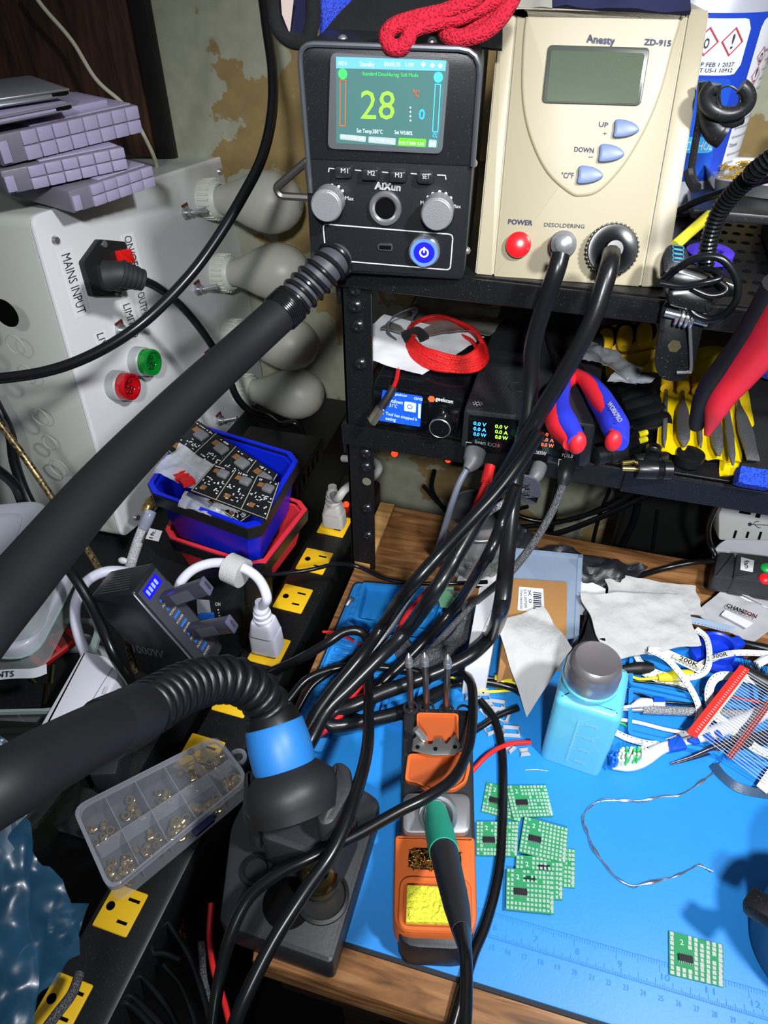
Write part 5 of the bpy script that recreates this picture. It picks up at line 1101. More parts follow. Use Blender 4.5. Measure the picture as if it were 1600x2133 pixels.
for k, s in enumerate(('50ML', '100ML', '150ML', '200ML')):
    vs, fs = glyph(s); part(bt, 'lettering', B()._add([ft.at(.0245+x*.009, .0125+k*.0155+y*.003, .0006) for x, y in vs], fs), mat('bottle_print', 'a4dcec', .5), smooth_=False)
# toothbrush
tbz = .004
tbh = thing('toothbrush', 'white and blue toothbrush with blue, white and green bristles', 'toothbrush', tuple(P(1350, 1560, z=.0)))
tl = [P(x, y, z=.0045) for x, y in [(1275, 1590), (1310, 1592), (1345, 1578), (1380, 1558), (1430, 1545), (1480, 1528), (1535, 1508), (1600, 1480), (1680, 1450)]]
TBW = mat('toothbrush_white', 'd8dce6', .3); TBB = mat('toothbrush_blue', '1450c8', .35)
n = 6
part(tbh, 'handle', B().tube(tl, rfun([.0045, .0058, .0042, .0032, .0055, .0065, .0062, .0055, .004]), seg=16), TBW)
part(tbh, 'blue_grip', B().prism(H(.0105).M, pq(H(.0105), [(1393, 1550), (1400, 1562), (1433, 1556), (1428, 1545), (1418, 1530), (1395, 1538)], .001), -.004, 0, .001), TBB)
for q in ([(1433, 1540), (1450, 1548), (1460, 1546), (1452, 1530)], [(1465, 1530), (1482, 1542), (1490, 1540), (1478, 1524)], [(1488, 1522), (1502, 1536), (1508, 1534), (1497, 1519)]): part(tbh, 'grip_insert', B().prism(H(.011).M, pq(H(.011), q, .0006), -.003, 0, .0005), TBB)
rnd = random.Random(2)
bb = {'w': B(), 'g': B(), 'b': B()}
for i in range(10):
    for j in range(4):
        x = 1272+i*7.5; y = 1577+j*7-i*1.2; p = P(x, y, z=.008); c_ = 'b' if i < 2 else 'g' if i in (4, 6, 7) and j in (0, 3, 1) else 'w'
        q = p+V((rnd.uniform(-.001, .001), rnd.uniform(-.001, .001), .0085)); bb[c_].tube([p, q], .0011, seg=8, res=1)
part(tbh, 'bristles', bb['w'], mat('bristle_white', 'e4ece8', .6), 'white bristle tufts'); part(tbh, 'bristles', bb['g'], mat('bristle_green', '4cc070', .6), 'green bristle tufts'); part(tbh, 'bristles', bb['b'], mat('bristle_blue', '1c70e0', .6), 'blue bristle tufts')
# tweezers, scriber, swab
TWZ = mat('tweezer_steel', '5c5d6c', .25, .9)
tz1 = thing('tweezers', 'fine pointed steel tweezers below the toothbrush', 'tweezers', tuple(P(1470, 1570, z=.0)))
part(tz1, 'arm', B().tube([P(1398, 1593, z=.0015), P(1440, 1580, z=.003), P(1500, 1560, z=.004), P(1600, 1540, z=.004), P(1700, 1520, z=.004)], rfun([.0004, .0022, .0042, .004, .004]), seg=12), TWZ)
part(tz1, 'arm', B().tube([P(1396, 1590, z=.0015), P(1440, 1576, z=.004), P(1500, 1552, z=.008), P(1600, 1530, z=.009), P(1700, 1510, z=.008)], rfun([.0004, .0018, .0036, .0036, .0036]), seg=12), TWZ)
solo('tweezers', B().tube([P(1478, 1313, z=.003), P(1510, 1325, z=.005), P(1545, 1338, z=.007), P(1600, 1352, z=.009), P(1680, 1375, z=.01)], rfun([.0005, .0022, .0036, .0042, .0045]), seg=12), mat('dark_tweezer', '1c1d20', .3, .5), 'black pointed tweezers beside the blue spool at right', 'tweezers')
sc_ = thing('metal_scriber', 'knurled steel probe lying right of the blue bottle', 'probe', tuple(P(1380, 1480, z=.0)))
part(sc_, 'tip', B().tube([P(1282, 1479, z=.004), P(1345, 1478, z=.005)], lambda t: .0006+.0016*t, seg=12, res=2), STEEL); part(sc_, 'shaft', B().tube([P(1338, 1478, z=.005), P(1460, 1483, z=.005), P(1580, 1490, z=.005)], .0036, seg=16), weave('knurled_steel', 'a0a2a6', '4c4d50', 1200, .3, .8))
cs_ = thing('cotton_swab', 'cotton swab with a grubby grey tip beside the steel probe', 'swab', tuple(P(1330, 1468, z=.0)))
part(cs_, 'stick', B().tube([P(1284, 1476, z=.006), P(1320, 1470, z=.008)], .0013, seg=8, res=1), WPL); part(cs_, 'cotton_tip', B().tube([P(1315, 1471, z=.008), P(1335, 1464, z=.0085), P(1358, 1463, z=.0085)], rfun([.0015, .004, .0032]), seg=14), mat('cotton', 'c8cccd', .95, bump=.4))
sg = thing('seven_segment_strip', 'tiny white and blue display module by the swab', 'display module', tuple(P(1375, 1465, z=.0)))
part(sg, 'module', B().prism(H(.008).M, pq(H(.008), [(1362, 1472), (1386, 1472), (1386, 1458), (1362, 1458)]), -.006, 0), WPL); part(sg, 'blue_pins', B().prism(H(.0085).M, pq(H(.0085), [(1362, 1462), (1386, 1462), (1386, 1453), (1362, 1453)]), -.003, 0), TBB)
# component tapes
TPW = mat('component_tape_white', 'c3c6c4', .5); 
def tapes(name, pts, label, w=.0048, up=(0, 0, 1), m=TPW, dots=True, tilt=None):
    q = [P(p[0], p[1], z=p[2]) for p in pts]; t = thing(name, label, 'component tape', tuple(q[len(q)//2]), 'strips of component tape')
    FC = (0, -.6, .8); part(t, 'tape', B().ribbon(q, w, .0006, up, tilt=tilt, face=FC), m)
    if dots:
        s = smooth(q, 10); b = B()
        for i in range(2, len(s)-2, 2):
            tt = (s[i+1]-s[i-1]).normalized(); u = tt.cross(V(FC)); u.normalize(); n_ = tt.cross(u)
            if tilt: a = tilt(i/(len(s)-1)); u, n_ = u*math.cos(a)+n_*math.sin(a), n_*math.cos(a)-u*math.sin(a)
            for sd in (1, -1):
                o = s[i]+n_*.00045*sd+u*w*.3; b._add([o-tt*.0005-u*.0003, o+tt*.0005-u*.0003, o+tt*.0005+u*.0003, o-tt*.0005+u*.0003], [(0, 1, 2, 3)])
        part(t, 'sprocket_holes', b, mat('tape_hole', '2c3a44', .7), smooth_=False)
    return t
tapes('component_tape', [(1352, 1352, .026), (1392, 1375, .024), (1430, 1420, .016), (1455, 1470, .010), (1450, 1510, .008), (1425, 1530, .004), (1370, 1550, .004), (1315, 1540, .004), (1276, 1522, .004)], 'long white component tape curling from the paper towel down to the blue bottle', up=(.3, -.5, .8))
tapes('component_tape', [(1450, 1310, .018), (1472, 1330, .018), (1478, 1370, .018), (1468, 1400, .014), (1430, 1412, .010), (1380, 1405, .008), (1340, 1385, .008), (1325, 1365, .01)], 'white component tape loop in front of the large paper towel', up=(0, -.4, .9))
tapes('component_tape', [(1350, 1355, .02), (1385, 1360, .018), (1425, 1378, .016), (1460, 1395, .014)], 'short tape marked 200K under the tape loop', .0068, (.5, .8, .3))
tapes('component_tape', [(1458, 1385, .010), (1490, 1370, .012), (1530, 1360, .014), (1600, 1362, .014), (1680, 1375, .012)], 'component tape marked 300R running to the right edge', .0050, (.1, -.9, .4))
tapes('component_tape', [(1700, 1440, .014), (1610, 1425, .015), (1540, 1410, .016), (1495, 1410, .018), (1477, 1440, .016), (1485, 1480, .012), (1520, 1515, .008), (1570, 1555, .006), (1620, 1580, .006)], 'big component tape loop underneath the red taped resistors', .0066, (-.2, -.5, .8))
tapes('component_tape', [(1433, 1290, .012), (1470, 1298, .010), (1500, 1306, .008), (1530, 1312, .006)], 'blue grey printed tape emerging below the zip bag', .006, (.1, .8, .4), mat('tape_bluegrey', '7d92a8', .5))
tapes('component_tape', [(1486, 1592, .003), (1510, 1620, .003), (1550, 1645, .003), (1640, 1660, .003)], 'dark blue carrier tape curving at the right of the mat', .0062, (-.2, -.3, .9), mat('tape_navy', '1a3c5c', .4))
tapes('component_tape', [(1330, 1382, .006), (1345, 1402, .005), (1385, 1418, .004), (1430, 1425, .003)], 'lower short length of white tape touching the yellow clip', .006, (0, -.4, .9))
tf2 = Fr(P(1405, 1372, z=.0186), P(1450, 1392, z=.0186)-P(1405, 1372, z=.0186), (0, 0, 1))
hw = Fr((0, 0, .0192), (1, 0, 0), (0, 1, 0)); tk = thing('handwritten_tag', 'handwritten 200K tag on the short component tape', 'tag', tuple(P(1430, 1380, z=.0185)))
part(tk, 'tag', B().prism(hw.M, pq(hw, [(1400, 1368), (1462, 1394), (1468, 1386), (1406, 1360)]), -.0003, 0), mat('tape_cream', 'd3cfb6', .6)); write(tk, hw, '200K', (1414, 1374), (1452, 1390), (1418, 1366), INKD, .0002, bold=.0001)
tk = thing('handwritten_tag', 'handwritten 300R tag on the component tape running right', 'tag', tuple(P(1500, 1366, z=.0125)))
part(tk, 'tag', B().prism(hw.M, pq(hw, [(1478, 1377), (1530, 1366), (1528, 1356), (1476, 1366)]), -.0003, 0), TPW); write(tk, hw, '300R', (1484, 1372), (1516, 1366), (1483, 1364), INKD, .0002, bold=.0001)
# clips / small stuff on mat back
YC = mat('clip_yellow', 'dcd020', .4)
def clipper(a, c_, z, label, wire=None):
    p, q = P(*a, z=z), P(*c_, z=z); t = thing('alligator_clip', label, 'clip', tuple(p), 'yellow alligator clip leads')
    part(t, 'boot', B().tube([p, p.lerp(q, .5), q], rfun([.003, .0052, .0045]), seg=12), YC)
    part(t, 'jaw', B().tube([q, q+(q-p).normalized()*.010], .0022, seg=8, res=1), STEEL)
    if wire: part(t, 'lead', B().tube([P(*w) if len(w) == 2 else P(w[0], w[1], z=w[2]) for w in wire], .0013, seg=8), YC)
clipper((1066, 1421), (1030, 1417), .006, 'yellow alligator clip poking out left of the paper towel', [(1066, 1421, .006), (1085, 1430, .004)])
clipper((1370, 1412), (1442, 1405), .006, 'yellow alligator clip with lead right of the blue bottle', [(1370, 1412, .006), (1330, 1414, .004), (1300, 1400, .004), (1278, 1392, .004)])
cable('yellow_wire', [(940, 1410, .003), (965, 1425, .002), (1000, 1440, .002), (1060, 1438, .002), (1090, 1432, .002)], .0013, YC, 'thin yellow wire curving behind the soldering tips', 'wire')
SPB = mat('spool_blue', '1238c0', .35)
sp = thing('blue_spool_end', 'dark blue round plastic spool end with tabs behind the red tape', 'spool', tuple(P(1490, 1365, z=0)))
Ms = T(*P(1490, 1362, z=.0008))
part(sp, 'disc', B().cyl(Ms, .022, 0, .004, bev=.001), SPB); part(sp, 'cup', B().lathe(Ms, [(.015, .004), (.015, .012), (.013, .013), (.0115, .012), (.011, .005), (.001, .005)], 36), SPB)
for a in (.6, 3.7): part(sp, 'tab', B().box(Ms@Matrix.Rotation(a, 4, 'Z'), .014, .025, -.005, .005, .003, .010, .0015), SPB)
# red taped resistor ladder
rt = thing('red_tape_strip', 'red tape strip holding the ends of a row of resistors', 'tape', tuple(P(1500, 1460, z=.02)))
ra, rc_ = P(1440, 1532, z=.020), P(1552, 1390, z=.030)
part(rt, 'tape', B().ribbon([ra, ra.lerp(rc_, .5), rc_], .0075, .0006, (1, .4, .2)), mat('red_paper_tape', 'dc2a22', .6)); part(rt, 'white_edge', B().ribbon([ra.lerp(rc_, .05)+V((.0045, 0, -.001)), ra.lerp(rc_, .92)+V((.0045, 0, -.001))], .0025, .0005, (1, .4, .2)), mat('tape_cream', 'd3cfb6', .6))
rb0, rb1 = P(1590, 1640, z=.006), P(1700, 1480, z=.016)
solo('cream_tape_strip', B().ribbon([rb0+(rb0-rb1)*.03, rb0.lerp(rb1, .5), rb1], .008, .0009, (1, .3, 0)), mat('tape_cream', 'd3cfb6', .6), 'cream tape strip holding the other ends of the resistors', 'tape')
RB = mat('resistor_body', '9c5a5a', .4); RW = mat('tinned_wire', 'c0c2c8', .35, .25); RBD = mat('resistor_band', '5a1414', .4)
N = 30; proto = None
for i in range(N):
    t = i/(N-1); a, c_ = ra.lerp(rc_, .06+.9*t), rb0.lerp(rb1, .03+.93*t); m_ = a.lerp(c_, .5)+V((0, 0, .001))
    d = c_-a; L = d.length; M = axis(m_, d)
    if proto is None:
        L0 = L
        r_ = thing('resistor', 'small striped glass resistor in the taped ladder at right', 'resistor', M, 'taped resistors in a row')
        part(r_, 'lead', B().tube([M@V((0, 0, -L0/2)), M@V((0, 0, L0/2))], .00032, seg=6, res=1), RW)
        part(r_, 'body', B().lathe(M, [(.0004, -.0024), (.0011, -.0021), (.0012, -.001), (.0010, 0), (.0012, .001), (.0011, .0021), (.0004, .0024)], 12), RB)
        part(r_, 'bands', B().cyl(M, .0013, -.0012, -.0006, seg=12).cyl(M, .0013, .0008, .0014, seg=12), RBD); proto = r_
    else: copytree(proto, M)
# strainer / black brush at right
br_ = thing('black_brush', 'black bristle brush at the right edge of the desk', 'brush', tuple(P(1590, 1400, z=.004)))
part(br_, 'back', B().tube([P(1545, 1395, z=.014), P(1580, 1415, z=.014), P(1640, 1440, z=.014)], .006, seg=12), BLK)
b = B(); rnd = random.Random(8)
for i in range(160):
    t = rnd.random(); p = P(1545, 1395, z=.014).lerp(P(1620, 1432, z=.014), t); b.tube([p, p+V((rnd.uniform(-.004, .004), .006+rnd.uniform(0, .006), rnd.uniform(-.006, .006)))], .0002, seg=4, res=1)
part(br_, 'bristles', b, BLKG, kind='stuff')
solo('white_cable_tie', B().ribbon([P(1575, 1385, z=.012), P(1600, 1372, z=.014), P(1640, 1370, z=.012)], .006, .003, (0, .6, .6)), WPL, 'ribbed white strip at the right edge above the brush', 'strip')
cable('white_wire', [(1282, 1497, .003), (1330, 1505, .003), (1390, 1520, .003), (1440, 1528, .004)], .0015, WPL, 'thin white wire right of the blue bottle', 'wire')
cable('green_wire', [(1280, 1503, .002), (1298, 1508, .002), (1308, 1514, .002)], .0012, mat('green_wire', '1c9a50', .4), 'short green wire end beside the blue bottle', 'wire')
cable('red_wire', [(1462, 1440, .003), (1500, 1445, .006), (1545, 1456, .010), (1600, 1465, .012)], .0010, RED, 'thin red wire under the resistor row', 'wire')
cable('black_wire', [(1285, 1432, .002), (1330, 1445, .003), (1370, 1460, .005), (1420, 1465, .006), (1475, 1468, .005)], .0011, CAB, 'thin black wires crossing behind the steel probe', 'wire')
cable('black_wire', [(1275, 1415, .002), (1340, 1420, .002), (1400, 1428, .002), (1440, 1440, .002)], .0010, CAB, 'thin black wire behind the yellow clip', 'wire')
solo('barrel_connector', B().tube([P(1278, 1398, z=.006), P(1305, 1394, z=.006), P(1330, 1392, z=.006), P(1360, 1392, z=.006)], rfun([.003, .004, .0055, .0045]), seg=14), mat('soft_black_grip', '121214', .5), 'black barrel connector right of the bottle cap', 'connector')
# white rectangular clips scattered
wcl = [(1005, 1455, .3), (1018, 1480, .9), (1035, 1470, .1), (1050, 1490, 1.4), (1065, 1525, .2), (1025, 1518, .7), (985, 1450, .2), (1062, 1560, 1.0), (1005, 1440, 1.2), (1092, 1568, .4)]
wl_ = ['closest to the tall tips', 'under the paper towel corner', 'beside the black cord', 'touching the paper towel', 'halfway to the red wire', 'left of the black cord', 'behind the tip holder', 'above the red wire end', 'furthest back', 'nearest the blue bottle foot']
for i, (x, y, a) in enumerate(wcl):
    M = T(*P(x, y, z=.0005))@Matrix.Rotation(a, 4, 'Z'); s = .0058 if i < 7 else .003
    b = B(); wall_ring_pts = [(-s, -s*.6), (s, -s*.6), (s, s*.6), (-s, s*.6)]
    b.tube([M@V((p[0], p[1], .001)) for p in wall_ring_pts], .0018, seg=6, res=1, closed=True)
    solo('white_clip', b, mat('clip_white', 'a4a8b0', .45), 'tiny white plastic clip on the mat, '+wl_[i], 'clip', 'tiny white clips on the mat')
# circuit boards
GRN = mat('pcb_green', '2c8a58', .35, coat=.3); PAD = mat('tinned_pad', 'b4ccc2', .3, .35); PADW = mat('tinned_pad_bright', 'd4d8d6', .25, .4)
def pcb(quad, z, label, seed, pm=PAD, nx=12, ny=9):
    q = [P(x, y, z=z) for x, y in quad]; fr = Fr(q[3], q[2]-q[3], q[0]-q[3]); pp = [fr.uv(*p) for p in quad]  # TL TR BR BL
    t = thing('green_circuit_board', label, 'circuit board', fr, 'small green circuit boards on the mat')
    part(t, 'board', B().prism(fr.M, pp, .0002, .0014), GRN)
    def at(u, v): return pp[3].lerp(pp[2], u).lerp(pp[0].lerp(pp[1], u), v)
    rnd = random.Random(seed); b = B(); ez = .0014
    for i in range(nx):
        for j in range(ny):
            u, v = (i+.5)/nx, (j+.5)/ny
            if .16 < u < .44 and .25 < v < .62: continue
            if rnd.random() < .05 or (.14 < u < .36 and v > .62): continue
            c = at(u, v); w_ = .0007+rnd.random()*.0002; h_ = .0006+rnd.random()*.0003; k_ = 1.3 if pm is PADW else 1; b.box(fr.M@T(c.x, c.y, 0), -w_*k_, w_*k_, -h_*k_*1.1, h_*k_*1.1, ez, ez+.00025)
    for k in range(7): c = at(.95, .12+k*.12); b.box(fr.M@T(c.x, c.y, 0), -.0011, .0011, -.0007, .0007, ez, ez+.0003)
    part(t, 'solder_pads', b, pm, smooth_=False)
    c = at(.30, .43); d = (pp[2]-pp[3]).normalized(); M = fr.M@T(c.x, c.y, ez)
    ch = part(t, 'chip', B().box(M, -.0042, .0042, -.0019, .0019, .0004, .0018, .0002, 1), mat('chip_black', '17181c', .45))
    b = B()
    for k in range(7):
        for s_ in (1, -1): b.box(M, -.0038+k*.00127-.0002, -.0038+k*.00127+.0002, s_*.0019 if s_ > 0 else -.0029, .0029 if s_ > 0 else -.0019, .0, .0006)
    part(ch, 'chip_legs', b, STEEL, smooth_=False)
    b = B(); vs, fs = glyph('2'); c = at(.24, .78); b._add([fr.at(c.x-.001+x*.002, c.y-.001+y*.003, ez+.0002) for x, y in vs], fs); part(t, 'lettering', b, mat('silk_white', 'd0dcd6', .6), smooth_=False)
pcb([(1013, 1631), (1095, 1648), (1083, 1714), (1002, 1692)], .0, 'green board at upper left of the pile, tilted and half covered', 1)
pcb([(1052, 1638), (1137, 1637), (1153, 1702), (1068, 1705)], .0018, 'green board at upper right of the pile, fully visible with chip', 2)
pcb([(1110, 1762), (1197, 1771), (1197, 1852), (1100, 1845)], .0, 'green board sticking out furthest right of the pile', 5)
pcb([(1075, 1783), (1172, 1790), (1172, 1876), (1070, 1872)], .0018, 'green board second from the bottom in the pile', 6)
pcb([(1055, 1810), (1153, 1817), (1154, 1906), (1053, 1896)], .0036, 'nearest green board of the pile with its chip showing', 7)
pcb([(1092, 1702), (1183, 1727), (1178, 1800), (1080, 1776)], .0036, 'green board in the middle of the pile, turned clockwise', 4)
pcb([(992, 1713), (1080, 1713), (1077, 1786), (992, 1783)], .0018, 'darker green board against the soldering stand', 3)
pcb([(1392, 1940), (1505, 1970), (1506, 2058), (1393, 2031)], .0, 'single green board with bright pads lying alone near the mat ruler', 8, PADW, 9, 9)
# solder / wires on the mat
SLD = mat('solder_bright', 'c4ccd6', .2, .9)
SWP = [(1500, 1590, .003), (1480, 1615, .001), (1420, 1655, .001), (1380, 1660, .001), (1330, 1668, .001), (1260, 1668, .001), (1228, 1680, .001), (1215, 1710, .001), (1225, 1740, .001), (1245, 1780, .001), (1275, 1820, .001), (1310, 1843, .001), (1340, 1842, .001), (1400, 1828, .001), (1440, 1810, .001), (1455, 1803, .001), (1485, 1815, .001)]
sw_ = cable('solder_wire', SWP, .0005, SLD, 'thin twisted solder wire looping over the open mat', 'solder wire')
wp_ = [v for v in smooth([P(p[0], p[1], z=.0012) for p in SWP], 5)]
part(sw_, 'solder_sheath', B().tube(wp_[6:-8], lambda t: .0004+.0007*max(0, math.sin(t*62)+.5*math.sin(t*23+1))*(1 if t < .42 or t > .55 else .35), seg=8, res=3), SLD, 'bright solder beads along the wire')
part(sw_, 'second_strand', B().tube([p+V((.0012*math.sin(k*.7), .0012*math.cos(k*.5), 0)) for k, p in enumerate(wp_)], .0003, seg=6, res=2), SLD)
cable('thin_wire', [(1094, 1604, .0006), (1118, 1603, .0008), (1141, 1606, .0006)], .0004, SLD, 'short straight wire clipping above the green boards', 'wire clipping')
cable('red_wire', [(955, 1640, .004), (985, 1605, .006), (1020, 1570, .008), (1060, 1550, .006), (1105, 1546, .003)], .0018, mat('red_wire', 'd02424', .35), 'short red wire with bare end right of the soldering stand', 'wire')
# ------------------------------------------------------------ left mat area: blue tray, braided coil, green tape
tbm = mat('blue_tray', '1f7cc4', .4)
tr = thing('silicone_tray', 'loose blue silicone tray near the rack post', 'tray', (-.10, .42, .006))
q = [P(x, y, z=.016) for x, y in [(735, 1290), (905, 1318), (935, 1228), (755, 1212)]]
def traymesh(q, z0, th=.003):
    o = rpoly([p.to_2d() for p in q], .004); c = sum(o, V((0, 0)))/len(o); n = len(o)
    lv = [[V((c.x+(p.x-c.x)*s, c.y+(p.y-c.y)*s, z)) for p in o] for s, z in ((.97, z0), (1, q[0].z), (.91, q[0].z), (.85, z0+.003))]
    vs = [p for r in lv for p in r]; fs = [tuple(range(n))[::-1], tuple(3*n+k for k in range(n))]
    for a in range(3):
        for k in range(n): k2 = (k+1) % n; fs.append((a*n+k, a*n+k2, (a+1)*n+k2, (a+1)*n+k))
    return B()._add(vs, fs)
part(tr, 'tray', traymesh(q, .0062), tbm)
solo('silicone_tray', traymesh([P(x, y, z=.012) for x, y in [(715, 1400), (850, 1420), (880, 1330), (745, 1315)]], .0062), tbm, 'second blue tray in front of the loose one, full of wire ends', 'tray')
cable('red_wire', [(672, 1316, .008), (700, 1318, .009), (730, 1332, .010), (752, 1345, .011)], .0012, RED, 'red wire with bare end on the ribbed mat strip', 'wire')
solo('wire_ferrule', B().tube([P(722, 1262, z=.010), P(730, 1250, z=.012), P(734, 1250, z=.010)], .002, seg=8), STEEL, 'small silver terminal at the top of the ribbed strip', 'terminal')
solo('green_tape', B().sheet([P(918, 1265, z=.022), P(948, 1268, z=.020), P(945, 1222, z=.024), P(905, 1222, z=.028)], 8, 6, .001, 30), mat('green_tape', '4f7d5f', .5, alpha=.85), 'piece of green tape sticking up beside the cable coil', 'tape')
BRD = weave('black_white_braid', '5c5d62', '0c0c0d', 1300, .5, .8)
cl_ = thing('braided_cable_coil', 'coiled black braided cable on the mat left of the white box', 'cable', tuple(P(925, 1310, z=0)))
b = B(); c0 = P(905, 1305, z=.014); pts = []
A1_ = (P(990, 1290, z=.012)-P(840, 1320, z=.012))/2; A2_ = (P(925, 1235, z=.012)-P(900, 1385, z=.012))/2
for i in range(8*18):
    a = 2*math.pi*i/18; k = (i//18*3) % 8; pts.append(c0+A1_*math.cos(a)*(.78+.26*k/8)+A2_*math.sin(a)*(.78+.26*k/8)+V((0, 0, -.006+.016*((i//18*5) % 8)/8)))
b.tube(pts, .0025, seg=8, res=3); part(cl_, 'coil', b, BRD)
# ------------------------------------------------------------ soldering tip stand
SD = .036
st = thing('soldering_stand', 'black soldering iron stand with orange silicone trays', 'soldering stand', tuple(P(905, 1750, z=0)))
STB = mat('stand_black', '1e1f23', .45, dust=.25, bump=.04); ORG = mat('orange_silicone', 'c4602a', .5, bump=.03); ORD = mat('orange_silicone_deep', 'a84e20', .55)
h = H(SD)
part(st, 'base', B().prism(H(.030).M, pq(H(.030), [(828, 1972), (988, 1980), (985, 1480), (840, 1478)], [.012, .012, .004, .004]), -.0296, 0, .002), STB)
part(st, 'rear_deck', B().prism(h.M, pq(h, [(832, 1760), (990, 1760), (984, 1478), (842, 1472)], .004), -.008, 0, .002), STB)
part(st, 'front_block', B().prism(h.M, pq(h, [(818, 1945), (996, 1950), (990, 1742), (822, 1738)], [.012, .012, .003, .003]), -.022, .001, .003), ORG, 'orange silicone front block')
HU = H(SD+.0015)
def well(q, m, depth_m=GAP, r=.003, lip=0, wth=.0022, hgt=.004):
    o = pq(HU, q, r); c = sum(o, V((0, 0)))/len(o)
    n = len(o); W_ = [[V((c.x+(p.x-c.x)*s, c.y+(p.y-c.y)*s, z)) for p in o] for s, z in ((1.0, SD-.002), (1.0, SD+hgt), (.90, SD+hgt), (.82, SD-.004), (.80, SD-.006+.0065))]
    vs = [p for r_ in W_[:4] for p in r_]; fs = []
    for a in range(3):
        for k in range(n): k2 = (k+1) % n; fs.append((a*n+k, a*n+k2, (a+1)*n+k2, (a+1)*n+k))
    return B()._add(vs, fs), [V((c.x+(p.x-c.x)*.88, c.y+(p.y-c.y)*.88)) for p in o]
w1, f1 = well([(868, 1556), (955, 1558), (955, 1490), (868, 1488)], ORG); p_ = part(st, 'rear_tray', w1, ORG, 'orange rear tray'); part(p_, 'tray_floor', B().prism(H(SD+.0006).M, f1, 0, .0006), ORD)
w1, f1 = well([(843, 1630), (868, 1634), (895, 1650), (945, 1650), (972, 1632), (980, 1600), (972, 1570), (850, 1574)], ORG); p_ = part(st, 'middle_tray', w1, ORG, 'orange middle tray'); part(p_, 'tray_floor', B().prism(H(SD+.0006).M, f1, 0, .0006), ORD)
# tip clip plate
h2 = H(SD+.010)
part(st, 'tip_clip_plate', B().prism(h2.M, pq(h2, [(858, 1562), (900, 1573), (945, 1572), (963, 1558), (948, 1528), (934, 1545), (930, 1550), (922, 1538), (905, 1538), (900, 1550), (885, 1548), (870, 1530), (860, 1540)], .0008), -.0012, 0, .0004), mat('brushed_plate', 'a8a8a6', .3, .9), 'notched steel tip remover plate')
for x, y in ((870, 1556), (907, 1560), (948, 1556)): part(st, 'plate_slot', B().cyl(T(*P(x, y, z=SD+.0101)), .0015, 0, .0002, seg=14), GAP)
part(st, 'clip_pin', B().tube([P(866, 1518, z=SD+.018), P(885, 1540, z=SD+.010)], .0026, seg=10, res=1), CHR)
# metal plates and funnel
h3 = H(SD+.006)
part(st, 'metal_plate', B().prism(h3.M, pq(h3, [(838, 1735), (980, 1735), (980, 1652), (840, 1650)], .006), -.005, 0, .002), mat('satin_aluminium', 'b0b2b6', .35, .8), 'satin metal cradle plate')
Mf = axis(P(912, 1700, z=SD+.010), (.05, -.35, 1))
part(st, 'funnel', B().lathe(Mf, [(.0105, -.006), (.0125, .001), (.0118, .002), (.0098, .001), (.008, -.008)], 36, cap=False), mat('satin_aluminium', 'b0b2b6', .35, .8), 'metal funnel')
# front block windows
h4 = H(SD+.0012)
wn = part(st, 'wool_window', B().prism(h4.M, pq(h4, [(850, 1810), (962, 1814), (960, 1770), (852, 1766)], .005), 0, .0004), GAP)
b = B(); rnd = random.Random(6)
for _ in range(170):
    p = P(rnd.uniform(857, 955), rnd.uniform(1772, 1808), z=SD+.0022); a = rnd.random()*6.3; d = V((math.cos(a), math.sin(a), rnd.uniform(-.3, .3)))*.0022; b.tube([p-d, p+V((0, 0, .0008)), p+d], .00035, seg=4, res=2)
part(wn, 'brass_wool', b, BRASS, 'gold brass wool', kind='stuff')
o = pq(h4, [(833, 1935), (978, 1940), (976, 1838), (838, 1832)], .006)
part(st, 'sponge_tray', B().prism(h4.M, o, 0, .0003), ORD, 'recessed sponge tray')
lo = B(); loopline(lo, h4, o, .0006, .0018); part(st, 'tray_rim', lo, ORG)
hs = H(SD+.005)
def spongem(): return mat('yellow_sponge', 'd8d63c', .9, bump=1.0, bscale=420, var=.15, vscale=200)
bb = B().prism(hs.M, pq(hs, [(845, 1920), (960, 1922), (962, 1848), (848, 1842)], .001), -.0035, 0, .0008)
sg_ = solo('cleaning_sponge', bb, spongem(), 'yellow cleaning sponge in the orange stand tray', 'sponge')
b = B(); rnd = random.Random(1)
for _ in range(150):
    p = P(rnd.uniform(852, 955), rnd.uniform(1848, 1915), z=SD+.005); b.sphere(T(*p), rnd.uniform(.0008, .0019), (1, 1, .5), 8)
part(sg_, 'surface_lumps', b, spongem())
# three tips standing
for i, (xb, yb, xt, yt_, l) in enumerate([(856, 1475, 851, 1360, 'left soldering tip standing in the stand'), (889, 1475, 884, 1358, 'middle soldering tip with the pointed end'), (930, 1480, 933, 1362, 'right soldering tip with the darkened point')]):
    base = P(xb, yb, z=SD); top = V((base.x, base.y, 0)); r_ = ray(xt, yt_); tt = ((base.y+.012)/r_.y); topp = CC+r_*tt
    t = thing('soldering_tip', l, 'soldering tip', tuple(base), 'soldering tips standing in the stand'); d = topp-base
    part(t, 'shaft', B().tube([base-d.normalized()*.004, base+d*.80], .0024, seg=14, res=1), mat('tip_steel', '9a8c84', .25, .95, var=.3, vscale=60)); part(t, 'collar', B().tube([base+d*.78, base+d*.86], .0032, seg=14, res=1), STEEL)
    part(t, 'point', B().tube([base+d*.86, base+d*.9, base+d], rfun([.003, .0022, .0004]), seg=12), STEEL)
    part(st, 'tip_hole', B().lathe(T(*base), [(.0058, 0), (.0058, .0012), (.0042, .0012), (.004, .0001)], 24, cap=False), STB)
part(st, 'tip_hole', B().lathe(T(*P(966, 1482, z=SD)), [(.0055, 0), (.0055, .0012), (.0042, .0012), (.004, .0001)], 24, cap=False), STB)
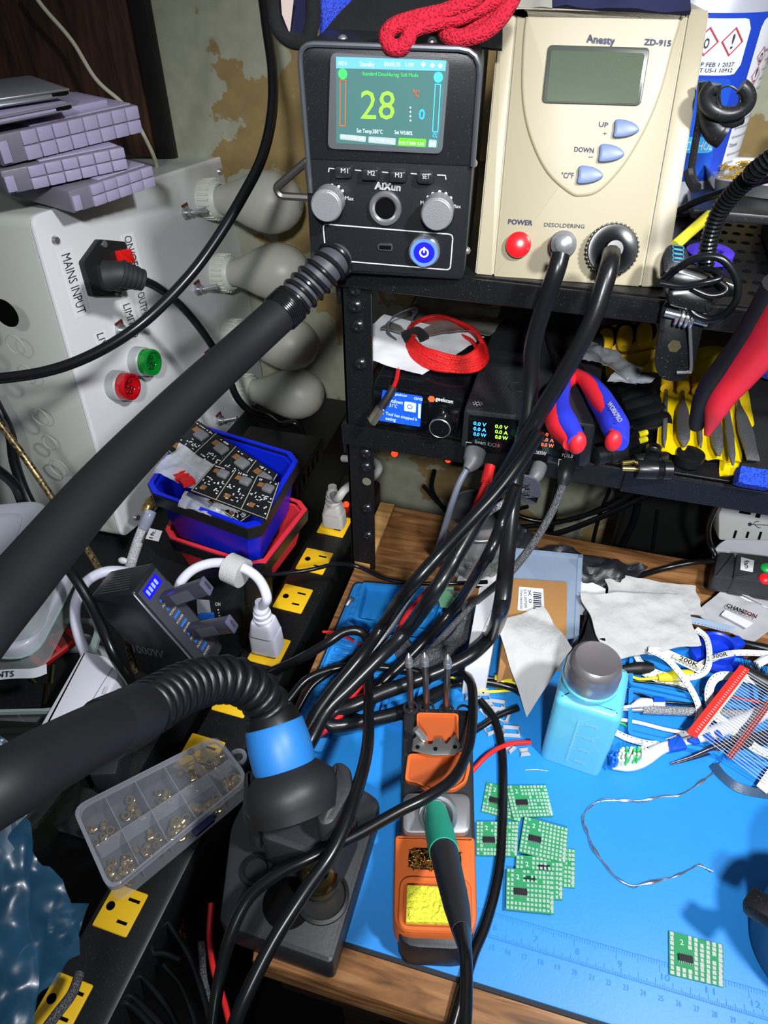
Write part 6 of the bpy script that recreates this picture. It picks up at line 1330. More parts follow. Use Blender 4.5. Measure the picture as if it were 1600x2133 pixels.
# iron with green grip
ir = thing('soldering_iron', 'soldering iron with teal grip and black handle resting in the funnel', 'soldering iron', Mf@T(0, 0, 0))
ip = [P(908, 1690, z=SD+.014), P(915, 1730, z=SD+.026), P(925, 1775, d=.405), P(938, 1830, d=.375), P(952, 1890, d=.345), P(962, 1940, d=.322), P(970, 1990, d=.30), P(972, 2060, d=.285), P(968, 2140, d=.27), P(955, 2220, d=.26)]
part(ir, 'teal_grip', B().tube(ip[:3], rfun([.0072, .0088, .0086]), seg=24), mat('teal_rubber', '1f9c80', .55)); 
part(ir, 'handle', B().tube([ip[1].lerp(ip[2], .6)]+ip[2:6], rfun([.0085, .0078, .0072, .0064, .0045]), seg=24), RUB, 'black tapered handle')
part(ir, 'cord', B().tube(ip[5:], rfun([.0044, .0030, .0026, .0026, .0026]), seg=12), CAB)
# ------------------------------------------------------------ cup at the right edge
cu = thing('teal_cup', 'blue black cup cut off by the right edge of the frame', 'cup', (.2, .19, 0))
kx = P(1556, 1990, z=.0); Mc = T(kx.x+.040, kx.y+.012, .0004)
part(cu, 'body', B().lathe(Mc, [(.036, 0), (.038, .003), (.040, .04), (.036, .072), (.030, .082), (.026, .083), (.001, .083)], 56), mat('petrol_blue', '2b5a78', .45))
part(cu, 'lid_lug', B().box(axis(P(1578, 1886, z=.062), (.6, -.4, .3)), -.007, .007, -.006, .006, -.006, .012, .003).tube([P(1578, 1886, z=.062), P(1578, 1886, z=.062).lerp(V((Mc.translation.x, Mc.translation.y, .064)), .35)], .0055, seg=12, res=1), BLKM); part(cu, 'lid_ring', B().lathe(Mc, [(.037, .066), (.0395, .068), (.0395, .074), (.034, .077)], 48, cap=False), BLKM)
# ============================================================ power strip down the left of the desk
def soc(par, M, m=YEL, w=.0162, l=.0152):
    o = part(par, 'outlet', B().box(M, -w, w, -l, l, 0, .0022, .0012), m, 'yellow outlet face')
    b = B().box(M, -.0085, -.0065, .002, .0105, .0021, .0024).box(M, .0060, .0080, .002, .0095, .0021, .0024)
    b.cyl(M@T(0, -.0075, .0021), .0030, 0, .0003, seg=16); part(o, 'outlet_slots', b, GAP, smooth_=False)
zp_ = -.031
pa, pb_ = P(560, 1350, z=zp_), P(700, 1090, z=zp_); pdn = (pb_-pa); pdn.z = 0; pdn.normalize()
PF = Fr(pa, V((pdn.y, -pdn.x, 0)), pdn)   # local y runs to the back, x to the right
ps_ = thing('power_strip', 'long black power strip with yellow outlets along the left of the desk', 'power strip', PF)
part(ps_, 'housing', B().box(PF.M, -.024, .024, -.33, .27, -.050, -.0025, .005), mat('strip_black', '121314', .35, dust=.3))
part(ps_, 'mounting_stay', B().box(PF.M, -.004, .004, .24, .25, -.72, -.049).box(PF.M, -.004, .004, -.30, -.29, -.72, -.049).box(PF.M, -.03, .06, .20, .22, -.049, -.045), BLKM)
for px, py in ((697, 1092), (655, 1166), (610, 1244), (560, 1352), (490, 1452), (415, 1570), (250, 1893), (128, 2088)):
    u = PF.uv(px, py); soc(ps_, PF.M@T(u.x, u.y, -.003)@Matrix.Rotation(-1.57, 4, 'Z'), YEL, *((.0142, .0132) if py > 1800 else (.0162, .0152)))
u = PF.uv(728, 1052); part(ps_, 'pilot_light', B().sphere(PF.M@T(u.x-.004, u.y, .0), .0035), lit('pilot_red', 'ff2a10', 3))
# plugs
WCB = mat('white_cord', 'd2d4e4', .35)
def plug(base, mid, top, label, cord=None, m=WCB, w=.013):
    a, b_, c_ = V(base), V(mid), V(top); M = axis(a, b_-a)
    t = thing('white_plug', label, 'plug', M); L = (b_-a).length
    part(t, 'plug_body', B().prism(M, rect(-w, w, -w*.72, w*.72, .004), .0, L*.62, .002, taper=1.05).prism(M, rect(-w*.72, w*.72, -w*.62, w*.62, .004), L*.6, L, .002, taper=1.3), m)
    part(t, 'relief', B().lathe(M@T(0, 0, L), [(.0085, -.002), (.0085, .002), (.0065, .003), (.0078, .005), (.0078, .008), (.0060, .009), (.0070, .011), (.0068, .014), (.0052, .016), (.0045, .022)], 24), m)
    if cord: part(t, 'cord', B().tube(cord, .0042, seg=14), m)
    return t
a = P(558, 1348, z=-.028); b_ = a+V((0, 0, .040)); 
c0 = b_+V((0, .0, .015))
plug(a, b_, c0, 'white three prong plug in the second yellow outlet from the front', [c0, P(556, 1245, z=.05), P(538, 1205, z=.058), P(500, 1180, z=.062), P(450, 1172, z=.060), P(405, 1185, z=.055), P(375, 1215, z=.045), P(372, 1245, z=.03), P(385, 1290, z=.01)])
cu_ = thing('cable_cuff', 'white hook and loop cuff wrapped around the white cord', 'strap', tuple(P(497, 1198, z=.06)))
M = axis(P(490, 1178, z=.0615), P(520, 1190, z=.0605)-P(480, 1172, z=.0618))
part(cu_, 'cuff', B().lathe(M@T(0, -.006, 0), [(.0125, -.008), (.0130, -.008), (.0130, .008), (.0125, .008)], 36), mat('grey_white_fleece', 'b9bab8', .9, bump=.5, bscale=900))
a = P(697, 1090, z=-.028); b_ = a+V((0, 0, .030)); c0 = b_+V((0, 0, .012))
plug(a, b_, c0, 'dusty white plug in the rearmost yellow outlet beside the rack post', [c0, P(702, 1040, z=.03), P(718, 1020, z=.04), P(742, 1005, y=.55), P(775, 995, y=.57), P(790, 975, y=.58), P(775, 960, y=.60), P(715, 955, y=.62)], mat('dusty_white_cord', 'a9a8a4', .5), .0115)
# rounded black box behind hub with ON switch
ob = thing('black_power_unit', 'black power unit with a rocker switch marked ON behind the grey charger', 'power unit', (-.275, .39, -.031))
of = Fr(P(400, 1300, z=-.03), (1, -.12, 0), (0, .35, 1))
part(ob, 'housing', B().prism(of.M, pq(of, [(380, 1400), (515, 1410), (508, 1205), (388, 1200)], .006), -.05, 0, .004), BLKM)
rs = part(ob, 'rocker_switch', B().prism(of.M, pq(of, [(418, 1300), (448, 1302), (446, 1275), (416, 1276)], .001), 0, .004, .001), mat('rocker_blue', '1858b0', .3), 'blue and white rocker')
part(ob, 'rating_label', B().prism(of.M, pq(of, [(412, 1278), (440, 1278), (436, 1250), (410, 1248)]), 0, .0004), mat('label_grey', '7c8288', .5))
o1 = of.up(.0006); write(ob, of, 'ON', (448, 1262), (459, 1262), (448, 1255), INKW, .0006); b = B()
for k in range(6): u = of.uv(455+k*1.2, 1270+k*6); b.cyl(of.M@T(u.x, u.y, .0003), .0007, 0, .0003, seg=8)
part(ob, 'front_dots', b, INKW, smooth_=False)
# charging hub
hk = .85
HO = V((-.338, .357, -.104-CAMH))*hk+CC; HX = V((.901, -.003, .433)); HY = V((-.433, -.016, .901))
HF = Fr(HO, HX, HY); hw_, hh_ = .06*hk, .11*hk
hb_ = thing('charging_hub', 'leaning dark grey multi port charger marked 1000 W with two USB meters', 'charger', HF)
HB = mat('gunmetal_gloss', '2a2c33', .3, .3, dust=.15)
dep = .034
part(hb_, 'body', B().box(HF.M, 0, hw_, -.01, hh_, -dep, 0, .003, 3), HB)
part(hb_, 'chamfer_trim', B().box(HF.M, hw_-.0012, hw_+.0003, 0, hh_-.002, -.0012, .0003, .0003, 1), mat('bright_edge', 'b8bcc8', .25, .8), 'bright edge line')
write(hb_, HF, '1000W', (279, 1358), (342, 1372), (275, 1342), mat('faint_grey_print', '6a6c72', .5), .0004, bold=.0002)
HP = Fr(HF.at(hw_, 0, 0), HY, HF.X.cross(HY)*-1)   # port face: u along height, normal = +X local
HP = Fr(HF.at(hw_, hh_, 0), -HY, -HF.N); 
if HP.N.dot(HX) < 0: HP = Fr(HF.at(hw_, hh_, -dep), -HY, HF.N)
print('HP', HP.N, HX)
flip = HP.O == HF.at(hw_, hh_, -dep)
cv = dep/2
part(hb_, 'port_panel', B().box(HP.M, .004, hh_-.002, .003, dep-.003, 0, .0006, .0002), mat('panel_dark_grey', '3a3c44', .5, dust=.1))
dsp = part(hb_, 'display', B().box(HP.M, .006, .016, cv-.010, cv+.010, .0006, .0009), lit('display_deep_blue', '1008d8', 1.0), 'lit blue display')
for k in range(4): part(dsp, 'digit', B().box(HP.M, .0085, .0135, cv-.008+k*.004, cv-.0055+k*.004, .0009, .0010), lit('display_blue_bright', '5a6cff', 2))
for k in range(7):
    if k in (): continue
    uu = .024+k*.0098
    if uu > hh_-.006: break
    p_ = part(hb_, 'usb_port', B().prism(HP.M, rect(uu-.0035, uu+.0035, cv-.0052, cv+.0052, .0015), .0006, .0012), mat('port_rim', '7e8084', .3, .8)); part(p_, 'port_tongue', B().box(HP.M, uu-.001, uu+.001, cv-.0042, cv+.0042, .0012, .0016), mat('usb_blue', '2a6ad0', .4))
    vs, fs = glyph('POWER'); part(hb_, 'lettering', B()._add([HP.at(uu+.0040+(1-y)*0+.0022*(1-y)*1.0, cv-.005+x*.010, .0009) for x, y in vs], fs), INKW, smooth_=False)
b = B()
HT = Fr(HF.at(0, hh_, 0), HX, -HF.N); HT = HT if HT.N.dot(HY) > 0 else Fr(HF.at(0, hh_, -dep), HX, HF.N)
for k in range(7): b.box(HT.M, .010, .044-k*.002, .005+k*.003, .0054+k*.003, .0001, .0003)
part(hb_, 'top_fine_print', b, mat('faint_grey_print', '6a6c72', .5), smooth_=False)
UM = mat('smoky_purple_shell', '34323e', .3, coat=.4); UE = mat('lilac_grey_end', '5b5870', .4)
for k, (a, c_, l, uu) in enumerate([((330, 1232), (398, 1222), 'rear USB power meter stick in the charger, next to the blue display', .027), ((392, 1310), (462, 1300), 'front USB power meter stick in the charger', .064)]):
    o = HP.at(uu, cv, .001); ux = P(c_[0], c_[1], z=o.z+.012)-o; ux = HX.lerp(ux.normalized(), .5).normalized(); fr = Fr(o, ux, HP.X*-1)
    t = thing('usb_meter', l, 'usb meter', fr, 'usb meter sticks in the charger')
    part(t, 'shell', B().box(fr.M, .002, .040, -.0065, .0065, -.004, .004, .001), UM); part(t, 'end_cap', B().box(fr.M, .0400, .0425, -.0068, .0068, -.0045, .0045, .0008), UE)
    part(t, 'usb_port', B().prism(fr.M@T(.0427, 0, 0)@Matrix.Rotation(math.pi/2, 4, 'Y'), rect(-.0014, .0014, -.004, .004, .0012), 0, .0003), mat('port_rim', '7e8084', .3, .8))
    part(t, 'screen', B().box(fr.M, .010, .028, -.005, .005, .004, .0043), mat('dull_screen', '4c4c56', .15))
# compartment organiser with brass inserts
CL_ = mat('organiser_plastic', 'c6ccd8', .18, alpha=.07, coat=.3); CE = mat('organiser_edge', 'aab0bc', .25, alpha=.38, coat=.5)
oz = .006
oA, oB, oC, oD = P(150, 1685, z=oz), P(452, 1532, z=oz), P(520, 1622, z=oz), P(228, 1862, z=oz)
og = thing('clear_organiser', 'clear ten compartment box of small brass inserts', 'organiser box', tuple((oA+oC)/2-V((0, 0, .02))))
po = rpoly([p.to_2d() for p in (oA, oD, oC, oB)], .010, 5)
def hollow(po, z0, z1, t):
    c = sum(po, V((0, 0)))/len(po); n = len(po); pi2 = [c+(p-c)*(1-t) for p in po]
    vs = [V((p.x, p.y, z)) for p, z in [(p, z0) for p in po]+[(p, z1) for p in po]+[(p, z1) for p in pi2]+[(p, z0) for p in pi2]]; fs = []
    for a in range(4):
        d = (a+1) % 4
        for k in range(n): k2 = (k+1) % n; fs.append((a*n+k, a*n+k2, d*n+k2, d*n+k))
    return B()._add(vs, fs)
part(og, 'lid', B().prism(H(oz).M, po, -.0008, .0008, .0004), CL_, 'clear lid'); part(og, 'lid_rim', hollow(po, oz-.004, oz+.0016, .045), CE)
part(og, 'walls', hollow([p for p in po], oz-.020, oz-.004, .03), CL_); part(og, 'bottom', B().prism(H(oz-.020).M, po, 0, .0008), CL_)
def oat(u, v, z=0): a = oA.lerp(oB, u).lerp(oD.lerp(oC, u), v); return V((a.x, a.y, oz+z))
for u in (.2, .4, .6, .8): a, c_ = oat(u, .04), oat(u, .96); part(og, 'divider', B()._add([a+V((0, 0, -.019)), c_+V((0, 0, -.019)), c_+V((0, 0, -.001)), a+V((0, 0, -.001)), a+V((.0008, 0, -.019)), c_+V((.0008, 0, -.019)), c_+V((.0008, 0, -.001)), a+V((.0008, 0, -.001))], [(0, 1, 2, 3), (7, 6, 5, 4), (3, 2, 6, 7), (0, 4, 5, 1)]), CE)
a, c_ = oat(.03, .5), oat(.97, .5); part(og, 'long_divider', B()._add([a+V((0, 0, -.019)), c_+V((0, 0, -.019)), c_+V((0, 0, -.001)), a+V((0, 0, -.001)), a+V((0, .0008, -.019)), c_+V((0, .0008, -.019)), c_+V((0, .0008, -.001)), a+V((0, .0008, -.001))], [(0, 1, 2, 3), (7, 6, 5, 4), (3, 2, 6, 7), (0, 4, 5, 1)]), CE)
part(og, 'latch', B().box(axis(oat(.62, 1.02, -.006), (oC-oD)), -.004, .004, -.002, .002, -.008, .008, .001), mat('navy_latch', '10103c', .4)); part(og, 'hang_loop', B().lathe(T(*(oat(1.03, .5, -.006))), [(.007, 0), (.007, .002), (.004, .002), (.004, 0)], 20, cap=False), CE)
BRI = mat('brass_insert', 'b09a66', .25, .9); pr = None; rnd = random.Random(77)
for ci in range(5):
    for cj in range(2):
        for k in range(11):
            big_ = cj and ci > 1; s = (2.0 if big_ else 1.3)*rnd.uniform(.8, 1.2)
            u = .2*ci+.10+max(-.075, min(.075, rnd.gauss(.01, .045))); v = (.27 if not cj else .76)+max(-.17, min(.15, rnd.gauss(.05 if cj == 0 else .0, .09)))
            M = T(*oat(u, v, -.0175+rnd.random()*.003))@Matrix.Rotation(rnd.random()*6, 4, 'Z')@Matrix.Rotation(rnd.choice([0, 1.4, 1.57, .4]), 4, 'X')@Matrix.Scale(s, 4)
            if pr is None:
                b = B().lathe(T(0, 0, 0), [(.0012, -.0016), (.0019, -.0016), (.0020, -.0004), (.0017, -.0002), (.0017, .0002), (.0020, .0004), (.0019, .0016), (.0012, .0016), (.0012, -.0016)], 14, cap=False)
                pr = part(None, 'brass_insert', b, BRI); pr['label'] = 'small brass threaded insert inside the clear ten compartment box'; pr['category'] = 'insert'; pr['group'] = 'brass inserts in the clear organiser'; pr.matrix_world = M
            else: o = pr.copy(); COL.objects.link(o); o.matrix_world = M
# ------------------------------------------------------------ hot air holder and handle
hd = thing('hot_air_holder', 'dark grey cradle stand with brass nozzle holding the hot air handle', 'holder', tuple(P(600, 1900, z=0)))
HG = mat('cradle_dark_grey', '26282c', .45, bump=.05, dust=.15)
zt2 = .026; hz = H(zt2)
hp = pq(hz, [(455, 1925), (692, 2010), (795, 1665), (690, 1600), (540, 1600), (480, 1720)], [.006, .004, .008, .01, .01, .006])
part(hd, 'base', B().prism(hz.M, hp, -.0258, 0, .003), HG)
c1 = P(672, 1868, z=zt2); part(hd, 'nozzle_well', B().lathe(T(*c1), [(.0165, 0), (.0165, .002), (.0145, .003), (.0140, .0004), (.0001, .0003)], 40), mat('well_black', '0d0e10', .5))
part(hd, 'brass_nozzle', B().lathe(T(*(c1+V((-.0035, .006, 0)))), [(.0105, .003), (.0115, .008), (.0115, .018), (.0095, .021), (.0065, .021), (.0060, .012), (.0001, .010)], 40), mat('aged_brass', '8a7a4e', .25, 1), 'brass spare nozzle')
c2 = P(600, 1880, z=zt2); part(hd, 'dark_well', B().lathe(T(*c2)@Matrix.Scale(1.0, 4), [(.0155, 0), (.0150, .0003), (.0001, .0003)], 40), GAP)
c3 = P(535, 1815, z=zt2); part(hd, 'small_well', B().lathe(T(*c3), [(.0100, 0), (.0100, .003), (.0080, .0035), (.0075, .0004), (.0001, .0003)], 32), mat('well_black', '0d0e10', .5))
h5 = H(.062)
part(hd, 'cradle_block', B().prism(h5.M, pq(h5, [(540, 1745), (700, 1800), (745, 1700), (720, 1650), (560, 1640)], .006), -.038, 0, .004, taper=1.02), HG)
h6 = H(.088)
part(hd, 'cradle_arm', B().prism(h6.M, pq(h6, [(655, 1700), (668, 1722), (695, 1715), (738, 1640), (730, 1595), (712, 1582), (692, 1585), (680, 1650)], .005), -.040, 0, .004), HG, 'right cradle arm')
part(hd, 'cradle_arm', B().prism(h6.M, pq(h6, [(500, 1690), (528, 1700), (540, 1640), (528, 1590), (505, 1590)], .005), -.045, -.006, .004), HG)
part(hd, 'contact_spring', B().ribbon([P(580, 1738, z=.030), P(572, 1745, z=.048), P(582, 1775, z=.045), P(605, 1795, z=.036), P(640, 1805, z=.030)], .006, .0012, (1, .2, .2)), mat('aged_brass', '8a7a4e', .25, 1), 'bent metal spring')
hg = thing('hot_air_hose', 'hot air handle with blue collar and its thick black ribbed hose to the station', 'hot air handle', tuple(P(600, 1650, z=.05)))
# main hose centre line in space
HS = [P(738, 498, y=.480), P(724, 515, y=.462), P(690, 548, y=.440), P(640, 598, y=.425), P(592, 646, y=.408), P(500, 730, d=.448), P(400, 822, d=.415), P(300, 920, d=.380), P(200, 1025, d=.345), P(110, 1130, d=.315), P(30, 1225, d=.290), P(-50, 1320, d=.268), P(-140, 1450, d=.25), P(-170, 1600, d=.238), P(-110, 1690, d=.236), P(0, 1640, d=.245), P(90, 1588, d=.265), P(180, 1540, d=.290), P(262, 1500, d=.320)]
part(hg, 'sleeve', B().tube(HS[4:], lambda t: .0122+.0008*t, seg=28, res=8), mat('matte_sleeve', '17181b', .55, spec=.35), 'smooth matte black sleeve')
rg = HS[:5]
part(hg, 'ribbed_end', B().tube(rg, .0112, seg=22, res=8), mat('rib_gap_grey', '3c3e44', .5)); part(hg, 'rib_spiral', B().helix(rg, .0114, .0018, .0066, seg=8, per=20), BLKG, 'glossy spiral rib')
part(hg, 'sleeve_wrap', B().helix([HS[4]+(HS[3]-HS[4])*.30, HS[4]+(HS[5]-HS[4])*.10], .0128, .0007, .0014, seg=6, per=20), BLKG, 'cord wrap at the sleeve end')
HE = [P(255, 1503, d=.318), P(290, 1485, d=.335), P(330, 1462, d=.355), P(375, 1437, d=.378), P(425, 1420, d=.400), P(475, 1415, d=.415), P(520, 1430, d=.424), P(552, 1462, d=.430), P(570, 1500, d=.433)]
part(hg, 'flex_hose', B().tube(HE, .0112, seg=22, res=8), mat('rib_black', '0e0f11', .38)); part(hg, 'flex_ribs', B().helix(HE, .0114, .0030, .0085, seg=10, per=22), mat('rib_black', '17181b', .4), 'ribs of the flexible hose')
part(hg, 'hose_cuff', B().tube([P(215, 1522, d=.305), P(262, 1500, d=.320), P(290, 1485, d=.335)], .0142, seg=26, res=4), mat('matte_sleeve', '1f2024', .55, spec=.4))
g0, g1 = P(566, 1490, d=.433), P(612, 1668, d=.425)
Mg = axis(g0, g1-g0); Lg = (g1-g0).length
part(hg, 'neck', B().lathe(Mg, [(.0135, -.004), (.0165, .002), (.0175, Lg*.22), (.0178, Lg*.32)], 40), mat('rib_black', '0e0f11', .38))
part(hg, 'blue_collar', B().lathe(Mg, [(.0172, Lg*.10), (.0180, Lg*.12), (.0192, Lg*.34), (.0192, Lg*.56), (.0180, Lg*.64)], 44), mat('collar_blue', '2470b8', .45), 'blue collar')
part(hg, 'handle_body', B().lathe(Mg, [(.0178, Lg*.60), (.0215, Lg*.66), (.0272, Lg*.78), (.0282, Lg*.92), (.0268, Lg*1.02), (.0258, Lg*1.15), (.018, Lg*1.2)], 48), mat('handle_dark_grey', '1d1e21', .5, bump=.03), 'flared dark grey handle body')
# ------------------------------------------------------------ glass containers at left
LIDM = mat('container_lid', 'a9aeb8', .3, coat=.3); CG = mat('container_glass', 'b8c4c4', .08, alpha=.25, coat=.6); SEAL = mat('mint_seal', '8fb0aa', .4)
def container(name, label, pr_b, pr_f, z, w, hgt, lid=True, r=.02):
    a, c_ = P(*pr_f, z=z), P(*pr_b, z=z); d = c_-a; d.z = 0; L = d.length; fr = Fr(V((a.x, a.y, z-hgt)), V((d.y, -d.x, 0)), d)
    t = thing(name, label, 'container', fr); po_ = rect(-w, 0, 0, L, r, 6)
    if lid:
        part(t, 'lid', B().prism(fr.M, po_, hgt-.012, hgt, .004, seg=3), LIDM); part(t, 'lid_panel', B().prism(fr.M, rect(-w+.014, -.016, .016, L-.016, r*.7), hgt-.001, hgt+.0012, .0012), LIDM)
        part(t, 'seal', B().prism(fr.M, rect(-w-.0006, .0006, -.0006, L+.0006, r), hgt-.0135, hgt-.012), SEAL)
    else: part(t, 'glass_rim', hollowf(fr, rect(-w-.002, .002, -.002, L+.002, r, 6), hgt-.004, hgt, .05), mat('glass_rim_m', '9fb4ae', .15, alpha=.6, coat=.6))
    part(t, 'glass_body', hollowf(fr, rect(-w+.004, -.004, .004, L-.004, r, 6), .001, hgt-.0135, .03), CG)
    return t, fr, L
def hollowf(fr, po, z0, z1, t):
    c = sum(po, V((0, 0)))/len(po); n = len(po); pi2 = [c+(p-c)*(1-t) for p in po]
    vs = [fr.at(p.x, p.y, z) for p, z in [(p, z0) for p in po]+[(p, z1) for p in po]+[(p, z1) for p in pi2]+[(p, z0) for p in pi2]]; fs = []
    for a in range(4):
        d = (a+1) % 4
        for k in range(n): k2 = (k+1) % n; fs.append((a*n+k, a*n+k2, d*n+k2, d*n+k))
    return B()._add(vs, fs)
t1, f1, L1 = container('glass_container', 'upper glass food container of blue wires with a grey lid', (104, 1036), (48, 1225), .115, .14, .060)
t2, f2, L2 = container('glass_container', 'middle glass food container with white lid under the thick hose', (158, 1170), (60, 1352), .052, .16, .040)
t3, f3, L3 = container('glass_container', 'bottom open glass container of metal bits with a paper strip', (215, 1290), (150, 1475), .010, .22, .040, lid=False)
part(t3, 'base_white', hollowf(f3, rect(-.22, 0, 0, L3, .02, 6), -.0005, .006, .05), mat('glass_base_rim', 'b9bec0', .2, alpha=.8))
rnd = random.Random(5); WB = mat('blue_wire', '1c48d0', .4)
for i in range(9):
    b = B(); p = [f1.at(rnd.uniform(-.10, -.008), rnd.uniform(.01, L1-.01), rnd.uniform(.006, .045)) for _ in range(5)]; b.tube(p, .0014, seg=8, res=8)
    solo('coiled_wire', b, [WB, WB, RED, WB, CAB, WPL, WB, CAB, WB][i], 'wire loops crammed inside the upper glass container', 'wire', 'wires in the upper glass container')
for i in range(26):
    b = B(); p = f3.at(rnd.uniform(-.16, -.015), rnd.uniform(.012, L3-.012), rnd.uniform(.004, .012)); a = rnd.random()*6; d = V((math.cos(a), math.sin(a), rnd.uniform(-.1, .1)))*rnd.uniform(.004, .012); b.tube([p-d, p, p+d], .0009, seg=6, res=1)
    solo('metal_pin', b, [BRASS, STEEL, mat('olive_metal2', '7a7a3c', .3, .8)][i % 3], 'loose metal pin lying in the bottom glass container', 'pin', 'loose pins in the bottom glass container')
rcp = P(112, 1350, z=.0); rf_ = Fr(rcp, V((.35, .9, 0)), V((-.9, .35, .3)))
rc2 = thing('red_connector', 'dark red plastic connector shell in the bottom glass container', 'connector', rf_)
part(rc2, 'shell', B().box(rf_.M, -.020, .020, -.009, .009, -.004, .004, .0015), mat('dark_red_shell', 'a01a1a', .4)); part(rc2, 'cavity', B().box(rf_.M, -.015, -.001, -.006, .006, .0038, .0042).box(rf_.M, .003, .015, -.006, .006, .0038, .0042), mat('deep_red', '4a0808', .6))
sf_ = Fr(P(-40, 1420, z=.022), V((.9, .12, 0)), V((-.05, .2, 1)))
lbz = thing('label_strip', 'white paper strip ending in NTS across the bottom glass container', 'label', sf_)
part(lbz, 'paper', B().ribbon([P(-60, 1412, z=.045), P(20, 1404, z=.045), P(70, 1402, z=.045), P(97, 1393, z=.042)], .0085, .0005, (0, .3, 1)), mat('label_paper2', 'c8ccd6', .6))
lf = Fr(P(20, 1404, z=.045)+V((0, -.001, 0)), P(70, 1402, z=.045)-P(20, 1404, z=.045), V((0, .3, 1))); write(lbz, lf, 'NTS', (-6, 1411), (29, 1409), (-6, 1399), INKD, .0012, bold=.0001)
# dark container below with label
dc = thing('dark_tub', 'dark plastic tub with a curved label beside the blue bag', 'tub', tuple(P(60, 1570, z=-.03)))
df = H(.0); part(dc, 'tub', B().prism(df.M, pq(df, [(-120, 1750), (60, 1740), (200, 1560), (170, 1505), (-120, 1490)], .012), -.029, 0, .004), mat('dark_tub_plastic', '121512', .2, coat=.4))
ll = part(dc, 'curved_label', B().ribbon([P(45, 1605, z=.001), P(42, 1570, z=.003), P(52, 1545, z=.004), P(72, 1532, z=.003)], .0105, .0006, (1, .1, 0)), mat('label_paper2', 'c8ccd6', .6))
lf2 = Fr(P(50, 1600, z=.0045), V((0, 1, 0)), V((-1, 0, 0))); write(ll, lf2, 'SE SM', (62, 1596), (66, 1546), (40, 1592), INKD, .0, bold=.0001)
# white power brick
wbz = .014
wf_ = H(wbz); wbk = thing('white_power_brick', 'long white power adapter leaning down to the lower left', 'power adapter', tuple(P(150, 1500, z=-.02)))
part(wbk, 'housing', B().prism(wf_.M, pq(wf_, [(172, 1352), (226, 1366), (250, 1402), (200, 1500), (60, 1660), (-20, 1740), (-40, 1690), (70, 1530)], .004), -.033, 0, .004), WPL)
part(wbk, 'seam_line', B().tube([P(235, 1390, z=wbz+.0004), P(160, 1510, z=wbz+.0004), P(60, 1640, z=wbz+.0004)], .0004, seg=6, res=1), mat('seam_grey', '9a9ca6', .5))
part(wbk, 'side_slots', B().tube([P(222, 1432, z=wbz+.0006), P(216, 1446, z=wbz+.0006)], .0016, seg=6, res=1).tube([P(214, 1452, z=wbz+.0006), P(196, 1478, z=wbz+.0006)], .0014, seg=6, res=1), INKW)
cable('white_cable', [(178, 1362, .006), (166, 1330, .020), (157, 1290, .035), (160, 1250, .050), (180, 1212, .060), (215, 1192, .066), (255, 1190, .062), (285, 1200, .055), (300, 1225, .04)], .0044, WCB, 'thick white cord arching from the white adapter over the charger')
bw = thing('white_braided_cable', 'short white braided cable with a 1 ft tag standing by the white box', 'cable', tuple(P(285, 1160, z=0)))
WBR = weave('white_braid', 'd4d6da', '8a8c90', 1100, .6, .8)
part(bw, 'braid', B().tube([P(268, 1190, z=.0), P(280, 1150, z=.012), P(296, 1105, z=.028), P(303, 1090, z=.034)], .0050, seg=16), WBR); part(bw, 'sleeve', B().tube([P(300, 1098, z=.032), P(308, 1080, z=.040), P(314, 1065, z=.044)], .0056, seg=16), mat('clear_sleeve', '9fa8c0', .15, alpha=.6, coat=.5))
tg = part(bw, 'tag', B().sheet([P(303, 1122, z=.034), P(330, 1128, z=.034), P(338, 1106, z=.040), P(312, 1100, z=.040)], 6, 6, .0006, 30, .0004), mat('tag_white', 'd6d8dc', .5)); tf_ = Fr(P(309, 1121, z=.0350), P(316, 1101, z=.0405)-P(309, 1121, z=.0350), P(303, 1120, z=.0355)-P(309, 1121, z=.0350)); write(tg, tf_, '1ft.', (318, 1122), (325, 1105), (311, 1120), INKD, .0012, bold=.0001)
part(bw, 'zip_tie', B().sphere(T(*P(256, 1168, z=.008)), .0042, (1.2, .8, .8)), WPL)
solo('gold_mesh_connector', B().tube([P(306, 1068, z=.03), P(312, 1050, z=.036), P(322, 1042, z=.040)], .006, seg=10), mat('gold_mesh', 'a8935c', .35, .7, var=.4, vscale=400), 'gold coloured connector end at the foot of the white box', 'connector')
# bronze rod and bottom cables
ROD = mat('mottled_rod', '7a6a48', .3, .6, var=.95, vscale=420)
solo('bronze_rod', B().tube([P(-40, 830, z=.20), P(60, 965, z=.15), P(140, 1085, z=.11), P(215, 1200, z=.06), P(262, 1330, z=.0), P(300, 1480, z=-.06), P(330, 1680, z=-.10), P(390, 1990, z=-.12)], .0028, seg=10), ROD, 'long mottled bronze rod running diagonally behind the hose', 'rod')
cable('black_cable', [(-30, 960, .16), (30, 1010, .13), (60, 1075, .10), (140, 1180, .09), (190, 1260, .07), (240, 1370, .045), (280, 1440, .0), (300, 1560, -.04), (310, 1700, -.06)], .0042, CAB, 'black cord passing behind the charger and under the hose')
BAG = mat('blue_bag_film', '22506e', .3, alpha=.5, coat=.15, var=.3, vscale=30)
bgm = B().sheet([P(-60, 2200, z=.04), P(70, 2160, z=.02), P(60, 1690, z=.055), P(-60, 1650, z=.06)], 40, 50, .022, 11, .0006, seed=71, edge=.15).sheet([P(30, 2120, z=.02), P(165, 1990, z=.005), P(135, 1840, z=.025), P(30, 1720, z=.050)], 40, 40, .016, 14, .0006, seed=72, edge=.1).sheet([P(95, 2000, z=.0), P(150, 1985, z=.0), P(186, 1882, z=-.004), P(100, 1880, z=.01)], 20, 20, .006, 30, .0006, seed=75)
solo('blue_plastic_bag', bgm, BAG, 'crumpled translucent blue plastic bag at the lower left', 'plastic bag', ang=80)
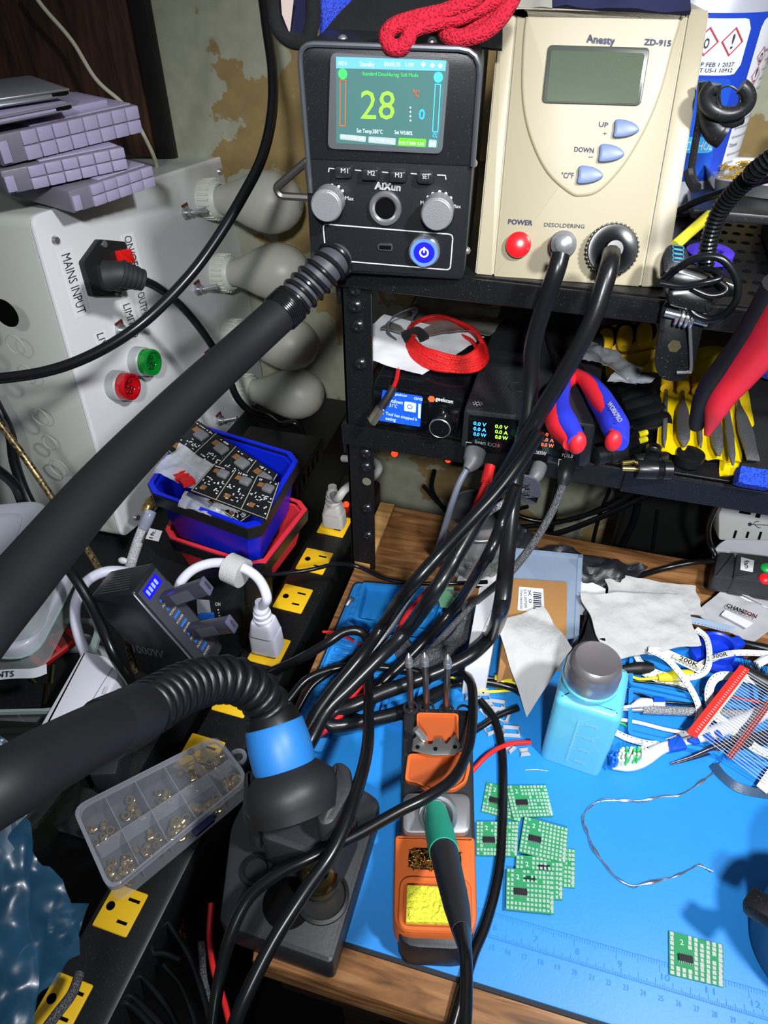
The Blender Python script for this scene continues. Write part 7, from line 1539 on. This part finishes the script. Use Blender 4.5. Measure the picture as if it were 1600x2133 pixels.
solo('blue_plastic_bag', B().sheet([P(-40, 1600, z=.06), P(10, 1610, z=.05), P(30, 1560, z=.055), P(-20, 1520, z=.07)], 14, 14, .008, 40, .0006, seed=73), BAG, 'small corner of blue plastic bag above the hose at the left edge', 'plastic bag')
low = [([(100, 1890), (150, 1930), (190, 1980), (260, 2000), (330, 1985), (376, 2000)], .0024, 'flat black lead with a bright edge curving below the yellow outlet'), ([(110, 1905), (160, 1960), (220, 2030), (290, 2090), (350, 2150)], .0026, 'black lead dropping to the bottom edge, left of the pair'), ([(250, 1990), (300, 2040), (350, 2100), (375, 2150)], .0022, 'black lead in the middle of the lower left bundle'), ([(340, 2010), (375, 2050), (400, 2110), (410, 2150)], .0018, 'thin black lead right in the lower left bundle'), ([(150, 1990), (230, 2060), (300, 2120), (330, 2160)], .0026, 'thick black lead lowest in the lower left bundle'), ([(330, 1860), (350, 1920), (395, 1995), (425, 2080), (440, 2150)], .0022, 'black lead behind the clear organiser running down')]
for l, r_, n_ in low: cable('black_lead', [(x, y, -.05) for x, y in l], r_, CAB, n_, group='black leads in the dark lower left corner')
cable('braided_lead', [(165, 2030, .005), (150, 2070, .01), (120, 2110, .012), (90, 2150, .01)], .0030, BRD, 'black braided lead crossing the bottom left outlet')
cable('red_lead', [(440, 1880, -.04), (436, 1950, -.05), (445, 2020, -.05), (465, 2080, -.05), (480, 2140, -.05)], .0020, mat('red_wire', 'd02424', .35), 'red lead running down left of the hot air holder')
cable('black_lead', [(420, 1960, -.05), (425, 2040, -.06), (440, 2110, -.06)], .0026, BRD, 'grey braided lead left of the red one')
solo('dark_ink_box', B().box(Fr(P(255, 1640, z=-.02), P(275, 1550, z=-.02)-P(255, 1640, z=-.02), V((0, 0, 1))).M, 0, .05, -.008, .02, -.02, 0, .002), mat('dark_box_grey', '24262c', .4, dust=.2), 'dark slim box with a silver edge behind the clear organiser', 'box')
# ============================================================ leads in front of the rack
ZDL = mat('grey_black_hose', '121316', .3, spec=.5, bump=.04, bscale=200)
cable('station_lead', [(1168, 530, .440, 'y'), (1157, 570, .434, 'y'), (1132, 640, .432, 'y'), (1110, 720, .430, 'y'), (1106, 800, .425, 'y'), (1098, 880, .415, 'y'), (1080, 960, .405, 'y'), (1066, 1060, .385, 'y'), (1056, 1160, .355, 'y'), (1045, 1260, .320, 'y'), (1025, 1320, .050), (985, 1362, .045), (930, 1392, .042), (860, 1420, .040), (790, 1445, .038), (740, 1468, .034), (700, 1480, .030), (680, 1500, .028), (700, 1512, .026), (770, 1500, .022), (840, 1482, .018), (900, 1452, .014), (930, 1435, .012)], .0056, ZDL, 'left black lead from the cream station, looping low across the mat')
cable('station_lead', [(1274, 528, .4495, 'y'), (1270, 552, .436, 'y'), (1258, 595, .428, 'y'), (1232, 670, .420, 'y'), (1185, 760, .415, 'y'), (1140, 835, .412, 'y'), (1100, 905, .408, 'y'), (1055, 985, .398, 'y'), (1000, 1075, .380, 'y'), (950, 1160, .360, 'y'), (900, 1240, .335, 'y'), (850, 1310, .060), (790, 1370, .052), (730, 1430, .045), (680, 1480, .04), (645, 1545, .035), (610, 1600, .028)], .0056, ZDL, 'right black lead from the cream station, running straight down to the handle')
cable('black_cable', [(1125, 900, .400, 'y'), (1085, 960, .392, 'y'), (1040, 1020, .380, 'y'), (985, 1080, .366, 'y'), (920, 1150, .350, 'y'), (850, 1230, .330, 'y'), (800, 1300, .066), (750, 1370, .058), (700, 1430, .05), (660, 1485, .042), (635, 1530, .035), (600, 1580, .028)], .0048, CAB, 'black cord left of the bundle descending across the jar')
cable('black_cable', [(1075, 1010, .372, 'y'), (1045, 1090, .36, 'y'), (1010, 1170, .34, 'y'), (950, 1260, .050), (880, 1340, .035), (820, 1400, .025), (770, 1440, .02), (700, 1455, .016)], .0042, CAB, 'black cord right of the bundle passing in front of the coil')
ul = thing('usb_lead', 'grey USB lead plugged into the black charger at left', 'cable', tuple(P(985, 950, y=.44)))
part(ul, 'plug', B().tube([P(990, 940, y=.452), P(984, 962, y=.443), P(972, 978, y=.436)], rfun([.0085, .0080, .0035]), seg=14), mat('grey_plug', '5c5e62', .45)); part(ul, 'lead', B().tube([P(972, 978, y=.436), P(955, 1010, y=.428), P(938, 1060, y=.42), P(920, 1120, y=.41), P(900, 1175, y=.395), P(870, 1215, z=.03), P(820, 1300, z=.03), P(770, 1370, z=.03)], .0026, seg=10), mat('grey_lead', '5f6672', .4))
rl = thing('red_braided_lead', 'bright red braided lead plugged into the charger and running down', 'cable', tuple(P(1020, 980, y=.43)))
RLP = [P(1021, 970, y=.444), P(1012, 1005, y=.432), P(990, 1060, y=.422), P(965, 1125, y=.405), P(930, 1190, y=.38), P(888, 1235, z=.045), P(850, 1280, z=.042), P(825, 1325, z=.040), P(800, 1365, z=.036), P(740, 1440, z=.032), P(700, 1500, z=.028), P(640, 1550, z=.022), P(600, 1600, z=.016)]
part(rl, 'lead', B().tube(RLP, .0028, seg=10), RC); part(rl, 'boot', B().tube(RLP[:2], .0042, seg=12, res=1), mat('red_boot', 'c82020', .4))
WKB = weave('white_black_braid', 'bcbec2', '1c1c1e', 1300, .5, .6)
wl_1 = thing('grey_braided_lead', 'grey braided lead with a fuzzy strap tie, plugged into the PD port', 'cable', tuple(P(1120, 990, y=.44)))
WP = [P(1124, 972, y=.450), P(1116, 990, y=.440), P(1100, 1008, y=.434), P(1060, 1040, y=.42), P(1000, 1080, y=.40), P(950, 1120, y=.385), P(900, 1180, y=.36), P(860, 1230, y=.335), P(800, 1320, z=.050), P(740, 1400, z=.045), P(690, 1470, z=.04), P(650, 1540, z=.03), P(605, 1600, z=.022)]
part(wl_1, 'plug', B().tube(WP[:3], rfun([.0060, .0058, .0035]), seg=12), mat('grey_plug', '5c5e62', .45)); part(wl_1, 'lead', B().tube(WP[2:], .0024, seg=10), WKB)
vt = part(wl_1, 'cable_tie', B().ribbon([P(1078, 1015, y=.422), P(1092, 1000, y=.415), P(1108, 1012, y=.418), P(1108, 1035, y=.422), P(1090, 1040, y=.424)], .012, .0016, (.3, -.3, 1)), mat('grey_velcro', '4a4c58', .9, bump=.5, bscale=900))
vf = Fr(P(1088, 1035, y=.408), V((.15, 0, 1)), V((-1, 0, .15))); write(vt, vf, 'ER', (1103, 1034), (1106, 1006), (1092, 1034), INKW, .0, bold=.0001)
bl = thing('black_braided_lead', 'black braided lead plugged into the rightmost 65W port', 'cable', tuple(P(1180, 975, y=.44)))
BP = [P(1184, 965, y=.450), P(1178, 985, y=.440), P(1172, 1010, y=.434), P(1155, 1055, y=.425), P(1125, 1110, y=.41), P(1090, 1160, y=.395), P(1050, 1205, y=.375), P(985, 1260, z=.03), P(900, 1350, z=.02), P(850, 1400, z=.014)]
part(bl, 'lead', B().tube(BP[1:], .0030, seg=10), BRD); part(bl, 'plug', B().tube(BP[:3], rfun([.0062, .006, .004]), seg=12), BLK)
cable('thin_black_lead', [(500, 1205, .02), (560, 1198, .03), (640, 1188, .035), (700, 1175, .03), (745, 1180, .02), (800, 1205, .02), (860, 1215, .02), (950, 1215, .02), (1015, 1212, .03)], .0019, CAB, 'thin black lead crossing from the power strip past the rack post')
cable('arc_lead', [(530, 1415, -.01), (575, 1395, .010), (620, 1375, .024), (680, 1340, .040), (720, 1315, .046), (755, 1318, .044), (768, 1350, .040), (768, 1420, .034), (768, 1480, .05), (765, 1560, .075), (742, 1650, .085), (700, 1760, .085), (640, 1850, .08), (570, 1960, .07), (510, 2080, .06), (480, 2160, .05)], .0040, CAB, 'long black lead arching over the ribbed strip and down past the holder')
cable('iron_lead', [(905, 1405, .010), (950, 1400, .022), (980, 1420, .036), (985, 1480, .050), (975, 1560, .062), (945, 1620, .070), (890, 1660, .075), (830, 1690, .075), (740, 1740, .072), (650, 1785, .070), (580, 1820, .064), (520, 1870, .055), (480, 1950, .045), (455, 2050, .03), (440, 2160, .02)], .0036, CAB, 'black lead sweeping over the soldering stand and the hot air holder')
cable('iron_lead', [(1000, 1460, .003), (1030, 1500, .004), (1045, 1560, .003), (1048, 1640, .003), (1046, 1720, .003), (1042, 1790, .003), (1030, 1860, .003), (1010, 1930, .003), (985, 1990, .004), (965, 2060, .004), (940, 2150, .002)], .0034, CAB, 'black lead lying on the mat right of the soldering stand')
cable('mat_lead', [(600, 1460, .008), (640, 1415, .012), (700, 1392, .014), (760, 1388, .016), (820, 1392, .016), (870, 1400, .014), (900, 1420, .010)], .0034, CAB, 'black lead crossing the ribbed strip near its front')
cable('mat_lead', [(700, 1470, .010), (760, 1500, .010), (830, 1490, .010), (880, 1460, .01), (930, 1430, .010), (1000, 1420, .008), (1060, 1430, .006), (1090, 1445, .006)], .0032, CAB, 'black lead passing behind the soldering tips to the towel')
cable('mat_lead', [(1080, 1475, .004), (1040, 1490, .004), (1000, 1515, .003), (985, 1525, .003)], .0026, CAB, 'short black lead end right of the soldering stand')
cable('mat_lead', [(620, 1480, .006), (650, 1430, .012), (690, 1400, .014), (730, 1370, .010), (760, 1350, .008)], .0024, CAB, 'thin dark lead hugging the left edge of the mat')
# near foreground cable hanging in front of the white box
cable('hanging_cable', [(543, -40, .60, 'd'), (556, 60, .585, 'd'), (568, 150, .57, 'd'), (566, 240, .56, 'd'), (545, 330, .55, 'd'), (505, 410, .545, 'd'), (450, 500, .54, 'd'), (390, 580, .535, 'd'), (300, 670, .53, 'd'), (200, 735, .53, 'd'), (90, 775, .53, 'd'), (-60, 795, .53, 'd')], .0042, CAB, 'black cord hanging from the top and sweeping across the white box')
cable('dark_cable', [(-20, 820, .45, 'y'), (20, 900, .44, 'y'), (30, 960, .43, 'y'), (50, 1020, .42, 'y'), (80, 1080, .41, 'y')], .005, CAB, 'thick dark cord at the left edge below the knockouts')
